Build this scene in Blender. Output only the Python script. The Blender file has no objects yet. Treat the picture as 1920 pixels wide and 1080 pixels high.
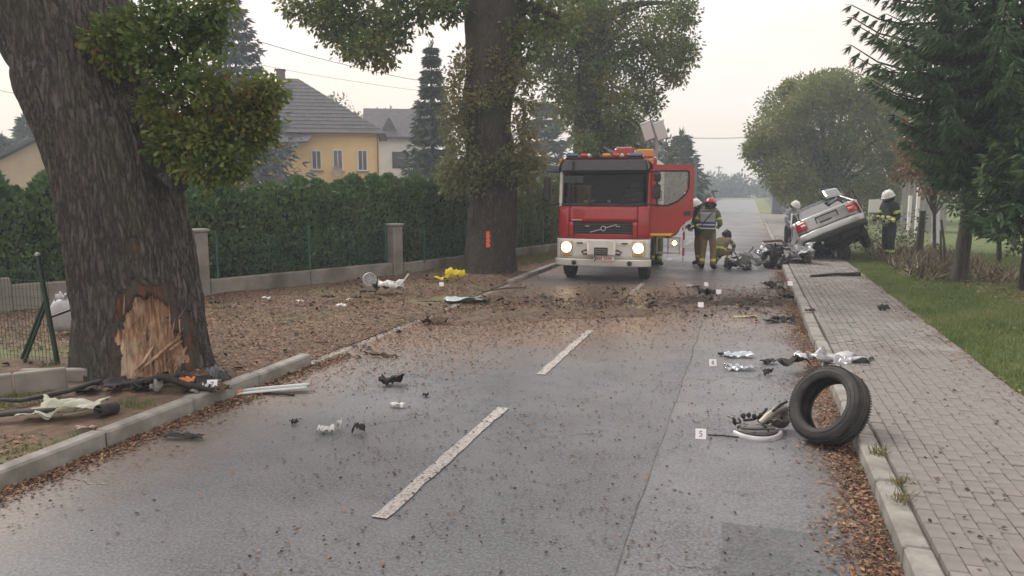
import bpy, bmesh, math, random
import numpy as np
from mathutils import Vector, Matrix

SC = bpy.context.scene
COL = SC.collection
rad = math.radians
PI = math.pi
random.seed(7)
RNG = np.random.default_rng(7)

# ------------------------------------------------------------------ camera
HAZE = 0.0025
F_PX, CAM_H = 1400.0, 2.1
PITCH = math.atan(187 / F_PX)
YAW = math.atan(446 / math.hypot(F_PX, 187))
cam_d = bpy.data.cameras.new('camera')
cam_d.sensor_width = 36.0
cam_d.lens = F_PX / 1920 * 36.0
cam_d.clip_start, cam_d.clip_end = 0.1, 3000
cam = bpy.data.objects.new('camera', cam_d)
COL.objects.link(cam)
cam.location = (0, 0, CAM_H)
cam.rotation_euler = (PI / 2 - PITCH, 0, YAW)
SC.camera = cam

# ------------------------------------------------------------------ sky
SUN_EL, SUN_AZ = rad(48), rad(-62)      # azimuth measured from +Y (the road's direction), clockwise
world = bpy.data.worlds.new('World')
SC.world = world
world.use_nodes = True
wn, wl = world.node_tree.nodes, world.node_tree.links
wn.clear()
w_out = wn.new('ShaderNodeOutputWorld')
w_bg = wn.new('ShaderNodeBackground')
w_sky = wn.new('ShaderNodeTexSky')
w_sky.sky_type = 'NISHITA'
w_sky.sun_disc = False
w_sky.sun_elevation = SUN_EL
w_sky.sun_rotation = SUN_AZ
w_sky.air_density, w_sky.dust_density, w_sky.ozone_density = 1.0, 6.0, 1.0
# a thin even overcast veil over the clear sky, with faint cloud banks
w_tc = wn.new('ShaderNodeTexCoord')
w_map = wn.new('ShaderNodeMapping')
w_map.inputs['Scale'].default_value = (1.0, 1.0, 4.0)
w_no = wn.new('ShaderNodeTexNoise')
w_no.inputs['Scale'].default_value = 1.7
w_no.inputs['Detail'].default_value = 4
w_no.inputs['Roughness'].default_value = 0.55
w_cr = wn.new('ShaderNodeValToRGB')
w_cr.color_ramp.elements[0].position, w_cr.color_ramp.elements[1].position = 0.30, 0.70
w_cr.color_ramp.elements[0].color = (6.1, 4.6, 3.35, 1)
w_cr.color_ramp.elements[1].color = (5.8, 5.2, 4.85, 1)
w_mix = wn.new('ShaderNodeMix')
w_mix.data_type = 'RGBA'
w_mix.inputs['Factor'].default_value = 0.9
wl.new(w_tc.outputs['Generated'], w_map.inputs['Vector'])
wl.new(w_map.outputs['Vector'], w_no.inputs['Vector'])
# peach low in the dawn sky, paler grey lilac higher up
w_sep = wn.new('ShaderNodeSeparateXYZ')
w_el = wn.new('ShaderNodeMapRange')
w_el.inputs['From Min'].default_value, w_el.inputs['From Max'].default_value = 0.02, 0.42
w_add = wn.new('ShaderNodeMath'); w_add.operation = 'MULTIPLY_ADD'; w_add.inputs[1].default_value = 0.55
w_sub = wn.new('ShaderNodeMath'); w_sub.operation = 'MULTIPLY_ADD'; w_sub.inputs[1].default_value = 0.9; w_sub.inputs[2].default_value = -0.12
wl.new(w_tc.outputs['Generated'], w_sep.inputs['Vector'])
wl.new(w_sep.outputs['Z'], w_el.inputs['Value'])
wl.new(w_no.outputs['Fac'], w_sub.inputs[0])
wl.new(w_el.outputs['Result'], w_add.inputs[0])
wl.new(w_sub.outputs[0], w_add.inputs[2])
wl.new(w_add.outputs[0], w_cr.inputs['Fac'])
wl.new(w_sky.outputs['Color'], w_mix.inputs['A'])
wl.new(w_cr.outputs['Color'], w_mix.inputs['B'])
wl.new(w_mix.outputs['Result'], w_bg.inputs['Color'])
w_bg.inputs['Strength'].default_value = 0.112
wl.new(w_bg.outputs['Background'], w_out.inputs['Surface'])

# ------------------------------------------------------------------ sun behind the overcast
sun_d = bpy.data.lights.new('sun', 'SUN')
sun_d.energy = 1.5
sun_d.angle = rad(24)
sun_d.color = (1.0, 0.95, 0.89)
sun = bpy.data.objects.new('sun', sun_d)
COL.objects.link(sun)
sdir = Vector((math.sin(SUN_AZ) * math.cos(SUN_EL), math.cos(SUN_AZ) * math.cos(SUN_EL), math.sin(SUN_EL)))
sun.rotation_euler = (-sdir).to_track_quat('-Z', 'Y').to_euler()
sun.location = (0, 0, 30)

SC.view_settings.view_transform = 'Standard'
SC.view_settings.look = 'None'
SC.view_settings.exposure = 1.0
SC.view_settings.gamma = 1.0
SC.view_settings.use_curve_mapping = False
SC.cycles.use_denoising = True
SC.cycles.max_bounces = 6
SC.cycles.diffuse_bounces = 3
SC.cycles.glossy_bounces = 3
SC.cycles.transmission_bounces = 4
SC.cycles.transparent_max_bounces = 8
SC.cycles.volume_bounces = 1
SC.cycles.sample_clamp_indirect = 6.0

# ------------------------------------------------------------------ survey helpers: photo pixel -> place on the site
_f = (-math.sin(YAW) * math.cos(PITCH), math.cos(YAW) * math.cos(PITCH), -math.sin(PITCH))
_r = (math.cos(YAW), math.sin(YAW), 0.0)
_u = (_r[1] * _f[2], -_r[0] * _f[2], _r[0] * _f[1] - _r[1] * _f[0])


def _ray(px, py):
    a, b = (px - 960) / F_PX, (540 - py) / F_PX
    return tuple(_f[i] + a * _r[i] + b * _u[i] for i in range(3))


def G(px, py, z=0.0):
    d = _ray(px, py)
    t = (z - CAM_H) / d[2]
    return Vector((d[0] * t, d[1] * t, z))


def at(px, py, Y):
    d = _ray(px, py)
    t = Y / d[1]
    return Vector((d[0] * t, Y, CAM_H + d[2] * t))


def atd(px, py, depth):
    d = _ray(px, py)
    return Vector((d[0] * depth, d[1] * depth, CAM_H + d[2] * depth))


# ------------------------------------------------------------------ numpy value noise
def _hash(i, j, k, s):
    h = (i * 374761393 + j * 668265263 + k * 2147483647 + s * 1274126177) & 0xFFFFFFFF
    h = ((h ^ (h >> 13)) * 1274126177) & 0xFFFFFFFF
    h = h ^ (h >> 16)
    return (h & 0xFFFF) / 65535.0


def vnoise(x, y, z=0.0, seed=0):
    x, y, z = np.broadcast_arrays(np.asarray(x, float), np.asarray(y, float), np.asarray(z, float))
    i, j, k = np.floor(x).astype(np.int64), np.floor(y).astype(np.int64), np.floor(z).astype(np.int64)
    fx, fy, fz = x - i, y - j, z - k
    fx, fy, fz = fx * fx * (3 - 2 * fx), fy * fy * (3 - 2 * fy), fz * fz * (3 - 2 * fz)
    r = 0
    for a in (0, 1):
        for b in (0, 1):
            for c in (0, 1):
                w = (fx if a else 1 - fx) * (fy if b else 1 - fy) * (fz if c else 1 - fz)
                r = r + w * _hash(i + a, j + b, k + c, seed)
    return r * 2 - 1


def fbm(x, y, z=0.0, seed=0, oct=4):
    x, y, z = np.asarray(x, float), np.asarray(y, float), np.asarray(z, float)
    r, a = 0, 0.5
    for o in range(oct):
        r = r + a * vnoise(x, y, z, seed + o)
        x, y, z, a = x * 2.03, y * 2.03, z * 2.03, a * 0.5
    return r


# ------------------------------------------------------------------ object helpers
def tag(o, label=None, cat=None, group=None, kind=None):
    if label: o['label'] = label
    if cat: o['category'] = cat
    if group: o['group'] = group
    if kind: o['kind'] = kind
    return o


def thing(name, label, cat, loc=(0, 0, 0), rotz=0.0, group=None, rot=None):
    o = bpy.data.objects.new(name, None)
    o.empty_display_size = 0.2
    COL.objects.link(o)
    o.location = loc
    o.rotation_euler = rot if rot else (0, 0, rotz)
    return tag(o, label, cat, group)


def link(name, me, m, parent=None, loc=None, rot=None):
    o = bpy.data.objects.new(name, me)
    COL.objects.link(o)
    if m is not None:
        for q in (m if isinstance(m, (list, tuple)) else [m]):
            me.materials.append(q)
    if parent: o.parent = parent
    if loc is not None: o.location = loc
    if rot is not None: o.rotation_euler = rot
    return o


def copy_tree(o, parent=None):
    c = o.copy()
    COL.objects.link(c)
    c.parent = parent
    for ch in list(o.children):
        copy_tree(ch, c)
    return c


class MB:
    """collects boxes, tubes, sheets ... and links them as one mesh"""

    def __init__(s):
        s.v, s.f, s.sm, s.mi = [], [], [], []

    def add(s, v, f, smooth=False, mi=0, M=None):
        n = len(s.v)
        if M is not None:
            v = [M @ Vector(p) for p in v]
        s.v.extend([tuple(p) for p in v])
        for q in f:
            s.f.append([i + n for i in q])
            s.sm.append(smooth)
            s.mi.append(mi)
        return s

    def box(s, c, d, b=0.0, M=None, mi=0):
        hx, hy, hz = d[0] / 2, d[1] / 2, d[2] / 2
        h = (hx, hy, hz)
        T = Matrix.Translation(c)
        if M is not None: T = M @ T
        if b <= 0:
            v = [(x * hx, y * hy, z * hz) for x in (-1, 1) for y in (-1, 1) for z in (-1, 1)]
            f = [(0, 1, 3, 2), (4, 6, 7, 5), (0, 4, 5, 1), (2, 3, 7, 6), (0, 2, 6, 4), (1, 5, 7, 3)]
            return s.add(v, f, False, mi, T)
        b = min(b, hx * .95, hy * .95, hz * .95)
        v, idx = [], {}
        for sg in [(x, y, z) for x in (-1, 1) for y in (-1, 1) for z in (-1, 1)]:
            for a in range(3):
                p = [sg[q] * (h[q] - (0 if q == a else b)) for q in range(3)]
                idx[(sg, a)] = len(v)
                v.append(p)
        f = []
        for a in range(3):
            o1, o2 = [q for q in range(3) if q != a]
            for sa in (-1, 1):
                lp = []
                for s1, s2 in ((-1, -1), (1, -1), (1, 1), (-1, 1)):
                    g = [0, 0, 0]; g[a] = sa; g[o1] = s1; g[o2] = s2
                    lp.append(idx[(tuple(g), a)])
                f.append(lp)
        for a in range(3):
            o1, o2 = [q for q in range(3) if q != a]
            for s1 in (-1, 1):
                for s2 in (-1, 1):
                    g0 = [0, 0, 0]; g0[o1] = s1; g0[o2] = s2; g1 = list(g0)
                    g0[a] = -1; g1[a] = 1
                    f.append([idx[(tuple(g0), o1)], idx[(tuple(g1), o1)], idx[(tuple(g1), o2)], idx[(tuple(g0), o2)]])
        for sg in [(x, y, z) for x in (-1, 1) for y in (-1, 1) for z in (-1, 1)]:
            f.append([idx[(sg, 0)], idx[(sg, 1)], idx[(sg, 2)]])
        return s.add(v, f, False, mi, T)

    def tube(s, pts, r, n=8, caps=True, M=None, mi=0, smooth=True, flat=1.0):
        pts = [Vector(p) for p in pts]
        if not isinstance(r, (list, tuple)): r = [r] * len(pts)
        v, f = [], []
        t0 = (pts[1] - pts[0]).normalized()
        a = Vector((0, 0, 1)) if abs(t0.z) < .9 else Vector((1, 0, 0))
        x = t0.cross(a).normalized()
        for i, p in enumerate(pts):
            t = (pts[min(i + 1, len(pts) - 1)] - pts[max(i - 1, 0)])
            if t.length < 1e-9: t = t0
            t = t.normalized()
            x = (x - t * x.dot(t)).normalized()
            y = t.cross(x)
            for k in range(n):
                w = 2 * PI * k / n
                v.append(p + x * (math.cos(w) * r[i]) + y * (math.sin(w) * r[i] * flat))
        for i in range(len(pts) - 1):
            for k in range(n):
                f.append((i * n + k, i * n + (k + 1) % n, (i + 1) * n + (k + 1) % n, (i + 1) * n + k))
        s.add(v, f, smooth, mi, M)
        if caps:
            m = len(v)
            s.add(v[:n], [list(range(n))[::-1]], False, mi, M)
            s.add(v[m - n:], [list(range(n))], False, mi, M)
        return s

    def lathe(s, prof, n=24, M=None, mi=0, smooth=True, closed=False, a0=0.0, a1=2 * PI):
        """profile [(r, z)] spun about z"""
        full = abs(a1 - a0 - 2 * PI) < 1e-6
        m = n if full else n + 1
        v, f = [], []
        for k in range(m):
            w = a0 + (a1 - a0) * k / n
            for r, z in prof:
                v.append((r * math.cos(w), r * math.sin(w), z))
        L = len(prof)
        for k in range(n):
            k2 = (k + 1) % m if full else k + 1
            for i in range(L if closed else L - 1):
                i2 = (i + 1) % L
                f.append((k * L + i, k2 * L + i, k2 * L + i2, k * L + i2))
        return s.add(v, f, smooth, mi, M)

    def grid(s, P, smooth=True, mi=0, M=None, thick=0.0):
        P = np.asarray(P, float)
        n, m = P.shape[:2]
        f = [(i * m + j, i * m + j + 1, (i + 1) * m + j + 1, (i + 1) * m + j) for i in range(n - 1) for j in range(m - 1)]
        if thick:
            du, dv = np.gradient(P, axis=0), np.gradient(P, axis=1)
            N = np.cross(du, dv)
            N /= np.maximum(np.linalg.norm(N, axis=2, keepdims=True), 1e-9)
            Q = P - N * thick
            o = n * m
            f2 = [tuple(o + i for i in q[::-1]) for q in f]
            rim = [(0 * m + j) for j in range(m)] + [(i * m + m - 1) for i in range(1, n)] + \
                  [((n - 1) * m + j) for j in range(m - 2, -1, -1)] + [i * m for i in range(n - 2, 0, -1)]
            f3 = [(rim[k], rim[(k + 1) % len(rim)], o + rim[(k + 1) % len(rim)], o + rim[k]) for k in range(len(rim))]
            s.add(list(P.reshape(-1, 3)) + list(Q.reshape(-1, 3)), f + f2, smooth, mi, M)
            base = len(s.v) - 2 * o
            for q in f3:
                s.f.append([base + i for i in q]); s.sm.append(False); s.mi.append(mi)
            return s
        return s.add(list(P.reshape(-1, 3)), f, smooth, mi, M)

    def prism(s, poly, z0, z1, M=None, mi=0):
        n = len(poly)
        v = [(x, y, z0) for x, y in poly] + [(x, y, z1) for x, y in poly]
        f = [list(range(n))[::-1], list(range(n, 2 * n))] + [(i, (i + 1) % n, n + (i + 1) % n, n + i) for i in range(n)]
        return s.add(v, f, False, mi, M)

    def ball(s, c, r, n=8, m=6, M=None, mi=0, jit=0.0, seed=0):
        r = r if isinstance(r, (tuple, list)) else (r, r, r)
        v = [(c[0], c[1], c[2] - r[2])]
        rr = random.Random(seed)
        for i in range(1, m):
            for k in range(n):
                w, e = 2 * PI * k / n, -PI / 2 + PI * i / m
                q = 1 + rr.uniform(-jit, jit)
                v.append((c[0] + r[0] * q * math.cos(w) * math.cos(e), c[1] + r[1] * q * math.sin(w) * math.cos(e), c[2] + r[2] * q * math.sin(e)))
        v.append((c[0], c[1], c[2] + r[2]))
        f = [(0, 1 + (k + 1) % n, 1 + k) for k in range(n)]
        for i in range(m - 2):
            for k in range(n):
                f.append((1 + i * n + k, 1 + i * n + (k + 1) % n, 1 + (i + 1) * n + (k + 1) % n, 1 + (i + 1) * n + k))
        t = len(v) - 1
        f += [(t, 1 + (m - 2) * n + k, 1 + (m - 2) * n + (k + 1) % n) for k in range(n)]
        return s.add(v, f, True, mi, M)

    def mesh(s, name='mesh', fix=True):
        me = bpy.data.meshes.new(name)
        me.from_pydata(s.v, [], s.f)
        me.polygons.foreach_set('use_smooth', s.sm)
        me.polygons.foreach_set('material_index', s.mi)
        if fix:
            bm = bmesh.new(); bm.from_mesh(me)
            bmesh.ops.recalc_face_normals(bm, faces=bm.faces)
            bm.to_mesh(me); bm.free()
        me.update()
        return me

    def build(s, name, m, parent=None, loc=None, rot=None, fix=True):
        return link(name, s.mesh(name, fix), m, parent, loc, rot)


# ------------------------------------------------------------------ materials
MATS = {}


def mat(name, col, rough=0.6, metal=0.0, col2=None, scale=4.0, bump=0.0, bscale=None, spec=0.5, coat=0.0,
        lo=0.35, hi=0.65, stretch=None, detail=6, bdist=0.02, rvar=0.0, col3=None, scale3=0.6, lo3=.5, hi3=.7, emit=None, estr=0.0):
    if name in MATS: return MATS[name]
    m = bpy.data.materials.new(name)
    m.use_nodes = True
    nt = m.node_tree; N, L = nt.nodes, nt.links
    p = N['Principled BSDF']
    p.inputs['Roughness'].default_value = rough
    p.inputs['Metallic'].default_value = metal
    p.inputs['Specular IOR Level'].default_value = spec
    p.inputs['Coat Weight'].default_value = coat
    p.inputs['Base Color'].default_value = (*col, 1)
    if emit:
        p.inputs['Emission Color'].default_value = (*emit, 1)
        p.inputs['Emission Strength'].default_value = estr
    if col2 or bump or rvar:
        tc = N.new('ShaderNodeTexCoord')
        mp = N.new('ShaderNodeMapping')
        if stretch: mp.inputs['Scale'].default_value = stretch
        L.new(tc.outputs['Object'], mp.inputs['Vector'])
        no = N.new('ShaderNodeTexNoise')
        no.inputs['Scale'].default_value = scale
        no.inputs['Detail'].default_value = detail
        no.inputs['Roughness'].default_value = 0.62
        L.new(mp.outputs['Vector'], no.inputs['Vector'])
        last = None
        if col2:
            cr = N.new('ShaderNodeValToRGB')
            cr.color_ramp.elements[0].position, cr.color_ramp.elements[1].position = lo, hi
            cr.color_ramp.elements[0].color, cr.color_ramp.elements[1].color = (*col, 1), (*col2, 1)
            L.new(no.outputs['Fac'], cr.inputs['Fac'])
            last = cr.outputs['Color']
        if col3:
            n3 = N.new('ShaderNodeTexNoise'); n3.inputs['Scale'].default_value = scale3; n3.inputs['Detail'].default_value = 5
            L.new(tc.outputs['Object'], n3.inputs['Vector'])
            r3 = N.new('ShaderNodeMapRange'); r3.inputs['From Min'].default_value = lo3; r3.inputs['From Max'].default_value = hi3
            L.new(n3.outputs['Fac'], r3.inputs['Value'])
            mx = N.new('ShaderNodeMix'); mx.data_type = 'RGBA'
            L.new(r3.outputs['Result'], mx.inputs['Factor'])
            L.new(last, mx.inputs['A']); mx.inputs['B'].default_value = (*col3, 1)
            last = mx.outputs['Result']
        if last is not None: L.new(last, p.inputs['Base Color'])
        if rvar:
            mr = N.new('ShaderNodeMapRange')
            mr.inputs['To Min'].default_value, mr.inputs['To Max'].default_value = max(0, rough - rvar), min(1, rough + rvar)
            mr.inputs['From Min'].default_value, mr.inputs['From Max'].default_value = .3, .7
            L.new(no.outputs['Fac'], mr.inputs['Value']); L.new(mr.outputs['Result'], p.inputs['Roughness'])
        if bump:
            nb = N.new('ShaderNodeTexNoise'); nb.inputs['Scale'].default_value = bscale or scale * 3
            nb.inputs['Detail'].default_value = 8; nb.inputs['Roughness'].default_value = .65
            L.new(mp.outputs['Vector'], nb.inputs['Vector'])
            bp = N.new('ShaderNodeBump'); bp.inputs['Strength'].default_value = bump; bp.inputs['Distance'].default_value = bdist
            L.new(nb.outputs['Fac'], bp.inputs['Height']); L.new(bp.outputs['Normal'], p.inputs['Normal'])
    MATS[name] = m
    return m


def leaf_mat(name, cols, rough=0.55, trans=0.35, spec=0.35, bigvar=0.0):
    """foliage whose tint changes from leaf to leaf"""
    if name in MATS: return MATS[name]
    m = bpy.data.materials.new(name)
    m.use_nodes = True
    N, L = m.node_tree.nodes, m.node_tree.links
    p = N['Principled BSDF']; out = N['Material Output']
    p.inputs['Roughness'].default_value = rough
    p.inputs['Specular IOR Level'].default_value = spec
    ge = N.new('ShaderNodeNewGeometry')
    cr = N.new('ShaderNodeValToRGB')
    el = cr.color_ramp.elements
    while len(el) < len(cols): el.new(0.5)
    for i, c in enumerate(cols):
        el[i].position = i / (len(cols) - 1); el[i].color = (*[q * 1.22 for q in c], 1)
    fac = ge.outputs['Random Per Island']
    if bigvar:
        tc = N.new('ShaderNodeTexCoord'); no = N.new('ShaderNodeTexNoise')
        no.inputs['Scale'].default_value = bigvar; no.inputs['Detail'].default_value = 3
        L.new(tc.outputs['Object'], no.inputs['Vector'])
        ma = N.new('ShaderNodeMath'); ma.operation = 'MULTIPLY_ADD'; ma.inputs[1].default_value = .5
        mb = N.new('ShaderNodeMath'); mb.operation = 'MULTIPLY_ADD'; mb.inputs[1].default_value = 1.6; mb.inputs[2].default_value = -.55
        L.new(no.outputs['Fac'], mb.inputs[0]); L.new(fac, ma.inputs[0]); L.new(mb.outputs[0], ma.inputs[2])
        fac = ma.outputs[0]
    L.new(fac, cr.inputs['Fac'])
    L.new(cr.outputs['Color'], p.inputs['Base Color'])
    if trans:
        tr = N.new('ShaderNodeBsdfTranslucent'); mx = N.new('ShaderNodeMixShader')
        L.new(cr.outputs['Color'], tr.inputs['Color'])
        mx.inputs['Fac'].default_value = trans
        L.new(p.outputs['BSDF'], mx.inputs[1]); L.new(tr.outputs['BSDF'], mx.inputs[2])
        L.new(mx.outputs['Shader'], out.inputs['Surface'])
    MATS[name] = m
    return m


def glass_mat(name, tint, refl=0.12, rough=0.03, opac=0.0, ior=1.5):
    if name in MATS: return MATS[name]
    m = bpy.data.materials.new(name); m.use_nodes = True
    N, L = m.node_tree.nodes, m.node_tree.links
    N.clear()
    out = N.new('ShaderNodeOutputMaterial'); tr = N.new('ShaderNodeBsdfTransparent'); gl = N.new('ShaderNodeBsdfGlossy')
    fr = N.new('ShaderNodeFresnel'); fr.inputs['IOR'].default_value = ior
    ad = N.new('ShaderNodeMath'); ad.operation = 'ADD'; ad.inputs[1].default_value = refl; ad.use_clamp = True
    tr.inputs['Color'].default_value = (*tint, 1); gl.inputs['Roughness'].default_value = rough
    gl.inputs['Color'].default_value = (.95, .97, 1, 1)
    mx = N.new('ShaderNodeMixShader')
    L.new(fr.outputs['Fac'], ad.inputs[0]); L.new(ad.outputs[0], mx.inputs['Fac'])
    L.new(tr.outputs[0], mx.inputs[1]); L.new(gl.outputs[0], mx.inputs[2])
    L.new(mx.outputs[0], out.inputs['Surface'])
    MATS[name] = m
    return m


# ------------------------------------------------------------------ fast mesh from many small leaves
LEAF = {
    'diamond': np.array([(0, 0, 0), (.28, .45, .04), (0, 1, -.06), (-.28, .45, .04)], float),
    'blade': np.array([(-.06, 0, 0), (.06, 0, 0), (.03, .6, .06), (0, 1, .2)], float),
    'oak': np.array([(.04, 0, 0), (.16, .2, .03), (.1, .3, .02), (.3, .45, .05), (.18, .55, .02), (.33, .75, .05), (.12, 1, -.03),
                     (-.12, 1, -.03), (-.33, .75, .05), (-.18, .55, .02), (-.3, .45, .05), (-.1, .3, .02), (-.16, .2, .03), (-.04, 0, 0)], float),
    'needle': np.array([(-.10, 0, 0), (.10, 0, 0), (.13, .45, .02), (0, 1, -.03), (-.13, .45, .02)], float),
    'sprig': np.array([(-.05, 0, 0), (.05, 0, 0), (.075, .45, .02), (0, 1, -.03), (-.075, .45, .02)], float),
    'chip': np.array([(-.4, -.5, 0), (.5, -.35, .1), (.35, .5, 0), (-.3, .4, .12)], float),
}


def unit(a):
    return a / np.maximum(np.linalg.norm(a, axis=1, keepdims=True), 1e-9)


def leaf_mesh(name, C, U, W, S, shape='diamond'):
    """C centres, U length directions, W width directions, S sizes"""
    T = LEAF[shape]
    C, U, W, S = np.asarray(C, float), unit(np.asarray(U, float)), np.asarray(W, float), np.asarray(S, float)
    W = unit(W - U * np.sum(W * U, 1, keepdims=True))
    Nn = np.cross(U, W)
    n, k = len(C), len(T)
    V = C[:, None, :] + S[:, None, None] * (W[:, None, :] * T[None, :, 0:1] + U[:, None, :] * T[None, :, 1:2] + Nn[:, None, :] * T[None, :, 2:3])
    me = bpy.data.meshes.new(name)
    me.vertices.add(n * k); me.loops.add(n * k); me.polygons.add(n)
    me.vertices.foreach_set('co', V.reshape(-1).astype(np.float32))
    me.loops.foreach_set('vertex_index', np.arange(n * k, dtype=np.int32))
    me.polygons.foreach_set('loop_start', np.arange(0, n * k, k, dtype=np.int32))
    me.polygons.foreach_set('loop_total', np.full(n, k, dtype=np.int32))
    me.update(calc_edges=True)
    return me


def rdir(n, rng=RNG):
    return unit(rng.normal(size=(n, 3)))


def clump_leaves(clumps, twigs, per, spread, size, rng, shell=0.55, droop=0.25):
    """clumps [(x,y,z,rx,ry,rz,weight)] -> C,U,W,S of leaves gathered on twig tips"""
    Cs, Us = [], []
    for c in clumps:
        k = max(1, int(twigs * c[6]))
        d = rdir(k, rng)
        r = shell + (1 - shell) * rng.random(k) ** 0.7
        r = np.where(rng.random(k) < 0.25, rng.random(k), r)
        tip = np.array(c[:3]) + d * r[:, None] * np.array(c[3:6])
        tip += rng.normal(size=tip.shape) * 0.10 * np.array(c[3:6])
        off = rdir(k * per, rng) * (rng.random(k * per) ** .5)[:, None] * spread
        P = np.repeat(tip, per, 0) + off
        out = np.repeat(d, per, 0) * .5 + unit(off) * .8 + rng.normal(size=off.shape) * .4
        out[:, 2] -= droop
        Cs.append(P); Us.append(out)
    C, U = np.concatenate(Cs), np.concatenate(Us)
    n = len(C)
    W = rng.normal(size=(n, 3)); W[:, 2] *= .5
    S = size * (0.6 + .8 * rng.random(n))
    return C, U, W, S

# ================================================================== THE SETTING
KL, KR, CL, GR = -4.90, 0.89, -2.18, 2.58      # left kerb face, right kerb face, centre line, lawn edge


def P2(V):
    """site points -> photo pixels (used only to survey outlines)"""
    V = np.asarray(V, float) - np.array((0, 0, CAM_H))
    a, b, c = V @ np.array(_r), V @ np.array(_u), V @ np.array(_f)
    return 960 + F_PX * a / c, 540 - F_PX * b / c


def depth_of(p):
    return (Vector(p) - Vector((0, 0, CAM_H))).dot(Vector(_f))


# ---- asphalt with aggregate, stains, mud dragged across and hairline cracks
def road_mat(name, base, light, dirt=True, wet=0.0, rough=.5):
    m = bpy.data.materials.new(name); m.use_nodes = True
    N, L = m.node_tree.nodes, m.node_tree.links
    p = N['Principled BSDF']
    tc = N.new('ShaderNodeTexCoord')
    def noise(scale, detail=6, vec=None, rough=.6):
        n = N.new('ShaderNodeTexNoise'); n.inputs['Scale'].default_value = scale; n.inputs['Detail'].default_value = detail
        n.inputs['Roughness'].default_value = rough
        L.new(vec or tc.outputs['Object'], n.inputs['Vector']); return n.outputs['Fac']
    def rng_(v, a, b, c=0., d=1.):
        r = N.new('ShaderNodeMapRange'); L.new(v, r.inputs['Value'])
        for k, x in zip(('From Min', 'From Max', 'To Min', 'To Max'), (a, b, c, d)): r.inputs[k].default_value = x
        return r.outputs['Result']
    def mix(f, a, b):
        x = N.new('ShaderNodeMix'); x.data_type = 'RGBA'
        L.new(f, x.inputs['Factor'])
        for s, k in ((a, 'A'), (b, 'B')):
            if isinstance(s, tuple): x.inputs[k].default_value = (*s, 1)
            else: L.new(s, x.inputs[k])
        return x.outputs['Result']
    def math_(op, a, b=None):
        x = N.new('ShaderNodeMath'); x.operation = op; x.use_clamp = False
        for i, s in enumerate((a, b)):
            if s is None: continue
            if isinstance(s, (int, float)): x.inputs[i].default_value = s
            else: L.new(s, x.inputs[i])
        return x.outputs[0]
    agg = noise(48, 4, rough=.75)
    med = noise(1.3, 5)
    fine = noise(9, 8, rough=.75)
    c = mix(rng_(agg, .40, .62), base, light)
    c = mix(rng_(med, .35, .75, 0, .45), c, tuple(q * 1.28 for q in light))
    c = mix(rng_(fine, .56, .74, 0, .55), c, tuple(q * .45 for q in base))
    if dirt:
        sx = N.new('ShaderNodeSeparateXYZ'); L.new(tc.outputs['Object'], sx.inputs[0])
        # soil thrown over the road in front of the engine, thick on the tree side
        yb = math_('SUBTRACT', sx.outputs['Y'], math_('MULTIPLY', sx.outputs['X'], .55))
        g = rng_(math_('ABSOLUTE', math_('SUBTRACT', yb, 14.3)), 2.0, 5.2, 1, 0)
        lx = rng_(sx.outputs['X'], -2.6, .4, 1., .45)
        big = noise(.9, 6, rough=.7)
        dm = math_('MULTIPLY', math_('MULTIPLY', g, lx), rng_(big, .30, .56, .25, 1))
        gl = rng_(math_('ADD', sx.outputs['X'], math_('MULTIPLY', big, 1.6)), KL + .6, KL + 2.0, .8, 0)      # gutter dust
        gr = rng_(math_('ADD', sx.outputs['X'], math_('MULTIPLY', big, -.7)), .05, .45, 0, .55)
        dm = math_('MAXIMUM', math_('MAXIMUM', dm, gl), gr)
        dcol = mix(rng_(noise(22, 5), .38, .66), (.12, .08, .058), (.27, .195, .145))
        c = mix(rng_(dm, .06, .75, 0, .92), c, dcol)
        dk = math_('MULTIPLY', rng_(math_('ABSOLUTE', math_('SUBTRACT', yb, 14.9)), .4, 2.0, 1, 0), rng_(noise(2.6, 7, rough=.72), .38, .52))
        c = mix(rng_(dk, .1, .9, 0, .85), c, (.048, .034, .026))
    vo = N.new('ShaderNodeTexVoronoi'); vo.feature = 'DISTANCE_TO_EDGE'; vo.inputs['Scale'].default_value = .55
    wv = N.new('ShaderNodeVectorMath'); wv.operation = 'ADD'
    nv = N.new('ShaderNodeTexNoise'); nv.inputs['Scale'].default_value = 2.2; nv.inputs['Detail'].default_value = 5
    L.new(tc.outputs['Object'], nv.inputs['Vector']); L.new(tc.outputs['Object'], wv.inputs[0]); L.new(nv.outputs['Color'], wv.inputs[1])
    L.new(wv.outputs[0], vo.inputs['Vector'])
    cr = math_('MULTIPLY', rng_(vo.outputs['Distance'], .002, .009, 1, 0), rng_(noise(.45, 3), .50, .60))
    c = mix(math_('MULTIPLY', cr, .75), c, (.02, .02, .02))
    L.new(c, p.inputs['Base Color'])
    L.new(rng_(noise(.7, 5), .35, .65, rough - .1, rough + .12), p.inputs['Roughness'])
    p.inputs['Specular IOR Level'].default_value = .5
    bp = N.new('ShaderNodeBump'); bp.inputs['Strength'].default_value = .55; bp.inputs['Distance'].default_value = .006
    L.new(math_('SUBTRACT', agg, math_('MULTIPLY', cr, 1.5)), bp.inputs['Height']); L.new(bp.outputs['Normal'], p.inputs['Normal'])
    MATS[name] = m
    return m


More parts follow.
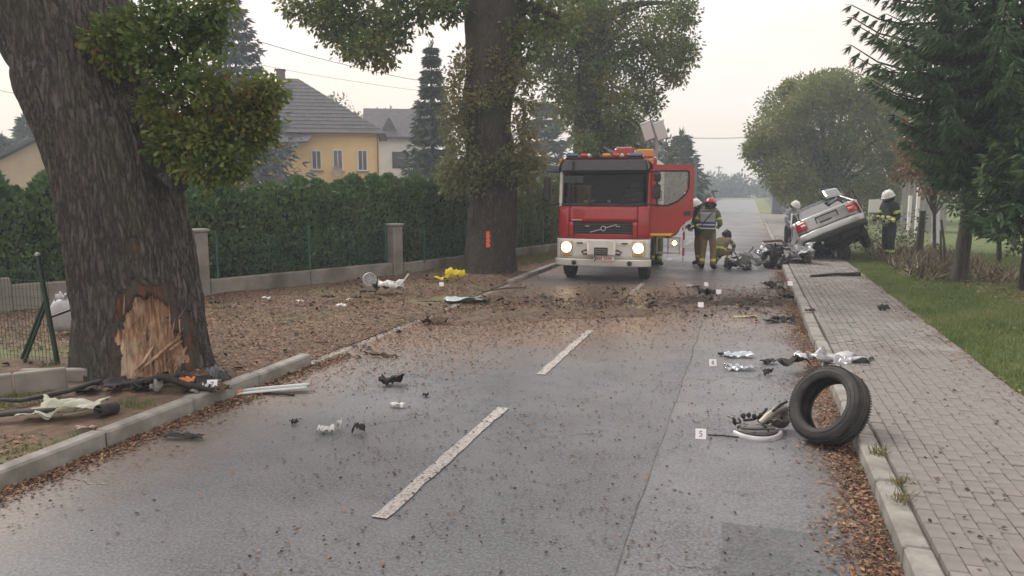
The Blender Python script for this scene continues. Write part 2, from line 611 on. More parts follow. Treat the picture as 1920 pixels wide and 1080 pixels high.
M_ROAD = road_mat('asphalt', (.060, .063, .070), (.172, .178, .190), rough=.45)
M_ROAD2 = road_mat('asphalt_worn_strip', (.072, .075, .081), (.195, .2, .21), rough=.42)
M_PATCH = road_mat('asphalt_patch', (.054, .057, .063), (.135, .139, .148), dirt=False, rough=.45)
M_SOIL = mat('soil', (.07, .045, .03), .95, col2=(.165, .108, .072), scale=7, bump=.8, bscale=18, col3=(.13, .145, .055), scale3=.5, lo3=.52, hi3=.68)
M_FIELD = mat('meadow', (.10, .12, .05), .95, col2=(.19, .2, .09), scale=1.2, bump=.5, bscale=12, col3=(.2, .17, .09), scale3=.12)
M_LAWN = mat('lawn_soil', (.06, .085, .022), .95, col2=(.125, .16, .045), scale=5, bump=.7, bscale=30)
M_CONC = mat('kerb_concrete', (.20, .19, .175), .9, col2=(.33, .32, .295), scale=5, bump=.35, bscale=60, bdist=.004, col3=(.13, .12, .10), scale3=1.7, lo3=.55, hi3=.75)
M_WALL = mat('plinth_concrete', (.19, .175, .155), .92, col2=(.30, .285, .26), scale=2.5, bump=.4, bscale=40, bdist=.006, col3=(.12, .11, .09), scale3=1.1, lo3=.52, hi3=.72)
M_MARK = mat('road_paint', (.42, .405, .39), .75, col2=(.17, .162, .155), scale=45, lo=.44, hi=.64, bump=.2, bscale=80, bdist=.003, detail=10)

# ground: one sheet to the horizon
g = MB()
xs = np.array([-900, -300, -120, -60, -30, -14, -5.2, 1.0, 5, 14, 30, 60, 120, 300, 900.])
ys = np.array([-60, -5, 5, 15, 30, 50, 80, 130, 200, 320, 600, 1500.])
Pg = np.array([[(x, y, -.05 + (.0 if y < 150 else (y - 150) * .004)) for x in xs] for y in ys])
g.grid(Pg); tag(g.build('ground', M_FIELD, fix=False), kind='structure')

# road
g = MB()
g.grid([[(x, y, 0) for x in (KL - .02, CL, KR + .02)] for y in np.linspace(-6, 170, 60)])
road = tag(g.build('road', M_ROAD, fix=False), kind='structure')


def ragged(x0, x1, y0, y1, n=60, amp=.03, z=.004, seed=1):
    yy = np.linspace(y0, y1, n)
    return [[(x0 + amp * fbm(y * 2.1, 3.3, 0, seed), y, z), (x1, y, z)] for y in yy]


g = MB(); g.grid(ragged(-.62, KR - .01, -6, 16.5, 120)); g.build('worn_strip', M_ROAD2, road, fix=False)
yy = np.linspace(-6, 16.5, 120); g = MB(); g.grid([[(-.62 + .03 * fbm(y * 2.1, 3.3, 0, 1) - .004 - .005 * vnoise(y * 5, 0, 0, 2), y, .007), (-.62 + .03 * fbm(y * 2.1, 3.3, 0, 1) + .004, y, .007)] for y in yy]); g.build('tar_seam', mat('tar', (.035, .035, .037), .7, col2=(.13, .13, .13), scale=7), road, fix=False)
g = MB(); p0, p1 = G(1385, 985), G(1600, 1075)
g.grid([[(x + .02 * fbm(x * 3, y * 3, 0, 5), y + .02 * fbm(x * 4, y * 4, 9, 6), .008) for x in np.linspace(-.08, .62, 8)] for y in np.linspace(3.3, p0.y, 8)])
g.build('tar_patch', M_PATCH, road, fix=False)

# centre line, worn dashes
for i, (y0, y1) in enumerate([(4.08, 6.62), (7.98, 10.75), (14.6, 16.6), (20.2, 22.9), (24.2, 27), (28.3, 31), (32.4, 35), (36.5, 39), (40.5, 43), (44.6, 47), (48.6, 51)]):
    n = 26
    yy = np.linspace(y0, y1, n)
    a = [(CL - .052 + .012 * vnoise(y * 9, 1., 0, i), y, .009) for y in yy]
    b = [(CL + .052 + .012 * vnoise(y * 9, 7., 0, i + 50), y, .009) for y in yy]
    g = MB(); g.grid([[q, w] for q, w in zip(a, b)])
    g.build('centre_dash', M_MARK, road, fix=False)


# ---- kerbs of single stones
def kerb_mesh(L=.99, w=.15, h=.30):
    g = MB(); g.box((0, 0, -h / 2), (w, L, h), .018); return g.mesh('kerb_stone')


km = kerb_mesh(); km.materials.append(M_CONC)


def kerb(name, x, y0, y1, top):
    e = bpy.data.objects.new(name, None); COL.objects.link(e); e['kind'] = 'structure'
    y = y0
    while y < y1:
        o = bpy.data.objects.new('kerb_stone', km); COL.objects.link(o); o.parent = e
        t = top(y + .5)
        o.location = (x + random.uniform(-.008, .008), y + .5, t + random.uniform(-.006, .006))
        o.rotation_euler = (random.uniform(-.006, .006), random.uniform(-.015, .015), random.uniform(-.006, .006))
        y += 1.0
    return e


kerb('left_kerb', KL - .075, -1.4, 46, lambda y: .145 if y < 7.2 else (.012 if y < 12.6 else (.0 if y < 15.6 else .09)))
kerb('right_kerb', KR + .075, -.6, 60, lambda y: .135)

# ---- pavement of concrete blocks
pav = bpy.data.objects.new('pavement', None); COL.objects.link(pav); pav['kind'] = 'structure'
M_BED = mat('joint_sand', (.07, .06, .05), .95, col2=(.13, .11, .09), scale=20)
M_BRICK = mat('paving_block', (.15, .141, .133), .82, col2=(.245, .233, .222), scale=3.1, bump=.3, bscale=90, bdist=.003, detail=8, col3=(.16, .13, .12), scale3=.9, lo3=.48, hi3=.7)
g = MB(); g.box(((KR + .15 + GR) / 2 + .02, 28, .03), (GR - KR - .15 + .04, 66, .16)); g.build('bedding', M_BED, pav)
brick_me = []
for k in range(4):
    g = MB(); g.box((0, 0, 0), (.096 + .001 * k, .194 + .001 * k, .06), .007); me = g.mesh('brick'); me.materials.append(M_BRICK); brick_me.append(me)
bx0 = KR + .158
cols = int((GR - bx0) / .1)
spots = []
for c in range(cols):
    for r in range(0, 160):
        y = 1.2 + r * .2 + (.1 if c % 2 else 0)
        z = .124 + .012 * float(vnoise(c * .35, y * 1.3, 0, 3)) + random.uniform(-.003, .003)
        spots.append((bx0 + .05 + c * .1, y, z))
V = np.array(spots); px, py = P2(V)
seen = (py < 1085) & (px < 1925) & (V[:, 1] > 3.6)
order = np.argsort(np.where(seen, V[:, 1], 1e9))
first = set(order[:300].tolist())
g = MB()
for i, s in enumerate(spots):
    rot = (random.uniform(-.012, .012), random.uniform(-.02, .02), random.uniform(-.02, .02))
    if i in first:
        o = bpy.data.objects.new('brick', random.choice(brick_me)); COL.objects.link(o); o.parent = pav
        o.location = s; o.rotation_euler = rot
    elif s[1] < 33:
        x, y, z = s
        a, b, t = .0472, .0965, z + .03
        tx, ty = rot[0] * .09, rot[1] * .05
        v = [(x - a, y - b, t - .005), (x + a, y - b, t - .005), (x + a, y + b, t - .005), (x - a, y + b, t - .005)]
        w = [(x - a + .006, y - b + .006, t + tx), (x + a - .006, y - b + .006, t - ty), (x + a - .006, y + b - .006, t - tx), (x - a + .006, y + b - .006, t + ty)]
        u = [(q[0], q[1], t - .03) for q in v]
        g.add(u + v + w, [(8, 9, 10, 11)] + [(i0, (i0 + 1) % 4, 4 + (i0 + 1) % 4, 4 + i0) for i0 in range(4)] + [(4 + i0, 4 + (i0 + 1) % 4, 8 + (i0 + 1) % 4, 8 + i0) for i0 in range(4)])
tag(g.build('bricks', M_BRICK, pav, fix=False), kind='stuff')
g = MB(); g.grid([[(x, y, .128) for x in (bx0, GR)] for y in (33, 61)]); g.build('far_paving', M_BRICK, pav, fix=False)


# ---- verges
def verge(name, xs, ys, zf, m):
    X, Y = np.meshgrid(xs, ys)
    Z = zf(X, Y)
    g = MB(); g.grid(np.stack([X, Y, Z], 2)); return tag(g.build(name, m, fix=False), kind='structure')


def z_left(X, Y):
    t = np.clip((KL - .15 - X) / .5, 0, 1)
    base = np.where(Y < 7.2, .115, np.where(Y < 16, .012, .07)) * (1 - t) + np.where((Y > 7.4) & (Y < 16), .06, .10) * t
    far = np.clip((-X - 9) / 8, 0, 1)
    return base + t * .05 * fbm(X * .9, Y * .9, 0, 11, 4) + far * .05


verge('verge', np.concatenate([np.linspace(-60, -14, 14), np.linspace(-13.5, KL - .15, 60)]), np.concatenate([np.linspace(-3, 26, 150), np.linspace(27, 165, 30)]), z_left, M_SOIL)


def z_right(X, Y):
    t = np.clip((X - GR) / 1.2, 0, 1)
    return .125 + t * (.05 + .06 * fbm(X * .8, Y * .8, 0, 21, 4)) + .02 * fbm(X * 4, Y * 4, 0, 22, 3)


verge('lawn', np.concatenate([np.linspace(GR, 7, 40), np.linspace(7.5, 60, 20)]), np.concatenate([np.linspace(4, 30, 110), np.linspace(31, 165, 30)]), z_right, M_LAWN)

# ================================================================== WALL, PILLARS, FENCE along the hedge
WP = [Vector((-15.6, 3.2)), Vector((-11.75, 9.3)), Vector((-9.95, 11.72)), Vector((-7.95, 15.99)), Vector((-6.65, 20.0)), Vector((-5.72, 23.3))]
M_POST = mat('green_paint', (.018, .075, .05), .5, col2=(.03, .11, .075), scale=9)
M_WIRE = mat('green_wire', (.03, .085, .06), .5)


def wall_run(a, b, h, label, posts, name='garden_wall', th=.2):
    d = b - a; L = d.length; ang = math.atan2(d.y, d.x)
    t = thing(name, label, 'wall', (a.x, a.y, 0), ang)
    n = max(1, int(round(L / 1.9)))
    for i in range(n):
        g = MB(); w = L / n
        g.box((w * (i + .5), 0, (h + .25) / 2 - .25 + .0), (w - .008, th + random.uniform(-.006, .006), h + .25 + random.uniform(-.008, .008)), .012)
        g.build('panel', M_WALL, t)
    return t, ang, L


def fence_run(a, b, h0, h1, n, label, off=0.0, fine=.06, ends=True, skip_wire=False):
    d = b - a; L = d.length; ang = math.atan2(d.y, d.x)
    t = thing('wire_fence', label, 'fence', (a.x, a.y, 0), ang)
    for i in range(n + 1):
        if not ends and i in (0, n): continue
        g = MB(); g.box((L * i / n, off, (h0 + h1) / 2 + .02), (.05, .04, h1 - h0 + .08), .006); g.build('post', M_POST, t)
    if not skip_wire:
        g = MB()
        k = int(L / fine)
        for i in range(k + 1):
            g.box((L * i / k, off, (h0 + h1) / 2), (.005, .005, h1 - h0))
        z = h0 + .05
        while z < h1:
            g.box((L / 2, off + .005, z), (L, .006, .006)); z += .2
        tag(g.build('wire_mesh', M_WIRE, t, fix=False), kind='stuff')
    return t


wall_run(WP[0], WP[1], .62, 'tall grey concrete garden wall at the left edge behind the scarred oak', 0)
wall_run(WP[1], WP[2] - (WP[2] - WP[1]).normalized() * .15, .50, 'concrete garden wall section hidden mostly behind the scarred oak', 0)
u01 = (WP[3] - WP[2]).normalized()
wall_run(WP[2] + u01 * .15, WP[3] - u01 * .16, .36, 'low concrete wall between the two square pillars', 0)
wall_run(WP[3] + u01 * .16, WP[4], .33, 'low concrete wall right of the second pillar leading to the middle oak', 0)
wall_run(WP[4], WP[5], .36, 'low concrete wall between the middle oak and the fire engine', 0)
fence_run(WP[2] + u01 * .35, WP[3] - u01 * .28, .3, 1.22, 2, 'green post and wire fence between the two square pillars', .0)
fence_run(WP[3] + u01 * .9, WP[4], .3, 1.15, 2, 'green wire fence from the second pillar to the middle oak', 0)
fence_run(WP[4], WP[5], .3, 1.3, 3, 'green bar fence between the middle oak and the fire engine', 0, fine=.11)
for pt, lab, hh in ((WP[2], 'square concrete pillar just right of the scarred oak', 1.28), (WP[3], 'square concrete pillar beside the broken white headlamp debris', 1.22), (Vector((-5.62, 23.9)), 'narrow concrete pillar left of the fire engine mirror', 1.35)):
    t = thing('pillar', lab, 'pillar', (pt.x, pt.y, 0), math.atan2(u01.y, u01.x))
    g = MB(); g.box((0, 0, hh / 2 - .1), (.27, .27, hh + .2), .02); g.build('shaft', M_WALL, t)
    g = MB(); g.box((0, 0, hh + .03), (.33, .33, .06), .015); g.build('cap', M_CONC, t)

# braced green corner post with mesh panel, left edge
M_POSTD = mat('dark_green_paint', (.010, .030, .022), .5, col2=(.018, .045, .033), scale=9)
pb = G(110, 682, .1)
t = thing('corner_post_fence', 'green mesh fence with braced corner post left of the scarred oak', 'fence', (pb.x, pb.y, .05))
top = Vector((-.18, 0, 1.30))
g = MB(); g.tube([(0, 0, -.05), top], .027, 10); g.build('post', M_POSTD, t)
g = MB(); g.ball(top, .03); g.build('post_cap', mat('pale_cap', (.35, .36, .36), .6), t)
for q, s in (((-.62, .02, .02), .62), ((-.42, -.12, .0), .58)):
    g = MB(); g.tube([top * s, Vector(q) + Vector((0, 0, -.02))], .018, 8); g.build('brace', M_POSTD, t)
g = MB(); g.tube([top * .45, (.22, .62, .78)], .015, 8); g.build('brace', M_POSTD, t)
g = MB()
for i in range(40):
    x = -.03 - i * .055
    g.box((x - .06, .02, .62), (.004, .004, 1.15))
for z in np.arange(.1, 1.2, .1):
    g.box((-1.16, .024, z), (2.2, .004, .004))
tag(g.build('wire_mesh', M_WIRE, t, fix=False), kind='stuff')

# low concrete edging at the left
def pxz(px, py, z): return G(px, py, z)
t = thing('concrete_edging', 'low weathered concrete edging in an L beside the scarred oak', 'edging', (0, 0, 0))
e0, e1, e2 = G(-80, 762, .05), G(128, 735, .05), G(96, 688, .05)
for a, b in ((e0, (e0 + e1) / 2), ((e0 + e1) / 2, e1)):
    d = b - a; M = Matrix.Translation(((a + b) / 2)) @ Matrix.Rotation(math.atan2(d.y, d.x), 4, 'Z')
    g = MB(); g.box((0, 0, .08), (d.length - .01, .09, .36), .012, M); g.build('slab', M_WALL, t)
a, b = e0 + Vector((-.1, .75, 0)), e1 + Vector((-.02, .28, 0))
d = b - a; M = Matrix.Translation(((a + b) / 2)) @ Matrix.Rotation(math.atan2(d.y, d.x), 4, 'Z')
g = MB(); g.box((0, 0, .03), (d.length, .09, .30), .012, M); g.build('slab', M_WALL, t)

# ================================================================== TREES AND HEDGE
def bark_mat(name, dark, light, moss):
    m = bpy.data.materials.new(name); m.use_nodes = True
    N, L = m.node_tree.nodes, m.node_tree.links
    p = N['Principled BSDF']; p.inputs['Roughness'].default_value = .92; p.inputs['Specular IOR Level'].default_value = .2
    tc = N.new('ShaderNodeTexCoord'); mp = N.new('ShaderNodeMapping'); mp.inputs['Scale'].default_value = (1, 1, .15)
    L.new(tc.outputs['Object'], mp.inputs['Vector'])
    n1 = N.new('ShaderNodeTexNoise'); n1.inputs['Scale'].default_value = 17; n1.inputs['Detail'].default_value = 7; n1.inputs['Roughness'].default_value = .65
    n2 = N.new('ShaderNodeTexNoise'); n2.inputs['Scale'].default_value = 1.3; n2.inputs['Detail'].default_value = 5
    n3 = N.new('ShaderNodeTexNoise'); n3.inputs['Scale'].default_value = 60; n3.inputs['Detail'].default_value = 4
    L.new(mp.outputs[0], n1.inputs['Vector']); L.new(tc.outputs['Object'], n2.inputs['Vector']); L.new(mp.outputs[0], n3.inputs['Vector'])
    fu = N.new('ShaderNodeMath'); fu.operation = 'SUBTRACT'; fu.inputs[1].default_value = .5; L.new(n1.outputs['Fac'], fu.inputs[0])
    fa = N.new('ShaderNodeMath'); fa.operation = 'ABSOLUTE'; L.new(fu.outputs[0], fa.inputs[0])
    cr = N.new('ShaderNodeValToRGB'); cr.color_ramp.elements[0].position = .0; cr.color_ramp.elements[1].position = .10
    cr.color_ramp.elements[0].color = (*dark, 1); cr.color_ramp.elements[1].color = (*light, 1)
    L.new(fa.outputs[0], cr.inputs['Fac'])
    mr = N.new('ShaderNodeMapRange'); mr.inputs['From Min'].default_value = .45; mr.inputs['From Max'].default_value = .72; mr.inputs['To Max'].default_value = .6
    L.new(n2.outputs['Fac'], mr.inputs['Value'])
    mx = N.new('ShaderNodeMix'); mx.data_type = 'RGBA'; L.new(mr.outputs[0], mx.inputs['Factor']); L.new(cr.outputs[0], mx.inputs['A']); mx.inputs['B'].default_value = (*moss, 1)
    L.new(mx.outputs['Result'], p.inputs['Base Color'])
    ad = N.new('ShaderNodeMath'); ad.operation = 'MULTIPLY_ADD'; ad.inputs[1].default_value = .3
    mi_ = N.new('ShaderNodeMath'); mi_.operation = 'MINIMUM'; mi_.inputs[1].default_value = .14; L.new(fa.outputs[0], mi_.inputs[0])
    mm_ = N.new('ShaderNodeMath'); mm_.operation = 'MULTIPLY'; mm_.inputs[1].default_value = 6.; L.new(mi_.outputs[0], mm_.inputs[0])
    L.new(n3.outputs['Fac'], ad.inputs[0]); L.new(mm_.outputs[0], ad.inputs[2])
    bp = N.new('ShaderNodeBump'); bp.inputs['Strength'].default_value = .8; bp.inputs['Distance'].default_value = .03
    L.new(ad.outputs[0], bp.inputs['Height']); L.new(bp.outputs[0], p.inputs['Normal'])
    MATS[name] = m
    return m


M_BARK = bark_mat('oak_bark', (.040, .036, .034), (.145, .131, .123), (.10, .097, .074))
M_BARK2 = bark_mat('oak_bark_moss', (.03, .024, .02), (.105, .088, .076), (.085, .082, .05))
M_TWIG = mat('twig_bark', (.05, .04, .03), .9, col2=(.1, .08, .06), scale=12)


def spline(pts, n):
    P = np.array([list(p) for p in pts], float)
    t = np.arange(len(P))
    tt = np.linspace(0, len(P) - 1, n)
    out = []
    for x in tt:
        i = min(int(x), len(P) - 2); f = x - i
        p0, p1, p2, p3 = P[max(i - 1, 0)], P[i], P[i + 1], P[min(i + 2, len(P) - 1)]
        out.append(.5 * ((2 * p1) + (p2 - p0) * f + (2 * p0 - 5 * p1 + 4 * p2 - p3) * f * f + (3 * p1 - p0 - 3 * p2 + p3) * f ** 3))
    return np.array(out)


def trunk_grid(axis, na, nh, seed, ridge=.02, lump=.07, flare=.35, flare_h=.9, ridges=30, burls=()):
    A = spline(axis, nh)
    th = np.linspace(0, 2 * PI, na, endpoint=False)
    T, Zi = np.meshgrid(th, np.arange(nh))
    z = A[:, 2][:, None] + 0 * T
    r0 = A[:, 3][:, None]
    cx, sx = np.cos(T), np.sin(T)
    r = r0 * (1 + lump * fbm(cx * 1.4 + 5, sx * 1.4, z * .55, seed, 3) * 2)
    fl = np.exp(-np.maximum(z, 0) / (flare_h * .45))
    r = r + r0 * flare * fl * (.45 + .55 * np.abs(np.sin(T * 2.5 + seed)) ** 1.5 + .3 * vnoise(cx * 2.2, sx * 2.2, 0, seed + 3))
    wob = .5 * vnoise(cx * 3, sx * 3, z * 1.1, seed + 8)
    k = ridges / (2 * PI)
    rd = np.abs(vnoise(np.cos(T + wob * .25) * k * 1.6, np.sin(T + wob * .25) * k * 1.6, z * 2.2, seed + 20))
    rd2 = vnoise(cx * k * 4, sx * k * 4, z * 7, seed + 31)
    r = r + ridge * (np.sqrt(rd) * 1.6 - .6) + ridge * .35 * rd2
    V = np.stack([A[:, 0][:, None] + r * cx, A[:, 1][:, None] + r * sx, z + 0 * r], 2)
    for (bp, br, bh) in burls:
        d = np.linalg.norm(V - np.array(bp), axis=2)
        w = bh * np.exp(-(d / br) ** 2)
        nrm = np.stack([cx, sx, 0 * cx], 2)
        V = V + nrm * w[:, :, None]
    return V, A


def grid_faces(nh, na, mask=None):
    f = []
    for i in range(nh - 1):
        for j in range(na):
            f.append((i * na + j, i * na + (j + 1) % na, (i + 1) * na + (j + 1) % na, (i + 1) * na + j))
    return f


def limb(parent, pts, n=8, name='limb', m=None, seg=10):
    S = spline(pts, seg)
    g = MB(); g.tube([s[:3] for s in S], [max(.004, s[3]) for s in S], n); return g.build(name, m or M_BARK2, parent)


M_OAKLEAF = leaf_mat('oak_leaves', [(.034, .066, .020), (.062, .108, .028), (.10, .148, .038), (.155, .168, .046), (.20, .13, .05)], bigvar=.9)
M_OAKLEAF2 = leaf_mat('oak_leaves_autumn', [(.075, .092, .038), (.115, .135, .055), (.165, .172, .075), (.21, .19, .085), (.23, .155, .075)], bigvar=.8)

# ---------------------------------------------------------------- the scarred oak
D1 = depth_of(G(270, 712, .1)) + .62
ax1 = [(277, 760, 0.705), (272, 706, 0.679), (264, 600, 0.658), (254, 520, 0.658), (239, 430, 0.662), (212, 300, 0.666), (176, 200, 0.689), (140, 100, 0.693), (104, 0, 0.741), (62, -120, 0.703), (20, -260, 0.646), (-10, -420, 0.522), (-20, -560, 0.38)]
axis1 = []
for px, py, r in ax1:
    q = atd(px, py, D1); axis1.append((q.x, q.y, q.z, r))
oak1 = thing('oak_tree', 'leaning oak at the left with bark torn off its base', 'tree', (0, 0, 0))
NA, NH = 420, 280
V1, A1 = trunk_grid(axis1, NA, NH, 4, ridge=.034, lump=.05, flare=.15, flare_h=1.0, ridges=62)
px, py = P2(V1.reshape(-1, 3)); px, py = px.reshape(NH, NA), py.reshape(NH, NA)
camv = np.array((0, 0, CAM_H)) - V1
ctr = A1[:, None, :3]
front = np.sum((V1 - ctr)[:, :, :2] * camv[:, :, :2], 2) > 0
nzb = 15 * fbm(px * .03, py * .03, 0, 77, 3) + 16 * fbm(px * .14, py * .05, 0, 78, 3)


def inpoly(x, y, poly):
    r = np.zeros(x.shape, bool)
    n = len(poly)
    for i in range(n):
        x0, y0 = poly[i]; x1, y1 = poly[(i + 1) % n]
        c = ((y0 > y) != (y1 > y)) & (x < (x1 - x0) * (y - y0) / ((y1 - y0) + 1e-9) + x0)
        r ^= c
    return r


W_POLY = [(222, 770), (221, 640), (232, 585), (262, 563), (300, 562), (322, 580), (326, 622), (348, 628), (352, 690), (350, 770)]
B_POLY = [(212, 770), (212, 560), (236, 530), (330, 525), (350, 590), (372, 610), (376, 770)]
wound = inpoly(px + nzb, py + nzb * .8, W_POLY) & front
torn = (inpoly(px + nzb * 1.3, py + nzb, B_POLY) | (((px - 247) / 17) ** 2 + ((py - 461) / 17) ** 2 < 1 + nzb * .06)) & front & ~wound
w1 = wound.astype(float)
for _ in range(3):
    w1 = (w1 + np.roll(w1, 1, 0) + np.roll(w1, -1, 0) + np.roll(w1, 1, 1) + np.roll(w1, -1, 1)) / 5
inw = V1 - ctr; inw[:, :, 2] = 0; inw /= np.maximum(np.linalg.norm(inw, axis=2, keepdims=True), 1e-6)
ang = np.arctan2(inw[:, :, 1], inw[:, :, 0])
fib = .035 * vnoise(ang * 42, V1[:, :, 2] * 1.4, 0, 91) + .02 * vnoise(ang * 100, V1[:, :, 2] * 4, 0, 92) + .02 * vnoise(ang * 14, V1[:, :, 2] * 9, 0, 93)
Rsm = np.linalg.norm((V1 - ctr)[:, :, :2], axis=2)
# take the bark ridges out where the wood is bare
V1 = V1 - inw * (w1 * (.085 + fib))[:, :, None] - inw * (torn * .02)[:, :, None]
faces = grid_faces(NH, NA)
fw = np.array([wound.reshape(-1)[list(q)].sum() >= 3 for q in faces])
ft = np.array([torn.reshape(-1)[list(q)].sum() >= 3 for q in faces]) & ~fw
pts1 = [tuple(p) for p in V1.reshape(-1, 3)]


def sub_mesh(name, faces, sel, pts, m, parent):
    used = sorted({i for q, s in zip(faces, sel) if s for i in q})
    mp = {u: i for i, u in enumerate(used)}
    me = bpy.data.meshes.new(name)
    me.from_pydata([pts[u] for u in used], [], [[mp[i] for i in q] for q, s in zip(faces, sel) if s])
    me.polygons.foreach_set('use_smooth', [True] * len(me.polygons)); me.update()
    return link(name, me, m, parent)


sub_mesh('trunk', faces, ~(fw | ft), pts1, M_BARK, oak1)
M_WOOD = mat('torn_wood', (.17, .08, .045), .85, col2=(.50, .33, .21), scale=9, stretch=(2.2, 2.2, .3), lo=.30, hi=.62, bump=.9, bscale=26, col3=(.62, .50, .38), scale3=3.2, lo3=.48, hi3=.66)
M_CAMB = mat('inner_bark', (.05, .03, .022), .9, col2=(.15, .066, .036), scale=10, stretch=(1.6, 1.6, .5), bump=.8, bscale=30, col3=(.06, .05, .042), scale3=6, lo3=.44, hi3=.54)
o = sub_mesh('exposed_wood', faces, fw, pts1, M_WOOD, oak1); o['label'] = 'pale splintered wood where the bark was torn off'
o = sub_mesh('torn_bark', faces, ft, pts1, M_CAMB, oak1); o['label'] = 'reddish inner bark around the wound'
rr = random.Random(3)
for k in range(44):
    x, y = rr.uniform(226, 345), rr.uniform(585, 700)
    i = np.argmin(np.where(front, (px - x) ** 2 + (py - y) ** 2, 1e9)); ii, jj = divmod(int(i), NA)
    p = Vector(V1[ii, jj]); nrm = Vector(inw[ii, jj])
    side = Vector((-nrm.y, nrm.x, 0))
    L = rr.uniform(.12, .34)
    d = (Vector((0, 0, 1)) + side * rr.choice([.15, -.1, .25, .8, .9]) * rr.uniform(.3, 1) + nrm * rr.uniform(.05, .22)).normalized() * (1 if rr.random() < .6 else -1)
    g = MB(); w = rr.uniform(.008, .022)
    g.tube([p - nrm * .01, p + d * L * .5 + nrm * .012, p + d * L + nrm * rr.uniform(0, .04)], [w, w * .8, .002], 4, smooth=False, flat=.5)
    g.build('splinter', M_WOOD, oak1)
for (xa, ya), (xb, yb), w in (((262, 694), (346, 634), .05), ((250, 700), (300, 640), .03), ((318, 660), (348, 642), .035), ((330, 700), (352, 650), .03)):
    pp = []
    for s_ in (0, .35, .7, 1):
        x, y = xa + (xb - xa) * s_, ya + (yb - ya) * s_
        i = np.argmin(np.where(front, (px - x) ** 2 + (py - y) ** 2, 1e9)); ii, jj = divmod(int(i), NA)
        pp.append(Vector(V1[ii, jj]) + Vector(inw[ii, jj]) * .03)
    g = MB(); g.tube(pp, [w * .4, w, w * .9, w * .3], 5, smooth=False, flat=.45); g.build('splinter', M_WOOD, oak1)
# broken limb stub on the right with its shoots
sx = [(318, 345, .17), (345, 320, .14), (362, 300, .11), (378, 262, .06), (400, 215, .03)]
limb(oak1, [tuple(atd(a, b, D1 - .35)) + (r,) for a, b, r in sx], 10, 'limb', M_BARK)
limb(oak1, [tuple(atd(a, b, D1 - .45)) + (r,) for a, b, r in [(290, 140, .1), (330, 105, .05), (380, 70, .03), (400, 10, .02)]], 7, 'limb', M_BARK)
limb(oak1, [tuple(atd(a, b, D1 - .45)) + (r,) for a, b, r in [(330, 290, .06), (400, 285, .03), (460, 240, .02)]], 6, 'limb', M_BARK)
limb(oak1, [tuple(atd(a, b, D1)) + (r,) for a, b, r in [(0, -350, .4), (-150, -600, .28), (-300, -750, .15)]], 10, 'limb', M_BARK)
limb(oak1, [tuple(atd(a, b, D1)) + (r,) for a, b, r in [(0, -380, .4), (120, -600, .28), (260, -780, .15)]], 10, 'limb', M_BARK)
rng = np.random.default_rng(11)


def px_clumps(lst, depth, jitter=.3, rng=rng):
    out = []
    for px, py, r, *w in lst:
        q = atd(px, py, depth + rng.normal() * jitter); s = depth / F_PX
        out.append((q.x, q.y, q.z, r * s, r * s * .9, r * s * .8, (w[0] if w else 1.0)))
    return out


c1 = px_clumps([(195, 70, 38, .8), (240, 60, 42), (300, 25, 45), (285, 95, 48), (350, 40, 52), (400, 20, 34, .7), (385, 75, 40, .7), (330, 140, 52), (300, 200, 36, .7), (390, 150, 42, .7), (365, 205, 58, 1.2), (430, 215, 48), (475, 185, 38), (505, 170, 24, .5),
                (400, 260, 50, 1.2), (455, 265, 44), (490, 240, 30, .7), (330, 250, 34), (350, 300, 26, .6), (305, 275, 22, .5), (430, 310, 30, .7), (385, 320, 26, .6), (215, 105, 26, .5)], D1 - .62, .12)
C, U, W, S = clump_leaves(c1, 84, 9, .14, .062, rng, shell=.3)
link('crown', leaf_mesh('crown', C, U, W, S, 'oak'), M_OAKLEAF, oak1)
c1b = px_clumps([(-300, -750, 260, 2), (0, -800, 280, 2), (280, -820, 260, 2), (-100, -950, 260, 2)], D1, .5)
C, U, W, S = clump_leaves(c1b, 50, 9, .25, .16, rng)
link('upper_crown', leaf_mesh('upper_crown', C, U, W, S, 'diamond'), M_OAKLEAF, oak1)


def twigs(parent, starts_clumps, m=M_TWIG, n=5, name='twigs'):
    """thin shoots running through each clump, one part"""
    g = MB(); rr = random.Random(len(starts_clumps))
    for (s, c) in starts_clumps:
        s = Vector(s); c0 = Vector(c[:3])
        for k in range(n):
            e = c0 + Vector((rr.uniform(-1, 1) * c[3], rr.uniform(-1, 1) * c[4], rr.uniform(-.8, 1) * c[5])) * .8
            mid = s.lerp(e, .55) + Vector((rr.uniform(-.1, .1), rr.uniform(-.1, .1), rr.uniform(-.02, .15))) * c[3]
            g.tube([s, mid, e], [.016, .010, .003], 4, caps=False)
    return tag(g.build(name, m, parent, fix=False), kind='stuff')


near = lambda c, A: min(A, key=lambda a: (Vector(a[:3]) - Vector(c[:3])).length)[:3]
tips1 = [tuple(atd(a, b, D1 - .4)) for a, b in ((362, 300), (400, 215), (330, 105), (380, 70), (400, 285), (460, 240), (250, 110))]
twigs(oak1, [(min(tips1, key=lambda q: (Vector(q) - Vector(c[:3])).length), c) for c in c1], n=3)

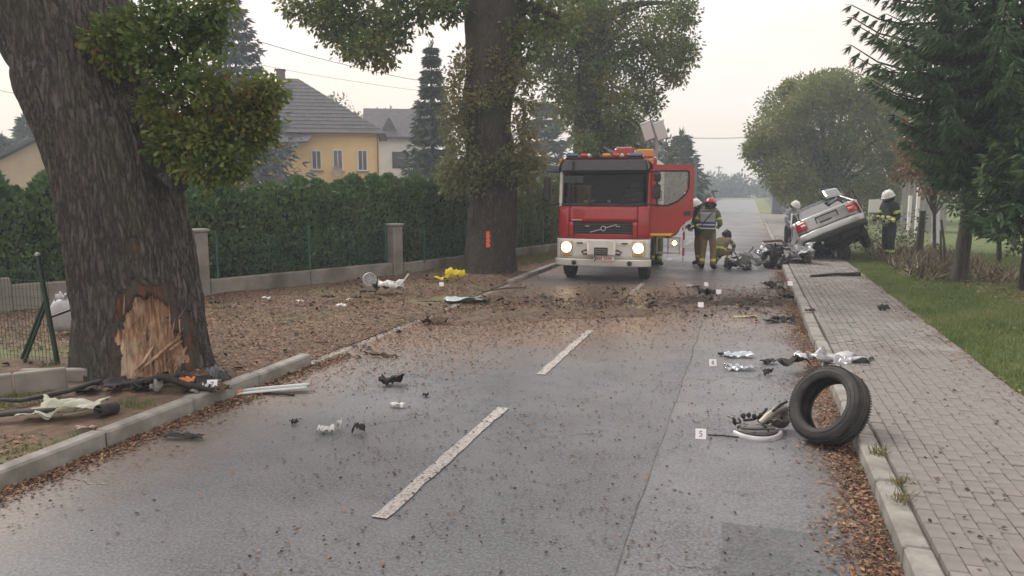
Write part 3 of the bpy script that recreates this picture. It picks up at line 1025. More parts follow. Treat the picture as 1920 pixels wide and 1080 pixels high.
# ---------------------------------------------------------------- the middle oak
D2 = depth_of(G(918, 510, .1)) + .3
ax2 = [(919, 545, 50), (919, 508, 47), (921, 450, 45), (924, 380, 44), (926, 330, 44), (918, 280, 45), (910, 240, 46), (914, 190, 46), (922, 140, 47), (926, 80, 49), (924, 20, 54), (922, -40, 56), (935, -160, 44), (960, -330, 34), (980, -520, 20)]
axis2 = [tuple(atd(a, b, D2)) + (r * D2 / F_PX,) for a, b, r in ax2]
oak2 = thing('oak_tree', 'middle oak with an orange paint stripe and leafy shoots on its trunk', 'tree', (0, 0, 0))
V2, A2 = trunk_grid(axis2, 130, 190, 9, ridge=.03, lump=.06, flare=.16, flare_h=.9, ridges=30, burls=[(tuple(atd(972, 130, D2)), .34, .16), (tuple(atd(868, 215, D2)), .3, .06), (tuple(atd(870, 345, D2)), .35, .05)])
g = MB(); g.add([tuple(p) for p in V2.reshape(-1, 3)], grid_faces(190, 130), True); g.build('trunk', M_BARK2, oak2)
# orange paint mark
g = MB()
px2, py2 = P2(V2.reshape(-1, 3)); px2, py2 = px2.reshape(190, 130), py2.reshape(190, 130)
rows = []
for y in np.linspace(434, 464, 12):
    row = []
    for x in np.linspace(911.5 + 1.5 * math.sin(y), 918.5 + 1.5 * math.sin(y * .7), 4):
        fr2 = np.sum((V2 - A2[:, None, :3])[:, :, :2] * -V2[:, :, :2], 2) > 0
        i = int(np.argmin(np.where(fr2, (px2 - x) ** 2 + (py2 - y) ** 2, 1e9)))
        p = Vector(V2.reshape(-1, 3)[i]); dp = depth_of(p)
        row.append(tuple(atd(x, y, dp - .03)))
    rows.append(row)
g.grid(rows); o = g.build('paint_mark', mat('orange_paint', (.75, .13, .04), .7), oak2, fix=False)
o['label'] = 'short vertical stripe of orange spray paint'
for pts in ([(922, -30, .5), (860, -70, .34), (790, -70, .24), (700, -45, .12), (620, -20, .05)], [(860, -60, .2), (800, 10, .1), (740, 45, .05), (700, 80, .03)], [(930, -40, .5), (1000, -110, .3), (1060, -130, .2), (1110, -110, .1)],
            [(925, 40, .3), (965, 20, .2), (1010, 15, .12), (1050, 35, .05)], [(960, -300, .3), (860, -420, .2), (780, -480, .1)], [(970, -380, .3), (1060, -480, .2), (1130, -520, .1)], [(965, 185, .06), (982, 200, .05), (981, 250, .04), (978, 290, .03)]):
    limb(oak2, [tuple(atd(a, b, D2 - (.0 if r > .2 else .2))) + (r,) for a, b, r in pts], 8)
c2 = px_clumps([(556, 14, 26, .6), (600, 10, 40), (650, 20, 46, 1.2), (612, 40, 34, .8), (645, 65, 40), (690, 55, 44, 1.1), (668, 90, 26, .6), (700, 95, 32, .8), (725, 40, 40), (745, 70, 24, .5), (770, 15, 42), (722, 108, 13, .3), (820, 8, 34), (850, 20, 20, .4), (650, -30, 60), (740, -40, 60), (830, -40, 50),
                (960, 30, 30, .6), (1000, 30, 46), (1045, 45, 46), (990, 80, 36, .7), (1010, -30, 60), (1090, -40, 60)], D2 - .3, .45)
C, U, W, S = clump_leaves(c2, 76, 9, .24, .125, rng)
link('crown', leaf_mesh('crown', C, U, W, S, 'diamond'), M_OAKLEAF, oak2)
c2e = px_clumps([(862, 135, 22, .5), (856, 170, 26, .6), (850, 205, 26, .6), (858, 250, 30, .8), (866, 300, 34), (880, 335, 28, .8), (845, 320, 26, .6), (905, 335, 24, .6), (955, 125, 24, .7), (945, 165, 22, .6), (985, 150, 20, .5), (992, 195, 22, .5), (985, 240, 26, .7), (990, 285, 30, .9), (965, 300, 30, .9), (945, 315, 26, .7), (975, 330, 24, .7), (930, 110, 18, .4), (900, 190, 18, .4), (930, 180, 22, .5), (1005, 305, 18, .4), (960, 60, 24, .5), (870, 110, 14, .3), (850, 345, 24, .5)], D2 - .55, .18)
C, U, W, S = clump_leaves(c2e, 84, 8, .2, .10, rng)
link('trunk_shoots', leaf_mesh('trunk_shoots', C, U, W, S, 'diamond'), M_OAKLEAF2, oak2)
twigs(oak2, [(near(c, [tuple(a) for a in A2]), c) for c in c2e], n=3)
c2u = px_clumps([(780, -300, 220, 2), (950, -420, 240, 2), (1130, -330, 220, 2), (900, -600, 200, 2)], D2, .8)
C, U, W, S = clump_leaves(c2u, 60, 8, .35, .2, rng)
link('upper_crown', leaf_mesh('upper_crown', C, U, W, S, 'diamond'), M_OAKLEAF, oak2)

# ---------------------------------------------------------------- the oak behind the fire engine
D3 = 30.0
ax3 = [(1098, 470, 30), (1098, 420, 27), (1098, 330, 24), (1100, 260, 23), (1106, 180, 24), (1110, 100, 25), (1112, 20, 26), (1110, -80, 24), (1100, -240, 16)]
axis3 = [tuple(atd(a, b, D3)) + (r * D3 / F_PX,) for a, b, r in ax3]
oak3 = thing('oak_tree', 'leafy oak rising directly behind the fire engine cab', 'tree', (0, 0, 0))
V3, A3 = trunk_grid(axis3, 60, 90, 13, ridge=.03, lump=.06, flare=.15, ridges=20)
g = MB(); g.add([tuple(p) for p in V3.reshape(-1, 3)], grid_faces(90, 60), True); g.build('trunk', M_BARK2, oak3)
for pts in ([(1108, 150, .3), (1150, 110, .2), (1200, 90, .12), (1250, 80, .06)], [(1108, 120, .3), (1070, 70, .2), (1030, 50, .1)], [(1110, 60, .3), (1160, 20, .2), (1220, 5, .1), (1280, 10, .05)], [(1106, 200, .15), (1150, 190, .1), (1200, 180, .05)], [(1104, 230, .12), (1075, 200, .07), (1050, 170, .03)]):
    limb(oak3, [tuple(atd(a, b, D3)) + (r,) for a, b, r in pts], 7)
c3 = px_clumps([(1050, 20, 46), (1040, 75, 42), (1055, 125, 40), (1045, 160, 28, .6), (1075, 170, 40), (1090, 45, 50), (1100, 110, 50), (1140, 30, 56, 1.2), (1150, 90, 56, 1.3), (1150, 150, 48, 1.2), (1125, 200, 40), (1165, 205, 36), (1195, 40, 56, 1.2), (1205, 105, 50, 1.2), (1200, 165, 40, 1), (1215, 195, 22, .5), (1245, 60, 44), (1255, 110, 38), (1262, 140, 24, .5), (1275, 85, 26, .6), (1285, 30, 22, .5), (1265, 10, 34, .7), (1290, 105, 14, .3),
                (1085, 225, 34, .8), (1110, 255, 32, .8), (1145, 250, 32, .8), (1180, 235, 26, .6), (1175, 270, 24, .5), (1140, 285, 24, .5), (1060, 200, 24, .5), (1020, 110, 24, .5), (1010, 70, 28, .6), (1000, 130, 18, .3), (1108, 150, 34, 1), (1100, 200, 30, .8), (1120, 80, 40, 1), (1110, 20, 40, 1), (1095, 275, 24, .6), (1100, -60, 80, 1.5), (1200, -60, 80, 1.5), (1030, -50, 70), (1260, -50, 50)], D3 - .4, .8)
C, U, W, S = clump_leaves(c3, 125, 9, .34, .15, rng)
link('crown', leaf_mesh('crown', C, U, W, S, 'diamond'), leaf_mat('oak_leaves_fresh', [(.045, .08, .026), (.08, .125, .036), (.125, .165, .048), (.175, .18, .055), (.21, .145, .055)], bigvar=.7), oak3)


# ---------------------------------------------------------------- clipped thuja hedge, plant by plant
M_THUJA = leaf_mat('thuja', [(.055, .112, .048), (.08, .148, .06), (.112, .182, .074), (.15, .205, .085)], trans=.15, bigvar=2.0)
M_THUJA_Y = leaf_mat('thuja_yellowish', [(.09, .13, .045), (.14, .17, .055), (.19, .20, .07)], trans=.15, bigvar=2.0)
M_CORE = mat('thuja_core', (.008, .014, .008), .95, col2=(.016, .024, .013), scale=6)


def thuja_meshes(seed, H=2.35, R=.42, n=4200):
    rng = np.random.default_rng(seed)
    z = rng.random(n) ** .9 * H
    t = np.clip((z / H), 0, 1)
    prof = R * np.where(t > .76, np.clip(1 - ((t - .76) / .25) ** 2, .03, 1), .92 + .08 * np.sin(t * 9 + seed))
    th = rng.random(n) * 2 * PI
    rr_ = prof * (.80 + .26 * rng.random(n)) * (1 + .16 * vnoise(np.cos(th) * 2.2, np.sin(th) * 2.2, z * 2.3, seed))
    C = np.stack([rr_ * np.cos(th), rr_ * np.sin(th), z + .05], 1)
    out = np.stack([np.cos(th), np.sin(th), 0 * th], 1)
    U = np.array([0, 0, 1.]) * .9 + out * .45 + rng.normal(size=(n, 3)) * .35
    W = np.stack([-np.sin(th), np.cos(th), 0 * th], 1) + rng.normal(size=(n, 3)) * .5
    S = .105 * (.6 + .8 * rng.random(n))
    me = leaf_mesh('foliage', C, U, W, S, 'diamond')
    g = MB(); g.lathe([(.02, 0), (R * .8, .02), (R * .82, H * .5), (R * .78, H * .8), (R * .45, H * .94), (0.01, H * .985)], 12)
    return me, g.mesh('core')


TH = []
for s in range(4):
    a, b = thuja_meshes(40 + s, 2.34 + .1 * (s % 3), .42 + .02 * s)
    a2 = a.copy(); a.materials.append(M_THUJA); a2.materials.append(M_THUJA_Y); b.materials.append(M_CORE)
    TH.append((a, b, a2))
HP = [Vector((-17.2, 3.6)), Vector((-12.7, 9.9)), Vector((-10.85, 12.3)), Vector((-8.85, 16.5)), Vector((-7.5, 20.6)), Vector((-6.55, 24.0)), Vector((-6.2, 26.5))]
seg = [(HP[i], HP[i + 1]) for i in range(len(HP) - 1)]
rr = random.Random(5)
carry = 0
k = 0
for a, b in seg:
    d = (b - a); L = d.length; s = carry
    while s < L:
        p = a + d * (s / L)
        far_ = p.y > 20.2
        me, core, mey = TH[k % 4]
        t = thing('thuja_shrub', 'yellow green thuja in the hedge between the middle oak and the fire engine' if far_ else 'dark green clipped thuja in the hedge row behind the concrete wall', 'hedge shrub',
                  (p.x + rr.uniform(-.05, .05), p.y + rr.uniform(-.05, .05), .08), rr.uniform(0, 6.28), 'thujas in the clipped hedge' if not far_ else 'yellowish thujas of the hedge end')
        sc = rr.uniform(.88, 1.06) * (.93 if p.y < 18 else .97); t.scale = (1, 1, sc * (1.0 if p.y > 8 else 1.0))
        o = bpy.data.objects.new('foliage', mey if far_ else me); COL.objects.link(o); o.parent = t
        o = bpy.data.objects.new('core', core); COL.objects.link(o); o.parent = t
        s += rr.uniform(.46, .60); k += 1
    carry = s - L


# ---------------------------------------------------------------- conifers
def spruce(name, label, base, H, R, m, seed, levels, z0=.1, per=7, twig=.30, droop=.35, nsub=9, trunk_r=.14, up_tip=.25, m_t=None, power=.85, lean=(0, 0), group=None, spread=.42, low=1.0, n=12, fine=False):
    rr = random.Random(seed); rng = np.random.default_rng(seed)
    t = thing(name, label, 'tree', base, 0, group)
    g = MB(); g.tube([(0, 0, -.1), (lean[0] * .3, lean[1] * .3, H * .3), (lean[0] * .7, lean[1] * .7, H * .7), (lean[0], lean[1], H)], [trunk_r * 1.15, trunk_r * .9, trunk_r * .45, .015], 10)
    g.build('trunk', m_t or M_BARK2, t)
    Cs, Us = [], []
    g = MB()
    for i in range(levels):
        f = (i + rr.random() * .6) / levels
        z = H * (z0 + (1 - z0) * f)
        L0 = (R * (1 - f) ** power + .02 * R) * min(1, low + (1 - low) * f / .30)
        for k in range(per):
            a = 2 * PI * (k + rr.random() * .7) / per + i * 1.1
            L = L0 * rr.uniform(.72, 1.1)
            pts = []
            for q in range(n):
                s = q / (n - 1)
                zz = z - droop * L * math.sin(s * PI * .62) * .9 + up_tip * L * s ** 2.4
                pts.append(Vector((math.cos(a) * L * s + lean[0] * z / H, math.sin(a) * L * s + lean[1] * z / H, zz)))
            g.tube(pts[::3] + [pts[-1]], list(np.linspace(.014 * L + .006, .003, len(pts[::3]) + 1)), 4, caps=False)
            side = Vector((-math.sin(a), math.cos(a), 0)); outv = Vector((math.cos(a), math.sin(a), 0))
            for q in range(2, n):
                s = q / (n - 1)
                tl = L * spread * (1.05 - s) * .9 + twig * .55
                for sg in (-1, 1):
                    for e in range(max(2, int(nsub * (.4 + .6 * (1 - s))))):
                        u = (e + rr.random()) / nsub * tl
                        p = pts[q] + side * sg * u * .85 + outv * u * .55 + Vector((0, 0, -u * .38 - rr.random() * .05))
                        Cs.append(p)
                        dv = side * sg * rr.uniform(.2, .9) + outv * rr.uniform(.3, 1.) + Vector((0, 0, rr.uniform(-1.3 if fine else -1.0, -.1 if fine else .12)))
                        Us.append(dv)
            Cs.append(pts[-1]); Us.append(outv + Vector((0, 0, .1)))
    for k in range(26):
        f = .86 + .14 * k / 26
        a = k * 2.4; rr0 = (1 - f) * R * .5
        Cs.append(Vector((lean[0] * f + math.cos(a) * rr0, lean[1] * f + math.sin(a) * rr0, H * f))); Us.append(Vector((math.cos(a) * .5, math.sin(a) * .5, .7 + f * .6)))
    C = np.array([tuple(c) for c in Cs]); U = np.array([tuple(u) for u in Us])
    W = rng.normal(size=C.shape); S = twig * (.55 + .75 * rng.random(len(C)))
    tag(g.build('branches', m_t or M_BARK2, t, fix=False), kind='stuff')
    link('needles', leaf_mesh('needles', C, U, W, S, 'sprig' if fine else 'needle'), m, t)
    return t


M_SPR = leaf_mat('spruce_needles', [(.018, .046, .02), (.034, .076, .03), (.056, .11, .04), (.09, .135, .048)], trans=.08, bigvar=.8)
M_BLUE = leaf_mat('blue_spruce_needles', [(.05, .078, .085), (.075, .105, .11), (.1, .13, .13)], trans=.05)
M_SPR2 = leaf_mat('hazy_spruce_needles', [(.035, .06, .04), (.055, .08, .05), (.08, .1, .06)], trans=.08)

pA = G(1800, 530, .15)
BIG = spruce('spruce_tree', 'big dark spruce at the right edge overhanging the lawn', (pA.x, pA.y, .1), 11.5, 3.45, M_SPR, 61, 30, z0=.19, per=11, twig=.18, nsub=26, droop=.24, trunk_r=.10, up_tip=.26, lean=(.5, .1), low=.22, n=16, fine=True)
pB = G(1888, 552, .15)
spruce('spruce_tree', 'small thin spruce at the right edge beside the brown soil', (pB.x + .35, pB.y + .3, .1), 4.2, 1.25, M_SPR, 63, 15, z0=.34, per=7, twig=.2, nsub=8, trunk_r=.075)
q = atd(478, 350, 42)
spruce('blue_spruce', 'tall blue grey spruce behind the scarred oak, before the yellow house', (q.x, q.y, 0), atd(440, -25, 42).z, 3.6, M_BLUE, 65, 22, z0=.04, per=9, twig=.42, nsub=6, droop=.28, up_tip=.35, lean=(-1.1, -.3))
q = atd(812, 350, 40)
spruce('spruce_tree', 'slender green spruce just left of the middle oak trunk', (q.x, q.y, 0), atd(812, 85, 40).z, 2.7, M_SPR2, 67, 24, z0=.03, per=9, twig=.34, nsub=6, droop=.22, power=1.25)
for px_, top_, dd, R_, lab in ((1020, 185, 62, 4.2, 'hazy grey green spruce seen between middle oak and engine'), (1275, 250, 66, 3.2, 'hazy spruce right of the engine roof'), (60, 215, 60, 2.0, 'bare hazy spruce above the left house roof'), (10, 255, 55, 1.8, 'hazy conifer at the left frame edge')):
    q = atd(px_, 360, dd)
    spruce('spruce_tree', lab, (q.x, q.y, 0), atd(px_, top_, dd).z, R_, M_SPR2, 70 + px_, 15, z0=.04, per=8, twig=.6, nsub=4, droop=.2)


# ---------------------------------------------------------------- broadleaf trees and shrubs in the background
def leafy(name, label, base, clumps, m, seed, twigs_=60, per=9, spread=.4, size=.22, trunk=None, group=None, cat='tree'):
    rng = np.random.default_rng(seed)
    t = thing(name, label, cat, base, 0, group)
    b = Vector(base)
    cl = [(c[0] - b.x, c[1] - b.y, c[2] - b.z) + tuple(c[3:]) for c in clumps]
    C, U, W, S = clump_leaves(cl, twigs_, per, spread, size, rng)
    if trunk:
        top = Vector(np.mean([c[:3] for c in cl], 0))
        g = MB(); g.tube([(0, 0, -.2), top * .35, top * .8], [trunk, trunk * .8, trunk * .4], 8); g.build('trunk', M_BARK2, t)
        g = MB()
        for c in cl:
            g.tube([top * .35, Vector(c[:3]) * .6 + top * .25, Vector(c[:3])], [trunk * .5, trunk * .3, .02], 5, caps=False)
        g.build('branches', M_BARK2, t, fix=False)
    link('crown', leaf_mesh('crown', C, U, W, S, 'diamond'), m, t)
    return t


M_BUSH = leaf_mat('lime_leaves', [(.07, .10, .026), (.115, .145, .034), (.165, .18, .044), (.21, .20, .05)], bigvar=.5)
M_RUST = leaf_mat('rusty_leaves', [(.06, .065, .02), (.12, .09, .03), (.20, .10, .035), (.22, .13, .05)])
M_SHRUB = leaf_mat('shrub_leaves', [(.03, .055, .022), (.06, .088, .035), (.10, .115, .045)], bigvar=1.2)
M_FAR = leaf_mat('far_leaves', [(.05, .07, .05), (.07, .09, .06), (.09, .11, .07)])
DB = 44.
cb = px_clumps([(1450, 245, 48), (1470, 200, 44), (1500, 175, 36), (1530, 185, 46), (1560, 165, 34), (1590, 170, 44), (1620, 190, 44), (1655, 205, 44), (1680, 240, 44), (1440, 290, 40), (1430, 270, 30, .6), (1480, 260, 60, 1.4), (1540, 240, 70, 1.6), (1600, 240, 70, 1.6), (1650, 270, 60, 1.3), (1470, 320, 44), (1520, 310, 60, 1.4), (1580, 310, 64, 1.4), (1640, 330, 56, 1.2), (1500, 355, 40), (1550, 365, 44), (1600, 370, 44), (1660, 375, 40), (1405, 283, 12, .2), (1690, 300, 36), (1570, 148, 12, .2), (1640, 160, 16, .3), (1530, 150, 12, .2), (1480, 165, 12, .2)], DB, 1.2)
q = atd(1560, 400, DB)
leafy('lime_tree', 'broad rounded green tree behind the wrecked car', (q.x, q.y, 0), cb, M_BUSH, 81, 210, 13, .36, .17, .3)
cr_ = px_clumps([(1720, 235, 26, .7), (1745, 225, 24, .6), (1710, 275, 28), (1740, 270, 34), (1725, 310, 30), (1760, 300, 36), (1700, 320, 22, .6), (1770, 250, 30), (1800, 290, 40), (1760, 340, 34), (1820, 340, 40)], 24, .5)
q = atd(1755, 440, 24)
leafy('shrub', 'rusty and green leaved shrub below the big spruce branches', (q.x, q.y, .15), cr_, M_RUST, 83, 70, 8, .22, .12, .06, cat='shrub')
cd_ = px_clumps([(1790, 330, 40), (1840, 310, 50, 1.3), (1890, 330, 50, 1.3), (1840, 370, 44), (1890, 380, 44), (1800, 375, 30, .7), (1915, 290, 50), (1935, 350, 50), (1905, 420, 30, .6), (1915, 455, 24, .5)], 19.5, .4)
q = atd(1850, 470, 19.5)
leafy('shrub', 'dark evergreen bush under the big spruce at right edge', (q.x + .4, q.y + .3, .15), cd_, M_SHRUB, 84, 40, 8, .2, .13, .07, cat='shrub')
cx_ = px_clumps([(1670, 440, 34, .8), (1640, 450, 30, .8), (1700, 420, 34, .9), (1690, 470, 34), (1720, 460, 28, .8), (1650, 490, 26, .7), (1610, 470, 24, .6), (1735, 490, 24, .6), (1700, 500, 26, .7), (1620, 440, 20, .4)], 23.5, .6)
q = G(1680, 500, .15)
leafy('shrub', 'tangled dry hedge shrub between firefighter and spruce trunk', (q.x, q.y, .15), cx_, leaf_mat('dry_shrub', [(.055, .06, .03), (.09, .088, .045), (.13, .11, .065), (.075, .085, .035)]), 85, 26, 8, .2, .10, .03, cat='shrub')
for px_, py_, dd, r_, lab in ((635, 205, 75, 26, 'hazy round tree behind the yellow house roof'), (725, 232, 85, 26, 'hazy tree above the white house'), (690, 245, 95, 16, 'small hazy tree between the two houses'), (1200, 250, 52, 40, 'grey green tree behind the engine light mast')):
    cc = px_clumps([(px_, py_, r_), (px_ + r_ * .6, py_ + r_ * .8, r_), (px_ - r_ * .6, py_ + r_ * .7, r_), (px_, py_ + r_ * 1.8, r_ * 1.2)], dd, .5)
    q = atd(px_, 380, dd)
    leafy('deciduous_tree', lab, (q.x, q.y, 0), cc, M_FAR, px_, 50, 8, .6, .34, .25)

# far end of the road: hedges and woods fading in the haze
rr = random.Random(9)
cl = []
for i in range(46):
    x = rr.uniform(-75, 40)
    if -7 < x < -3 and False: continue
    y = rr.uniform(168, 200); h = rr.uniform(2, 5) + (3.5 if x < -12 else 0)
    cl.append((x, y, h * .55, rr.uniform(3, 6), 3, h * .6, 1.0))
C, U, W, S = clump_leaves(cl, 130, 6, 1.1, .8, np.random.default_rng(3))
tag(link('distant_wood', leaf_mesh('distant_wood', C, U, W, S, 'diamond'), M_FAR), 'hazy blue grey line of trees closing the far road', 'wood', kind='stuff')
cl = []
for y in np.arange(56, 165, 2.6):
    h = 1.7 + .5 * math.sin(y * .7) + (4.2 * math.exp(-((y - 70) / 12) ** 2))
    cl.append((-7.6 - rr.random() * .8, y, h * .5, 1.0, 1.6, h * .55, 1.0))
C, U, W, S = clump_leaves(cl, 130, 7, .5, .36, np.random.default_rng(4))
tag(link('roadside_hedge', leaf_mesh('roadside_hedge', C, U, W, S, 'diamond'), M_FAR), 'hazy hedge along the left of the far road', 'hedge')
cl = []
for y in np.arange(78, 165, 2.6):
    h = 1.9 + .6 * math.sin(y * .9)
    cl.append((4.6 + rr.random() * .8, y, h * .5, 1.0, 1.6, h * .55, 1.0))
C, U, W, S = clump_leaves(cl, 110, 7, .5, .36, np.random.default_rng(5))
tag(link('roadside_hedge', leaf_mesh('roadside_hedge', C, U, W, S, 'diamond'), M_FAR), 'hazy hedge along the right of the far road', 'hedge')

# ================================================================== HOUSES
M_YEL = mat('yellow_render', (.80, .56, .25), .9, col2=(.86, .63, .31), scale=1.2, bump=.15, bscale=40)
M_WHT = mat('white_render', (.55, .58, .62), .9, col2=(.65, .68, .7), scale=1)
M_ROOF = mat('roof_tile', (.055, .052, .058), .8, col2=(.10, .092, .10), scale=3, bump=.3, bscale=20)
M_PANE = mat('window_pane', (.05, .06, .07), .12, spec=.8)
M_FRAME = mat('white_frame', (.72, .72, .72), .5)
M_DARKW = mat('dark_window', (.03, .035, .04), .2)


def hip_roof(parent, w, d, z, h, ov=.5, ridge=.0, courses=15, ry=None):
    """four slopes laid in courses; ridge = half length of the ridge along x"""
    x1, y1 = w / 2 + ov, d / 2 + ov
    def pt(sx, sy, t):
        return Vector((sx * (x1 + (ridge - x1) * t), sy * y1 * (1 - t), z + h * t))
    rf = MB()
    for i in range(courses):
        t0, t1 = i / courses, (i + 1) / courses
        lift = Vector((0, 0, .045))
        for a, b in (((-1, -1), (1, -1)), ((1, -1), (1, 1)), ((1, 1), (-1, 1)), ((-1, 1), (-1, -1))):
            p, q = pt(*a, t0), pt(*b, t0); r, s = pt(*b, t1), pt(*a, t1)
            rf.add([p + lift, q + lift, r + lift * .2, s + lift * .2, p, q], [(0, 1, 2, 3), (4, 5, 1, 0)])
    rf.add([(-x1, -y1, z - .02), (x1, -y1, z - .02), (x1, y1, z - .02), (-x1, y1, z - .02)], [(3, 2, 1, 0)])
    return rf.build('roof', M_ROOF, parent, fix=False)


def window(parent, x, y, z, w, h, mull=1, pane=None):
    o = MB(); t = .07
    o.box((x, y, z + h / 2 - t / 2), (w, .10, t)).box((x, y, z - h / 2 + t / 2), (w, .10, t))
    o.box((x - w / 2 + t / 2, y, z), (t, .10, h - 2 * t)).box((x + w / 2 - t / 2, y, z), (t, .10, h - 2 * t))
    for k in range(mull):
        o.box((x - w / 2 + w * (k + 1) / (mull + 1), y, z), (.05, .09, h - 2 * t))
    win = o.build('window', M_FRAME, parent)
    g = MB()
    g.box((x, y + .02, z), (w - .05, .02, h - .05)); g.build('pane', pane or M_PANE, win)
    g = MB(); g.box((x, y - .06, z - h / 2 - .05), (w + .2, .2, .07)); g.build('sill', M_CONC, win)
    return win


DH = 50.
s = DH / F_PX
c = atd(712, 412, DH); ang = YAW + rad(9)
cw = 11.6
hh = atd(712, 252, DH).z
ctrh = Vector((c.x, c.y, 0)) + Matrix.Rotation(ang, 3, 'Z') @ Vector((-cw / 2, 3.6, 0))
t = thing('yellow_house', 'yellow rendered house with dark hipped roof beyond the hedge', 'house', (ctrh.x, ctrh.y, 0), ang)
g = MB(); g.box((0, 0, hh / 2), (cw, 7.2, hh)); g.build('wall', M_YEL, t)
rf = hip_roof(t, cw, 7.2, hh, 3.9, .55, .4)
g = MB(); g.box((-.75, .2, hh + 3.7), (.55, .45, 1.5), .02).box((-.75, .2, hh + 4.48), (.65, .55, .1), .02); g.build('chimney', mat('chimney_brick', (.13, .11, .11), .9), rf)
g = MB(); g.box((0, -7.2 / 2 - .56, hh - .0), (cw + 1.1, .12, .12), .03); g.build('gutter', mat('gutter_metal', (.14, .13, .13), .5), t)
g = MB(); g.tube([(cw / 2 - .02, -3.68, hh), (cw / 2 - .02, -3.68, 0)], .05, 8); g.build('downpipe', MATS['gutter_metal'], t)
for px_, w_, h_ in ((607, .62, 1.3), (643, .62, 1.4), (685, .62, 1.4)):
    lx = -(712 - px_) * s / math.cos(rad(16)) * 1.02 + cw / 2
    window(t, lx, -3.62, hh - 1.75, w_ * 1.05, h_ * .98)
g = MB(); dm = Matrix.Translation((cw / 2 - (712 - 637) * s, -4.1, hh - 2.5)) @ Matrix.Rotation(rad(70), 4, 'X') @ Matrix.Rotation(rad(20), 4, 'Y')
g.lathe([(0, 0), (.2, .02), (.36, .09)], 16, dm).tube([(cw / 2 - (712 - 637) * s, -3.6, hh - 2.5), (cw / 2 - (712 - 637) * s, -4.1, hh - 2.5)], .025, 6)
g.build('satellite_dish', mat('dish_grey', (.3, .24, .2), .6), t)
g = MB(); g.add([(-1.6, -4.9, hh - .7), (1.4, -4.9, hh - .62), (1.9, -3.8, hh + .1), (-1.6, -3.8, hh + .3), (-1.6, -4.9, hh - .82), (1.4, -4.9, hh - .74)], [(0, 1, 2, 3), (4, 5, 1, 0)]); g.build('porch_roof', M_ROOF, t)

# white house
DW = 60.; c = atd(745, 420, DW); h2 = atd(745, 256, DW).z
t = thing('white_house', 'white house with dark roof between the yellow house and the spruce', 'house', (c.x, c.y, 0), YAW + rad(8))
g = MB(); g.box((.6, 3, h2 / 2), (5.4, 6, h2)); g.build('wall', M_WHT, t)
rf = MB(); rf.add([(-2.6, -.5, h2 - .1), (3.9, -.5, h2 - .1), (3.9, 3, h2 + 2.4), (-2.6, 3, h2 + 2.4), (-2.6, 6.5, h2 - .1), (3.9, 6.5, h2 - .1), (-2.6, -.5, h2 - .3), (3.9, -.5, h2 - .3)], [(0, 1, 2, 3), (3, 2, 5, 4), (6, 7, 1, 0), (0, 3, 4), (1, 5, 2)])
rf = rf.build('roof', M_ROOF, t)
g = MB(); g.add([(-1.3, .2, h2), (.3, .2, h2), (-.5, .2, h2 + 1.5), (-1.3, 2.4, h2), (.3, 2.4, h2), (-.5, 2.4, h2 + 1.5)], [(0, 1, 2), (0, 2, 5, 3), (1, 4, 5, 2)]); g.build('dormer', M_ROOF, rf)
g = MB(); g.box((.3, -.02, h2 - 1.9), (1.2, .08, 1.3)); o = g.build('window', M_DARKW, t)

# left gable house
DL = 44.; c = atd(20, 420, DL)
t = thing('gable_house', 'pale house with a steep dark roof edge at the left frame edge', 'house', (c.x, c.y, 0), YAW + rad(20))
zr = atd(90, 258, DL).z; ze = atd(0, 340, DL).z - .6
g = MB(); g.add([(-3.4, 0, 0), (7.6, 0, 0), (7.6, 0, ze), (2.1, 0, zr), (-3.4, 0, ze), (-3.4, 8, 0), (7.6, 8, 0), (7.6, 8, ze), (2.1, 8, zr), (-3.4, 8, ze)], [(0, 1, 2, 3, 4), (5, 9, 8, 7, 6), (0, 4, 9, 5), (1, 6, 7, 2)])
g.build('wall', mat('cream_render', (.42, .34, .22), .9, col2=(.5, .41, .27), scale=1), t)
dz = (zr - ze) / 5.5
g = MB()
for sg in (-1, 1):
    x0, x1 = 2.1 + sg * 6.1, 2.1
    za, zb = ze - dz * .6 + .1, zr + .1
    g.add([(x0, -.5, za), (x1, -.5, zb), (x1, 8.5, zb), (x0, 8.5, za), (x0, -.5, za + .2), (x1, -.5, zb + .2), (x1, 8.5, zb + .2), (x0, 8.5, za + .2)], [(0, 1, 2, 3), (4, 5, 6, 7), (0, 1, 5, 4), (3, 2, 6, 7), (0, 3, 7, 4)])
g.build('roof', M_ROOF, t)

# grey roofed house behind the engine
DG = 58.; c = atd(1185, 400, DG)
t = thing('grey_house', 'grey house with a steep slate roof behind the fire engine', 'house', (c.x, c.y, 0), YAW - rad(10))
h3 = atd(1185, 300, DG).z; z3 = atd(1185, 222, DG).z
g = MB(); g.box((-.6, 3, h3 / 2), (5, 6, h3)); g.build('wall', mat('grey_render', (.3, .3, .3), .9, col2=(.36, .36, .35), scale=1), t)
g = MB(); g.add([(-3.5, -.4, h3), (2.3, -.4, h3), (2.3, 3, z3), (-3.5, 3, z3), (-3.5, 6.4, h3), (2.3, 6.4, h3)], [(0, 1, 2, 3), (3, 2, 5, 4), (0, 3, 4), (1, 5, 2)]); g.build('roof', mat('slate', (.12, .125, .14), .8, col2=(.17, .175, .19), scale=4), t)

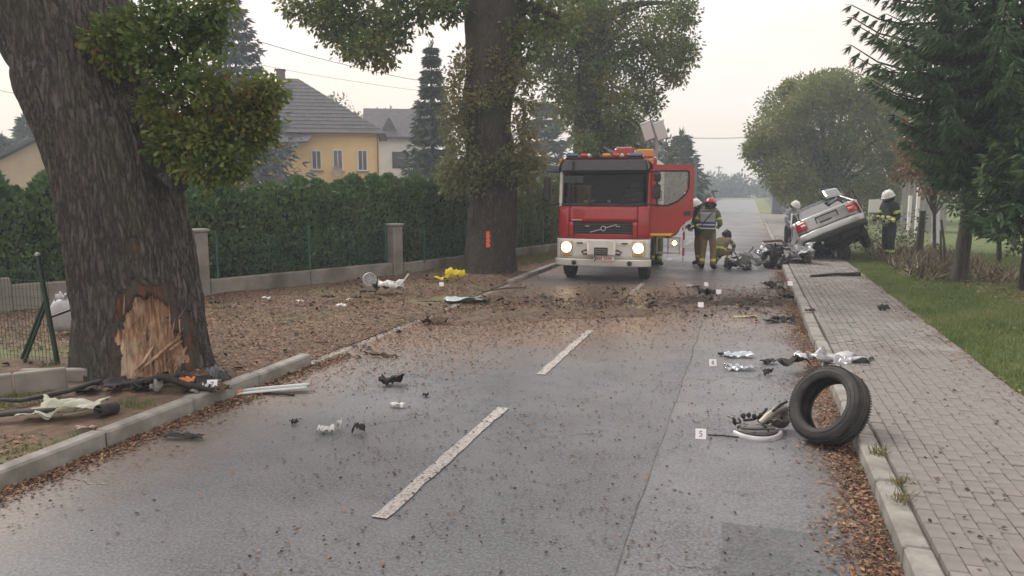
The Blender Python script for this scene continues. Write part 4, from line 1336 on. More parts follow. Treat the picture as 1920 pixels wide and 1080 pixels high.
# right: gate house and pale fence by the far pavement
DR = 62.; c = G(1462, 388)
c = atd(1460, 392, DR)
t = thing('small_outbuilding', 'small blue grey outbuilding with a sloping roof beside the far road', 'building', (c.x, c.y, 0), rad(2))
z_ = atd(1460, 352, DR).z
g = MB(); g.box((.2, 1, z_ / 2), (1.5, 2, z_)); g.build('wall', mat('blue_grey_wall', (.2, .22, .26), .9, col2=(.28, .3, .33), scale=1.4), t)
g = MB(); g.box((.15, .9, z_ + .08), (2.0, 2.6, .14), .03, Matrix.Rotation(rad(-6), 4, 'Y')); g.build('roof', mat('pale_roof', (.3, .31, .33), .7), t)
g = MB(); g.box((-.15, -.03, z_ * .45), (.6, .06, z_ * .8), .01); g.build('door', mat('grey_door', (.16, .17, .2), .7), t)
t = thing('board_fence', 'pale upright board fence behind the crouched firefighter at the wreck', 'fence', (atd(1478, 395, 55).x, atd(1478, 395, 55).y, 0), rad(12))
for i in range(15):
    g = MB(); g.box((i * .2, 0, .95), (.17, .04, 1.9 + random.uniform(-.08, .08)), .01); g.build('board', mat('pale_board', (.33, .31, .28), .9, col2=(.42, .4, .37), scale=3), t)
for z in (.5, 1.5):
    g = MB(); g.box((1.4, .045, z), (3.1, .05, .09)); g.build('rail', MATS['pale_board'], t)

# grey shed and white boards behind the right firefighter
c = atd(1735, 420, 33.)
t = thing('grey_shed', 'weathered grey board shed behind the spruce branches at right', 'shed', (c.x, c.y, 0), YAW - rad(30))
z_ = atd(1735, 322, 33.).z
for i in range(9):
    g = MB(); g.box((-.9 + i * .2, 0, z_ / 2), (.19, .05, z_), .008); g.build('board', mat('grey_board', (.26, .26, .25), .9, col2=(.36, .36, .35), scale=2.5, stretch=(3, 3, .4)), t)
g = MB(); g.box((-.1, .8, z_ + .05), (2.3, 2.2, .09), .02, Matrix.Rotation(rad(5), 4, 'X')); g.build('roof', M_ROOF, t)
g = MB(); g.box((-.1, .9, z_ / 2), (1.75, 1.6, z_ - .04)); g.build('side_wall', MATS['grey_board'], t)
c = atd(1712, 378, 30.)
t = thing('white_post', 'pair of pale posts behind the firefighter with a white helmet', 'post', (c.x, c.y, 0), YAW)
for dx in (-.12, .2):
    g = MB(); g.box((dx, 0, .95 + dx), (.11, .11, 1.95), .01); g.build('post', M_FRAME, t)
c = atd(1640, 400, 36.)
t = thing('white_board', 'white panel standing behind the firefighter near the wreck', 'panel', (c.x, c.y, 0), YAW)
g = MB(); g.box((0, 0, 1.25), (.62, .05, .62), .01); g.build('board', M_FRAME, t)
for dx in (-.22, .22):
    g = MB(); g.box((dx, .06, .6), (.06, .06, 1.4)); g.build('leg', M_CONC, t)
c = atd(1753, 470, 25.5)
t = thing('white_sack_stack', 'pale sheet leaning by the old fence posts right of the shrub', 'sheet', (c.x, c.y, .1), YAW + .4)
P = np.array([[((j / 7 - .5) * .42, .1 * (i / 9), .1 + i / 9 * 1.15 + .0) for j in range(8)] for i in range(10)])
P[:, :, 1] += .05 * fbm(P[:, :, 0] * 6, P[:, :, 2] * 4, 0, 5)
P[:, :, 0] += .05 * fbm(P[:, :, 2] * 5, 1., 0, 6)
g = MB(); g.grid(P, thick=.012); g.build('sheet', mat('pale_plastic', (.5, .5, .55), .6, col2=(.62, .62, .66), scale=5), t)

# old fence posts on the right
M_OLDW = mat('old_wood', (.035, .03, .025), .95, col2=(.09, .075, .06), scale=6, stretch=(4, 4, .6), bump=.5, bscale=20)
for px_, py_, topy, w_, lean, lab in ((1763, 505, 432, .05, -.05, 'thin dark fence stake beside the leaning pale sheet'), (1772, 500, 412, .06, -.16, 'taller dark fence stake leaning left near the spruce trunk'), (1722, 480, 395, .2, .03, 'stout mossy fence post behind the dry shrub')):
    q = G(px_, py_, .15); dd = depth_of(q); hgt = atd(px_, topy, dd).z
    t = thing('fence_stake', lab, 'post', (q.x, q.y, .1))
    g = MB(); g.tube([(0, 0, -.1), (lean * .4, 0, hgt * .5), (lean, .02, hgt - .1)], [w_ * .55, w_ * .5, w_ * .42], 7); g.build('stake', M_OLDW, t)
# furrowed lower trunk of the big spruce
for ch in list(BIG.children):
    if ch.name.split('.')[0] == 'trunk': bpy.data.objects.remove(ch)
ax = [(0, 0, -.15, .19), (-.01, 0, .15, .15), (.0, 0, .7, .135), (.04, .01, 1.4, .125), (.10, .02, 2.4, .115), (.16, .03, 3.6, .10), (.25, .05, 5.8, .08), (.38, .08, 8.7, .04), (.48, .1, 11.2, .015)]
V_, A_ = trunk_grid(ax, 48, 120, 33, ridge=.012, lump=.07, flare=.3, flare_h=.5, ridges=16)
g = MB(); g.add([tuple(p) for p in V_.reshape(-1, 3)], grid_faces(120, 48), True); g.build('trunk', M_OLDW, BIG)

# ---- poles and wires
M_WOODP = mat('pole_wood', (.12, .115, .11), .9, col2=(.18, .17, .16), scale=5)
M_CABLE = mat('cable', (.03, .03, .03), .6)
def pole(label, px_, base_y, top_y, dd, r, arm=0):
    q = atd(px_, base_y, dd); h = atd(px_, top_y, dd).z
    t = thing('utility_pole', label, 'pole', (q.x, q.y, 0))
    g = MB(); g.tube([(0, 0, -.2), (0, 0, h)], [r, r * .75], 8); g.build('shaft', M_WOODP, t)
    if arm:
        g = MB(); g.box((0, 0, h - .3), (arm, .12, .12), .01); g.build('crossarm', M_WOODP, t)
        for k in (-.45, -.15, .15, .45):
            g = MB(); g.lathe([(0.02, 0), (.06, .05), (.05, .12), (.06, .16), (0.01, .22)], 8, Matrix.Translation((arm * k, 0, h - .24))); g.build('insulator', mat('porcelain', (.4, .4, .4), .3), t)
    return t
pole('hazy lone utility pole far along the road', 1346, 372, 312, 150, .14, 1.4)
pole('utility pole just right of the open engine door', 1302, 405, 300, 62, .12)
pole('utility pole with a wide crossarm above the lime tree', 1722, 390, 145, 58, .13, 2.6)
def wire(label, pts, r):
    S_ = spline([tuple(p) for p in pts], 24)
    g = MB(); g.tube([tuple(p) for p in S_], r, 5); return tag(g.build('overhead_wire', M_CABLE), label, 'wire')
wire('upper power line from the blue spruce to the slender spruce', [atd(300, 20, 30), atd(510, 85, 33), atd(650, 122, 37), atd(800, 153, 42), atd(1000, 175, 50)], .014)
wire('middle power line over the yellow house', [atd(300, 80, 36), atd(520, 128, 39), atd(660, 152, 43), atd(790, 170, 48), atd(1000, 190, 56)], .010)
wire('low thin power line above the white house roof', [atd(560, 215, 60), atd(700, 213, 62), atd(780, 203, 64)], .012)
wire('power line at the left edge before the leaning oak', [atd(-60, 158, 33), atd(40, 178, 33), atd(160, 205, 33)], .011)
wire('power line crossing above the far road', [atd(1220, 257, 58), atd(1300, 259, 58), atd(1400, 258, 58), atd(1560, 248, 58), atd(1722, 150, 58)], .022)

# ================================================================== FIRE ENGINE
M_RED = mat('engine_red', (.40, .018, .022), .28, col2=(.33, .018, .021), scale=2, coat=.5, spec=.5, col3=(.24, .04, .034), scale3=1.3, lo3=.55, hi3=.8)
M_WPAINT = mat('engine_white', (.74, .73, .70), .4, col2=(.62, .60, .56), scale=3, coat=.2)
M_BLK = mat('black_plastic', (.016, .016, .018), .5, col2=(.03, .03, .032), scale=8)
M_RUB = mat('rubber', (.016, .016, .017), .75, col2=(.04, .038, .036), scale=9, bump=.2, bscale=60, bdist=.004)
M_MET = mat('grey_metal', (.32, .32, .33), .4, metal=.8, col2=(.22, .22, .23), scale=5)
M_ALU = mat('aluminium', (.52, .53, .54), .38, metal=.7, col2=(.42, .42, .43), scale=4)
M_WIND = glass_mat('windscreen', (.5, .55, .55), .0, .02, ior=1.3)
M_SIDEG = glass_mat('side_glass', (.75, .82, .82), .07, .02)
M_BLUEL = mat('blue_lens', (.015, .09, .19), .15, coat=.6, spec=.8)
M_REDL = mat('red_lens', (.5, .03, .02), .18, coat=.6)
M_AMB = mat('amber_lens', (.62, .26, .05), .3, coat=.3)
M_LAMP = mat('lit_headlamp', (.9, .85, .7), .3, emit=(1.0, .80, .48), estr=22.0)
M_REFL = mat('lamp_bowl', (.62, .55, .40), .25, metal=.3)
M_YST = mat('yellow_stripe', (.75, .50, .04), .5)
M_INT = mat('cab_interior', (.022, .022, .024), .8, col2=(.04, .04, .042), scale=6)

tc0 = at(1130, 420, 16.5)
eng = thing('fire_engine', 'red and white fire engine with its cab door open facing the camera', 'fire engine', (tc0.x, 16.5, 0), rad(3.5))
CW = 1.02


def fy(x, k=.17): return k * (abs(x) / CW) ** 5


def face_grid(x0, x1, z0, z1, yz, nx=24, nz=6, k=.17):
    return [[(x, yz(z) + fy(x, k), z) for x in np.linspace(x0, x1, nx)] for z in np.linspace(z0, z1, nz)]


# lower front in red, with the panel gaps left as real grooves
ylow = lambda z: -.02 * math.sin((z - .98) / .73 * PI) + .03 * (z - .98)
g = MB(); g.grid(face_grid(-.765, .765, 1.365, 1.70, ylow), thick=-.03); g.build('front_hatch', M_RED, eng)
g = MB(); g.grid(face_grid(-.765, -.66, .985, 1.355, ylow, 6), thick=-.03); g.build('front_panel', M_RED, eng)
g = MB(); g.grid(face_grid(.66, .765, .985, 1.355, ylow, 6), thick=-.03); g.build('front_panel', M_RED, eng)
g = MB(); g.grid(face_grid(-.65, .65, .985, 1.085, ylow, 12), thick=-.03); g.build('front_panel', M_RED, eng)
for sgn in (-1, 1):
    g = MB(); g.grid(face_grid(sgn * .775, sgn * CW, .985, 1.70, ylow, 12, 8), thick=-.03 * sgn); g.build('corner_panel', M_RED, eng)
g = MB(); g.grid(face_grid(-CW + .01, CW - .01, .98, 1.72, lambda z: ylow(z) + .05)); g.build('front_backing', M_INT, eng)
# grille
gr = MB(); gr.grid(face_grid(-.65, .65, 1.09, 1.35, lambda z: .02, 12, 3)); gr = gr.build('grille', M_BLK, eng)
for z in (1.13, 1.185, 1.24, 1.295):
    g = MB(); g.box((0, .0, z), (1.26, .03, .022), .006); g.build('slat', mat('grille_slat', (.045, .042, .043), .45), gr)
g = MB(); g.box((.02, -.03, 1.215), (.62, .012, .022), .004, Matrix.Translation((.02, -.03, 1.215)) @ Matrix.Rotation(rad(-17), 4, 'Y') @ Matrix.Translation((-.02, .03, -1.215))); g.build('diagonal_bar', M_ALU, gr)
g = MB(); g.lathe([(.042, -.008), (.06, -.008), (.06, .008), (.042, .008)], 20, Matrix.Translation((.02, -.045, 1.215)) @ Matrix.Rotation(rad(90), 4, 'X'), closed=True); g.build('ring_emblem', M_ALU, gr)
g = MB(); g.lathe([(0, .004), (.042, .004)], 16, Matrix.Translation((.02, -.04, 1.215)) @ Matrix.Rotation(rad(90), 4, 'X')); g.build('emblem_face', M_BLK, gr)
for x in (-.34, .34):
    g = MB(); g.box((x, -.018, 1.265), (.09, .008, .02)); g.build('badge', M_ALU, gr)
g = MB(); g.box((-.58, -.045, 1.40), (.24, .012, .022), .004); g.build('name_badge', mat('pale_badge', (.55, .45, .43), .4), eng)

# windscreen with black surround
yw = lambda z: .035 + (z - 1.70) * .13
surround = MB()
surround.grid(face_grid(-CW + .02, CW - .02, 1.695, 1.765, lambda z: yw(z) - .006, 20, 2, .2), thick=-.02)
surround.grid(face_grid(-CW + .02, CW - .02, 2.42, 2.50, lambda z: yw(z) - .006, 20, 2, .2), thick=-.02)
surround.build('screen_surround', M_BLK, eng)
ws = MB(); ws.grid(face_grid(-.955, .955, 1.765, 2.42, yw, 26, 8, .2)); ws = ws.build('windscreen', M_WIND, eng)
for x in (-.30, .36):
    g = MB(); g.tube([(x - .05, .0, 1.74), (x + .05, .015, 1.80), (x + .46, .045, 1.84)], [.014, .012, .008], 5); g.build('wiper', M_BLK, eng)
for sgn in (-1, 1):
    g = MB(); g.tube([(sgn * .985, .225, 1.68), (sgn * .985, .30, 2.2), (sgn * .975, .34, 2.52)], [.05, .048, .05], 8); g.build('windscreen_pillar', M_RED if sgn > 0 else M_WPAINT, eng)  # pale reflection on the left pillar is put in as white paint
# dark sun visor and roof
g = MB(); g.grid([[(x, -.10 + fy(x, .2) + (1 - (z - 2.47) / .27) * -.05, z) for x in np.linspace(-CW + .01 + .09 * max(0, (z - 2.55) / .17) ** 2, CW - .01 - .09 * max(0, (z - 2.55) / .17) ** 2, 24)] for z in np.linspace(2.465, 2.72, 7)], thick=-.03)
g.build('sun_visor', mat('smoked_visor', (.012, .014, .02), .18, coat=.5), eng)
g = MB(); g.box((0, 1.2, 2.70), (1.96, 2.2, .12), .058); g.build('roof', M_RED, eng)
# light bar
lb = MB(); lb.box((0, .28, 2.765), (1.74, .34, .035), .01); lb = lb.build('light_bar', M_BLK, eng)
for x, w, m, nm in ((-.82, .32, M_BLUEL, 'blue_lamp'), (-.50, .26, M_REDL, 'red_lamp'), (-.40, .10, M_FRAME, 'white_lamp'), (-.2, .16, M_BLK, 'siren'), (.04, .22, M_AMB, 'amber_lamp'), (.28, .2, M_REDL, 'red_lamp'), (.43, .08, M_FRAME, 'white_lamp'), (.76, .40, M_BLUEL, 'blue_lamp')):
    g = MB(); g.box((x * .89, .22 + fy(x, .1), 2.825), (w * .89 - .012, .26, .085 if nm != 'siren' else .11), .03); g.build(nm, m, lb)
for sgn in (-1, 1):
    g = MB(); g.box((sgn * 1.02, .36, 2.70), (.07, .12, .12), .02); g.build('marker_lamp', M_AMB, eng)

# cab sides
gl = MB(); gl.box((-CW + .02, 1.25, 1.36), (.05, 2.05, .74), .02); gl.build('cab_side', M_RED, eng)
g = MB(); g.box((-CW + .03, 1.75, 2.2), (.05, 1.05, .98), .02); g.build('cab_side', M_RED, eng)
g = MB(); g.box((-CW + .03, .75, 2.1), (.012, .85, .66)); g.build('side_window', M_SIDEG, eng)
g = MB(); g.box((CW - .03, 1.85, 1.78), (.05, .95, 1.74), .02); g.build('cab_side', M_RED, eng)
g = MB(); g.box((CW + .002, 1.9, 2.15), (.012, .62, .58), .01); g.build('crew_window', mat('tinted_window', (.02, .024, .028), .1, spec=.8), eng)
g = MB(); g.box((CW - .03, 1.27, 1.84), (.07, .14, 1.66), .03); g.build('door_pillar', M_RED, eng)
g = MB(); g.box((CW - .02, .30, 1.34), (.06, .16, .72), .02); g.build('hinge_panel', M_RED, eng)
g = MB(); g.box((0, 2.28, 1.8), (2.0, .06, 1.8), .02); g.build('cab_rear_wall', M_INT, eng)
g = MB(); g.box((0, 1.3, 1.02), (1.98, 2.0, .06)); g.build('cab_floor', M_INT, eng)
# interior
g = MB(); g.box((0, .34, 1.62), (1.86, .34, .26), .08); g.build('dashboard', M_INT, eng)
for x, m in ((-.55, M_INT), (.55, M_INT)):
    s_ = MB(); s_.box((x, 1.02, 1.32), (.5, .5, .16), .05); s_.box((x, 1.28, 1.72), (.48, .14, .7), .06); s_.box((x, 1.29, 2.16), (.27, .11, .2), .05); s_.build('seat', mat('seat_cloth', (.04, .045, .05), .9, col2=(.07, .075, .08), scale=9), eng)
g = MB(); Mw = Matrix.Translation((.55, .62, 1.83)) @ Matrix.Rotation(rad(58), 4, 'X')
g.lathe([(.20 + .018 * math.cos(a), .018 * math.sin(a)) for a in np.linspace(0, 2 * PI, 9)[:-1]], 24, Mw, closed=True); g.box((0, 0, 0), (.38, .04, .03), .01, Mw); g.build('steering_wheel', M_BLK, eng)
g = MB(); P = np.array([[(-.58 + (j / 8 - .5) * .42, .86 - .08 * math.sin(j), 1.62 + i / 9 * .55) for j in range(9)] for i in range(10)])
P[:, :, 1] += .10 * fbm(P[:, :, 0] * 7, P[:, :, 2] * 6, 0, 2); g.grid(P, thick=.04); g.build('hung_jacket', mat('tan_cloth', (.22, .13, .06), .9, col2=(.32, .22, .1), scale=9), eng)
g = MB(); g.box((-.72, .30, 2.30), (.46, .02, .16), .01); g.build('sun_blind', mat('pale_blind', (.3, .34, .27), .8), eng)
for x, z, r, m in ((-.86, 1.86, .06, M_BLUEL), (-.25, 1.80, .05, M_ALU), (.1, 1.81, .04, M_FRAME), (-.42, 1.79, .05, M_YST)):
    g = MB(); g.ball((x, .24, z), r, 8, 6); g.build('dashboard_item', m, eng)

# white bumper section
yb_ = lambda z: -.05 + .10 * max(0, (.6 - z)) * 0
g = MB(); g.grid(face_grid(-1.05, 1.05, .52, .975, lambda z: -.02, 30, 5, .15), thick=-.03); bump = g.build('bumper', M_WPAINT, eng)
g = MB(); g.grid([[(x, -.10 + .18 * (abs(x) / 1.08) ** 6 + (.0 if z > .4 else .05), z) for x in np.linspace(-1.08, 1.08, 28)] for z in (.37, .40, .50, .53)], thick=-.05); g.build('lower_step', M_WPAINT, eng)
for sgn in (-1, 1):
    x = sgn * .80
    h = MB(); h.box((x, -.035 + fy(x, .14), .765), (.30, .05, .36), .03); h = h.build('headlamp', M_REFL if sgn else None, eng)
    ln = MB(); ln.lathe([(0, -.045), (.05, -.04), (.085, -.02), (.09, .0)], 18, Matrix.Translation((x, -.062 + fy(x, .14), .79)) @ Matrix.Rotation(rad(-90), 4, 'X')); ln.build('lit_lamp', M_LAMP, h)
    g = MB(); g.lathe([(.09, 0), (.115, -.01), (.12, .03)], 18, Matrix.Translation((x, -.065 + fy(x, .14), .79)) @ Matrix.Rotation(rad(90), 4, 'X')); g.build('lamp_ring', M_ALU, h)
    g = MB(); g.box((x, -.066 + fy(x, .14), .63), (.16, .02, .05), .01); g.build('indicator', M_AMB, h)
    g = MB(); g.box((sgn * .5, -.06, .885), (.14, .04, .03), .01); g.build('vent_slot', M_BLK, bump)
    # towing hooks
    g = MB(); g.tube([(sgn * .24, -.07, .72), (sgn * .36, -.15, .735), (sgn * .44, -.15, .70), (sgn * .40, -.13, .64), (sgn * .24, -.09, .66)], .022, 6); g.build('tow_hook', mat('dark_iron', (.07, .065, .06), .6), eng)
g = MB(); g.box((.0, -.14, .80), (.62, .20, .36), .03); wb = g.build('winch_box', M_WPAINT, eng)
g = MB(); g.box((.0, -.245, .72), (.30, .03, .17), .01); g.build('winch_opening', M_BLK, wb)
g = MB()
for z in (.68, .72, .76): g.box((.0, -.262, z), (.26, .016, .014))
g.build('fairlead_rollers', M_MET, wb)
g = MB(); g.tube([(-.14, -.2, .62), (-.12, -.21, .56), (-.14, -.2, .5)], .014, 6); g.build('hook_chain', M_BLK, eng)
pl = MB(); pl.box((.06, -.155, .555), (.46, .012, .10), .004); pl = pl.build('number_plate', M_FRAME, eng)
g = MB()
for i, x in enumerate((-.12, -.075, -.03, .05, .095, .14, .185)):
    g.box((x + .03, -.163, .555), (.026, .004, .058))
g.build('plate_characters', mat('plate_red', (.42, .06, .05), .5), pl)
for x in (-.62, .62):
    g = MB(); g.lathe([(0, .01), (.05, .008), (.055, 0)], 14, Matrix.Translation((x, -.125, .45)) @ Matrix.Rotation(rad(90), 4, 'X')); g.build('fog_lamp', M_BLK, eng)


# wheels
def wheel(parent, x, y, r=.43, w=.26, name='wheel', turn=0.0):
    Mx = Matrix.Translation((x, y, r)) @ Matrix.Rotation(turn, 4, 'Z') @ Matrix.Rotation(rad(90), 4, 'Y')
    g = MB(); pr = [(r * .60, -w / 2), (r * .88, -w / 2), (r * .97, -w * .40), (r, -w * .25), (r, w * .25), (r * .97, w * .40), (r * .88, w / 2), (r * .60, w / 2)]
    g.lathe(pr, 32, Mx); tw = g.build(name, M_RUB, parent)
    g = MB()
    for k in range(32):
        a = 2 * PI * k / 32
        for u in (-1, 1):
            g.box((r * math.cos(a) * 1.0, r * math.sin(a) * 1.0, u * w * .17), (.03, .045, w * .22), 0, Mx @ Matrix.Rotation(0, 4, 'Z'))
    g.build('tread', M_RUB, tw)
    g = MB(); g.lathe([(.02, w * .30), (r * .25, w * .34), (r * .42, w * .1), (r * .55, w * .30), (r * .62, w * .45)], 24, Mx).lathe([(.02, -w * .30), (r * .25, -w * .34), (r * .42, -w * .1), (r * .55, -w * .30), (r * .62, -w * .45)], 24, Mx); g.build('rim', M_MET, tw)
    return tw


for x in (-.88, .88): wheel(eng, x, 1.05)
for x in (-.86, .86): wheel(eng, x, 4.6, .43, .42)
g = MB(); g.tube([(-.8, 1.05, .43), (.8, 1.05, .43)], .07, 8); g.box((0, 1.05, .52), (.3, .3, .26), .06); g.build('front_axle', M_BLK, eng)
g = MB(); g.box((-.4, 3.2, .66), (.10, 6.0, .22), .01).box((.4, 3.2, .66), (.10, 6.0, .22), .01); g.build('chassis_rail', M_BLK, eng)
g = MB(); g.box((0, 1.2, .84), (1.1, 1.0, .4), .08); g.build('engine_block', M_INT, eng)
for sgn in (-1, 1):
    g = MB(); g.lathe([(.50, -.16), (.50, .16)], 14, Matrix.Translation((sgn * .88, 1.05, .45)) @ Matrix.Rotation(rad(90), 4, 'Y'), a0=rad(95), a1=rad(265)); g.build('wheel_arch', M_BLK, eng)
g = MB(); g.box((.93, .42, .72), (.2, .3, .06), .01).box((.93, .42, .5), (.2, .3, .05), .01); g.build('cab_step', M_ALU, eng)

# superstructure behind the cab
g = MB(); g.box((0, 4.25, 1.92), (2.04, 3.7, 1.86), .04); body = g.build('superstructure', M_RED, eng)
for i in range(3):
    y0 = 2.55 + i * 1.22
    for sgn in (-1, 1):
        if sgn > 0 and i == 0: continue
        g = MB()
        for k in range(14): g.box((sgn * 1.03, y0 + .58, 1.15 + k * .108), (.03, 1.08, .098), .012)
        g.build('roller_shutter', M_ALU, eng)
lock = MB(); lock.box((1.035, 3.13, 1.9), (.02, 1.1, 1.5)); lock = lock.build('open_locker', M_INT, eng)
for k in range(3):
    g = MB(); g.box((1.06, 3.13, 1.22 + k * .5), (.04, 1.1, .035), .006); g.build('locker_shelf', M_ALU, lock)
for y, z, s_, m in ((2.8, 1.4, (.06, .3, .28), M_YST), (3.2, 1.38, (.06, .26, .24), M_RED), (3.5, 1.9, (.06, .25, .3), M_BLK), (2.85, 1.88, (.06, .3, .26), M_MET)):
    g = MB(); g.box((1.08, y, z), s_, .02); g.build('locker_equipment', m, lock)
# drop-down step frame at the locker with hose reel
st = MB()
st.box((1.35, 2.62, .86), (.62, .05, .04), .008).box((1.35, 2.62, .48), (.62, .05, .04), .008)
for x in (1.06, 1.34, 1.62): st.box((x, 2.62, .66), (.04, .05, .44), .008)
st = st.build('step_frame', M_ALU, eng)
g = MB(); g.lathe([(.26 + .045 * math.cos(a), .07 * math.sin(a)) for a in np.linspace(0, 2 * PI, 11)[:-1]], 26, Matrix.Translation((1.33, 2.55, 1.17)) @ Matrix.Rotation(rad(82), 4, 'X'), closed=True)
g.lathe([(.17 + .04 * math.cos(a), .06 * math.sin(a)) for a in np.linspace(0, 2 * PI, 9)[:-1]], 22, Matrix.Translation((1.33, 2.53, 1.17)) @ Matrix.Rotation(rad(82), 4, 'X'), closed=True); g.build('hose_reel', M_RUB, eng)
pp = MB()
for k in range(10):
    pp.tube([(1.72, 2.75, .2 + k * .2), (1.72, 2.75, .4 + k * .2)], .028, 8, mi=k % 2)
pp.build('striped_pole', [M_FRAME, mat('pole_red', (.45, .08, .06), .5)], eng)

# roof kit
g = MB(); g.box((.72, 2.62, 2.97), (.42, .32, .2), .03); g.build('roof_box', mat('orange_box', (.62, .30, .08), .6), eng)
g = MB(); g.box((.2, 2.7, 3.0), (.5, .3, .22), .04); g.build('hose_bin', M_RED, eng)
ld = MB()
for x in (.02, .34): ld.tube([(x, 2.6, 3.12), (x, 5.9, 3.06)], .028, 6)
for k in range(10): ld.tube([(.02, 2.7 + k * .33, 3.12 - k * .006), (.34, 2.7 + k * .33, 3.12 - k * .006)], .016, 6)
ld.build('roof_ladder', M_ALU, eng)
g = MB()
for k, (x, z) in enumerate(((-.3, 3.04), (-.5, 3.02), (-.4, 3.12))): g.tube([(x, 2.7, z), (x, 5.4, z)], .06, 8)
g.build('suction_hose', M_BLK, eng)
g = MB(); g.tube([(.46, 2.64, 3.18), (.52, 2.62, 3.14), (.58, 2.7, 3.17), (.50, 2.8, 3.2), (.43, 2.7, 3.2)], .04, 6); g.build('coiled_strap', M_BLK, eng)
g = MB(); g.box((.95, 2.6, 2.72), (.10, .16, .34), .03); g.build('white_marker', M_WPAINT, eng)
# raised light mast with two panels
mx0 = at(1250, 300, 20.6) - Vector((tc0.x, 16.5, 0)); mx0.z = 2.8
Ml = Matrix.Translation((mx0.x - .02, mx0.y, 0))
mast = MB(); mast.tube([(0, 0, 2.8), (0, 0, 3.36)], .035, 8, M=Ml).tube([(0, 0, 3.36), (-.16, .0, 3.9)], .03, 8, M=Ml); mast = mast.build('light_mast', mat('mast_grey', (.3, .31, .32), .5), eng)
for dx in (-.20, .14):
    pm = Ml @ Matrix.Translation((dx - .07, -.03, 3.62)) @ Matrix.Shear('XZ', 4, (-.42, 0)) if False else Ml @ Matrix.Translation((dx - .06, -.03, 3.63)) @ Matrix.Rotation(rad(-19), 4, 'Y')
    g = MB(); g.box((0, 0, 0), (.29, .05, .50), .012, pm); pn = g.build('flood_panel', M_ALU, mast)
    g = MB(); g.box((0, -.03, -.03), (.25, .012, .40), .004, pm); g.build('flood_lens', mat('flood_lens', (.60, .62, .64), .3), pn)

# mirrors
for sgn in (-1, 1):
    xo = sgn * 1.24 if sgn < 0 else 1.16
    ar = MB(); ar.tube([(sgn * .99, .16, 2.46), (xo + sgn * .03, .0, 2.47), (xo, -.02, 2.40)], .02, 6).tube([(sgn * .99, .12, 1.75), (xo + sgn * .06, -.02, 1.72), (xo, -.02, 1.80)], .018, 6); ar.build('mirror_arm', M_BLK, eng)
    if sgn < 0:
        g = MB(); g.box((xo - .02, -.02, 2.09), (.16, .10, .56), .035); m1 = g.build('mirror', M_BLK, eng)
        g = MB(); g.box((xo - .04, .04, 2.10), (.11, .015, .48), .01); g.build('mirror_glass', M_ALU, m1)
    else:
        g = MB(); g.box((xo + .02, -.02, 2.34), (.14, .10, .18), .03); g.build('mirror', M_BLK, eng)
        g = MB(); g.box((xo + .01, -.02, 2.03), (.16, .10, .32), .03); g.build('mirror', M_BLK, eng)

# the open door
dr_M = Matrix.Translation((CW - .01, .34, 0)) @ Matrix.Rotation(rad(10), 4, 'Z') @ Matrix.Diagonal((.93, 1, 1, 1))
outer = [(0.0, 1.03), (.50, 1.03), (.60, 1.07), (.72, 1.20), (.84, 1.34), (.98, 1.42), (1.02, 1.50), (1.02, 2.56), (.98, 2.62), (.10, 2.62), (.02, 2.50), (0, 1.9)]
inner = [(.16, 1.72), (.42, 1.72), (.66, 1.82), (.84, 1.98), (.90, 2.10), (.90, 2.44), (.87, 2.48), (.22, 2.48), (.17, 2.42), (.15, 2.1)]
d_ = MB()
Mdoor = dr_M @ Matrix(((1, 0, 0, 0), (0, 0, -1, 0), (0, 1, 0, 0), (0, 0, 0, 1)))
bm = bmesh.new()
vo_ = [bm.verts.new((x, z, 0)) for x, z in outer]; vi_ = [bm.verts.new((x, z, 0)) for x, z in inner]
eds = [bm.edges.new((vo_[i], vo_[(i + 1) % len(vo_)])) for i in range(len(vo_))] + [bm.edges.new((vi_[i], vi_[(i + 1) % len(vi_)])) for i in range(len(vi_))]
bmesh.ops.triangle_fill(bm, use_beauty=True, use_dissolve=False, edges=eds)
ex = bmesh.ops.extrude_face_region(bm, geom=bm.faces[:])
bmesh.ops.translate(bm, verts=[e for e in ex['geom'] if isinstance(e, bmesh.types.BMVert)], vec=(0, 0, -.07))
bmesh.ops.recalc_face_normals(bm, faces=bm.faces)
me = bpy.data.meshes.new('door'); bm.to_mesh(me); bm.free()
me.transform(Mdoor)
door = link('door', me, M_RED, eng)
sm_ = [((x - .53) * .965 + .53, (z - 2.1) * .965 + 2.1) for x, z in inner]
g = MB(); g.add([(x, z, -.035) for x, z in inner], [list(range(len(inner)))], M=Mdoor); g.build('door_window', M_SIDEG, door)
g = MB()
for i in range(len(inner)):
    a, b = inner[i], inner[(i + 1) % len(inner)]
    g.tube([(a[0], a[1], .0), (b[0], b[1], .0)], .022, 5, M=Mdoor)
g.build('window_seal', M_BLK, door)
g = MB(); g.prism([(.0, 1.05), (.50, 1.05), (.56, 1.10), (0, 1.10)], .004, .012, Mdoor); g.build('yellow_stripe', M_YST, door)
g = MB(); g.prism([(.80, 1.50), (.96, 1.50), (.96, 1.60), (.80, 1.58)], .003, .02, Mdoor); g.build('door_handle', M_BLK, door)
# lower body below the door opening
g = MB(); g.box((CW - .04, .62, .90), (.06, .5, .2), .02); g.build('sill_panel', M_RED, eng)
g = MB(); g.box((CW - .02, 1.9, .99), (.04, .9, .05), .008); g.build('side_stripe', M_YST, eng)

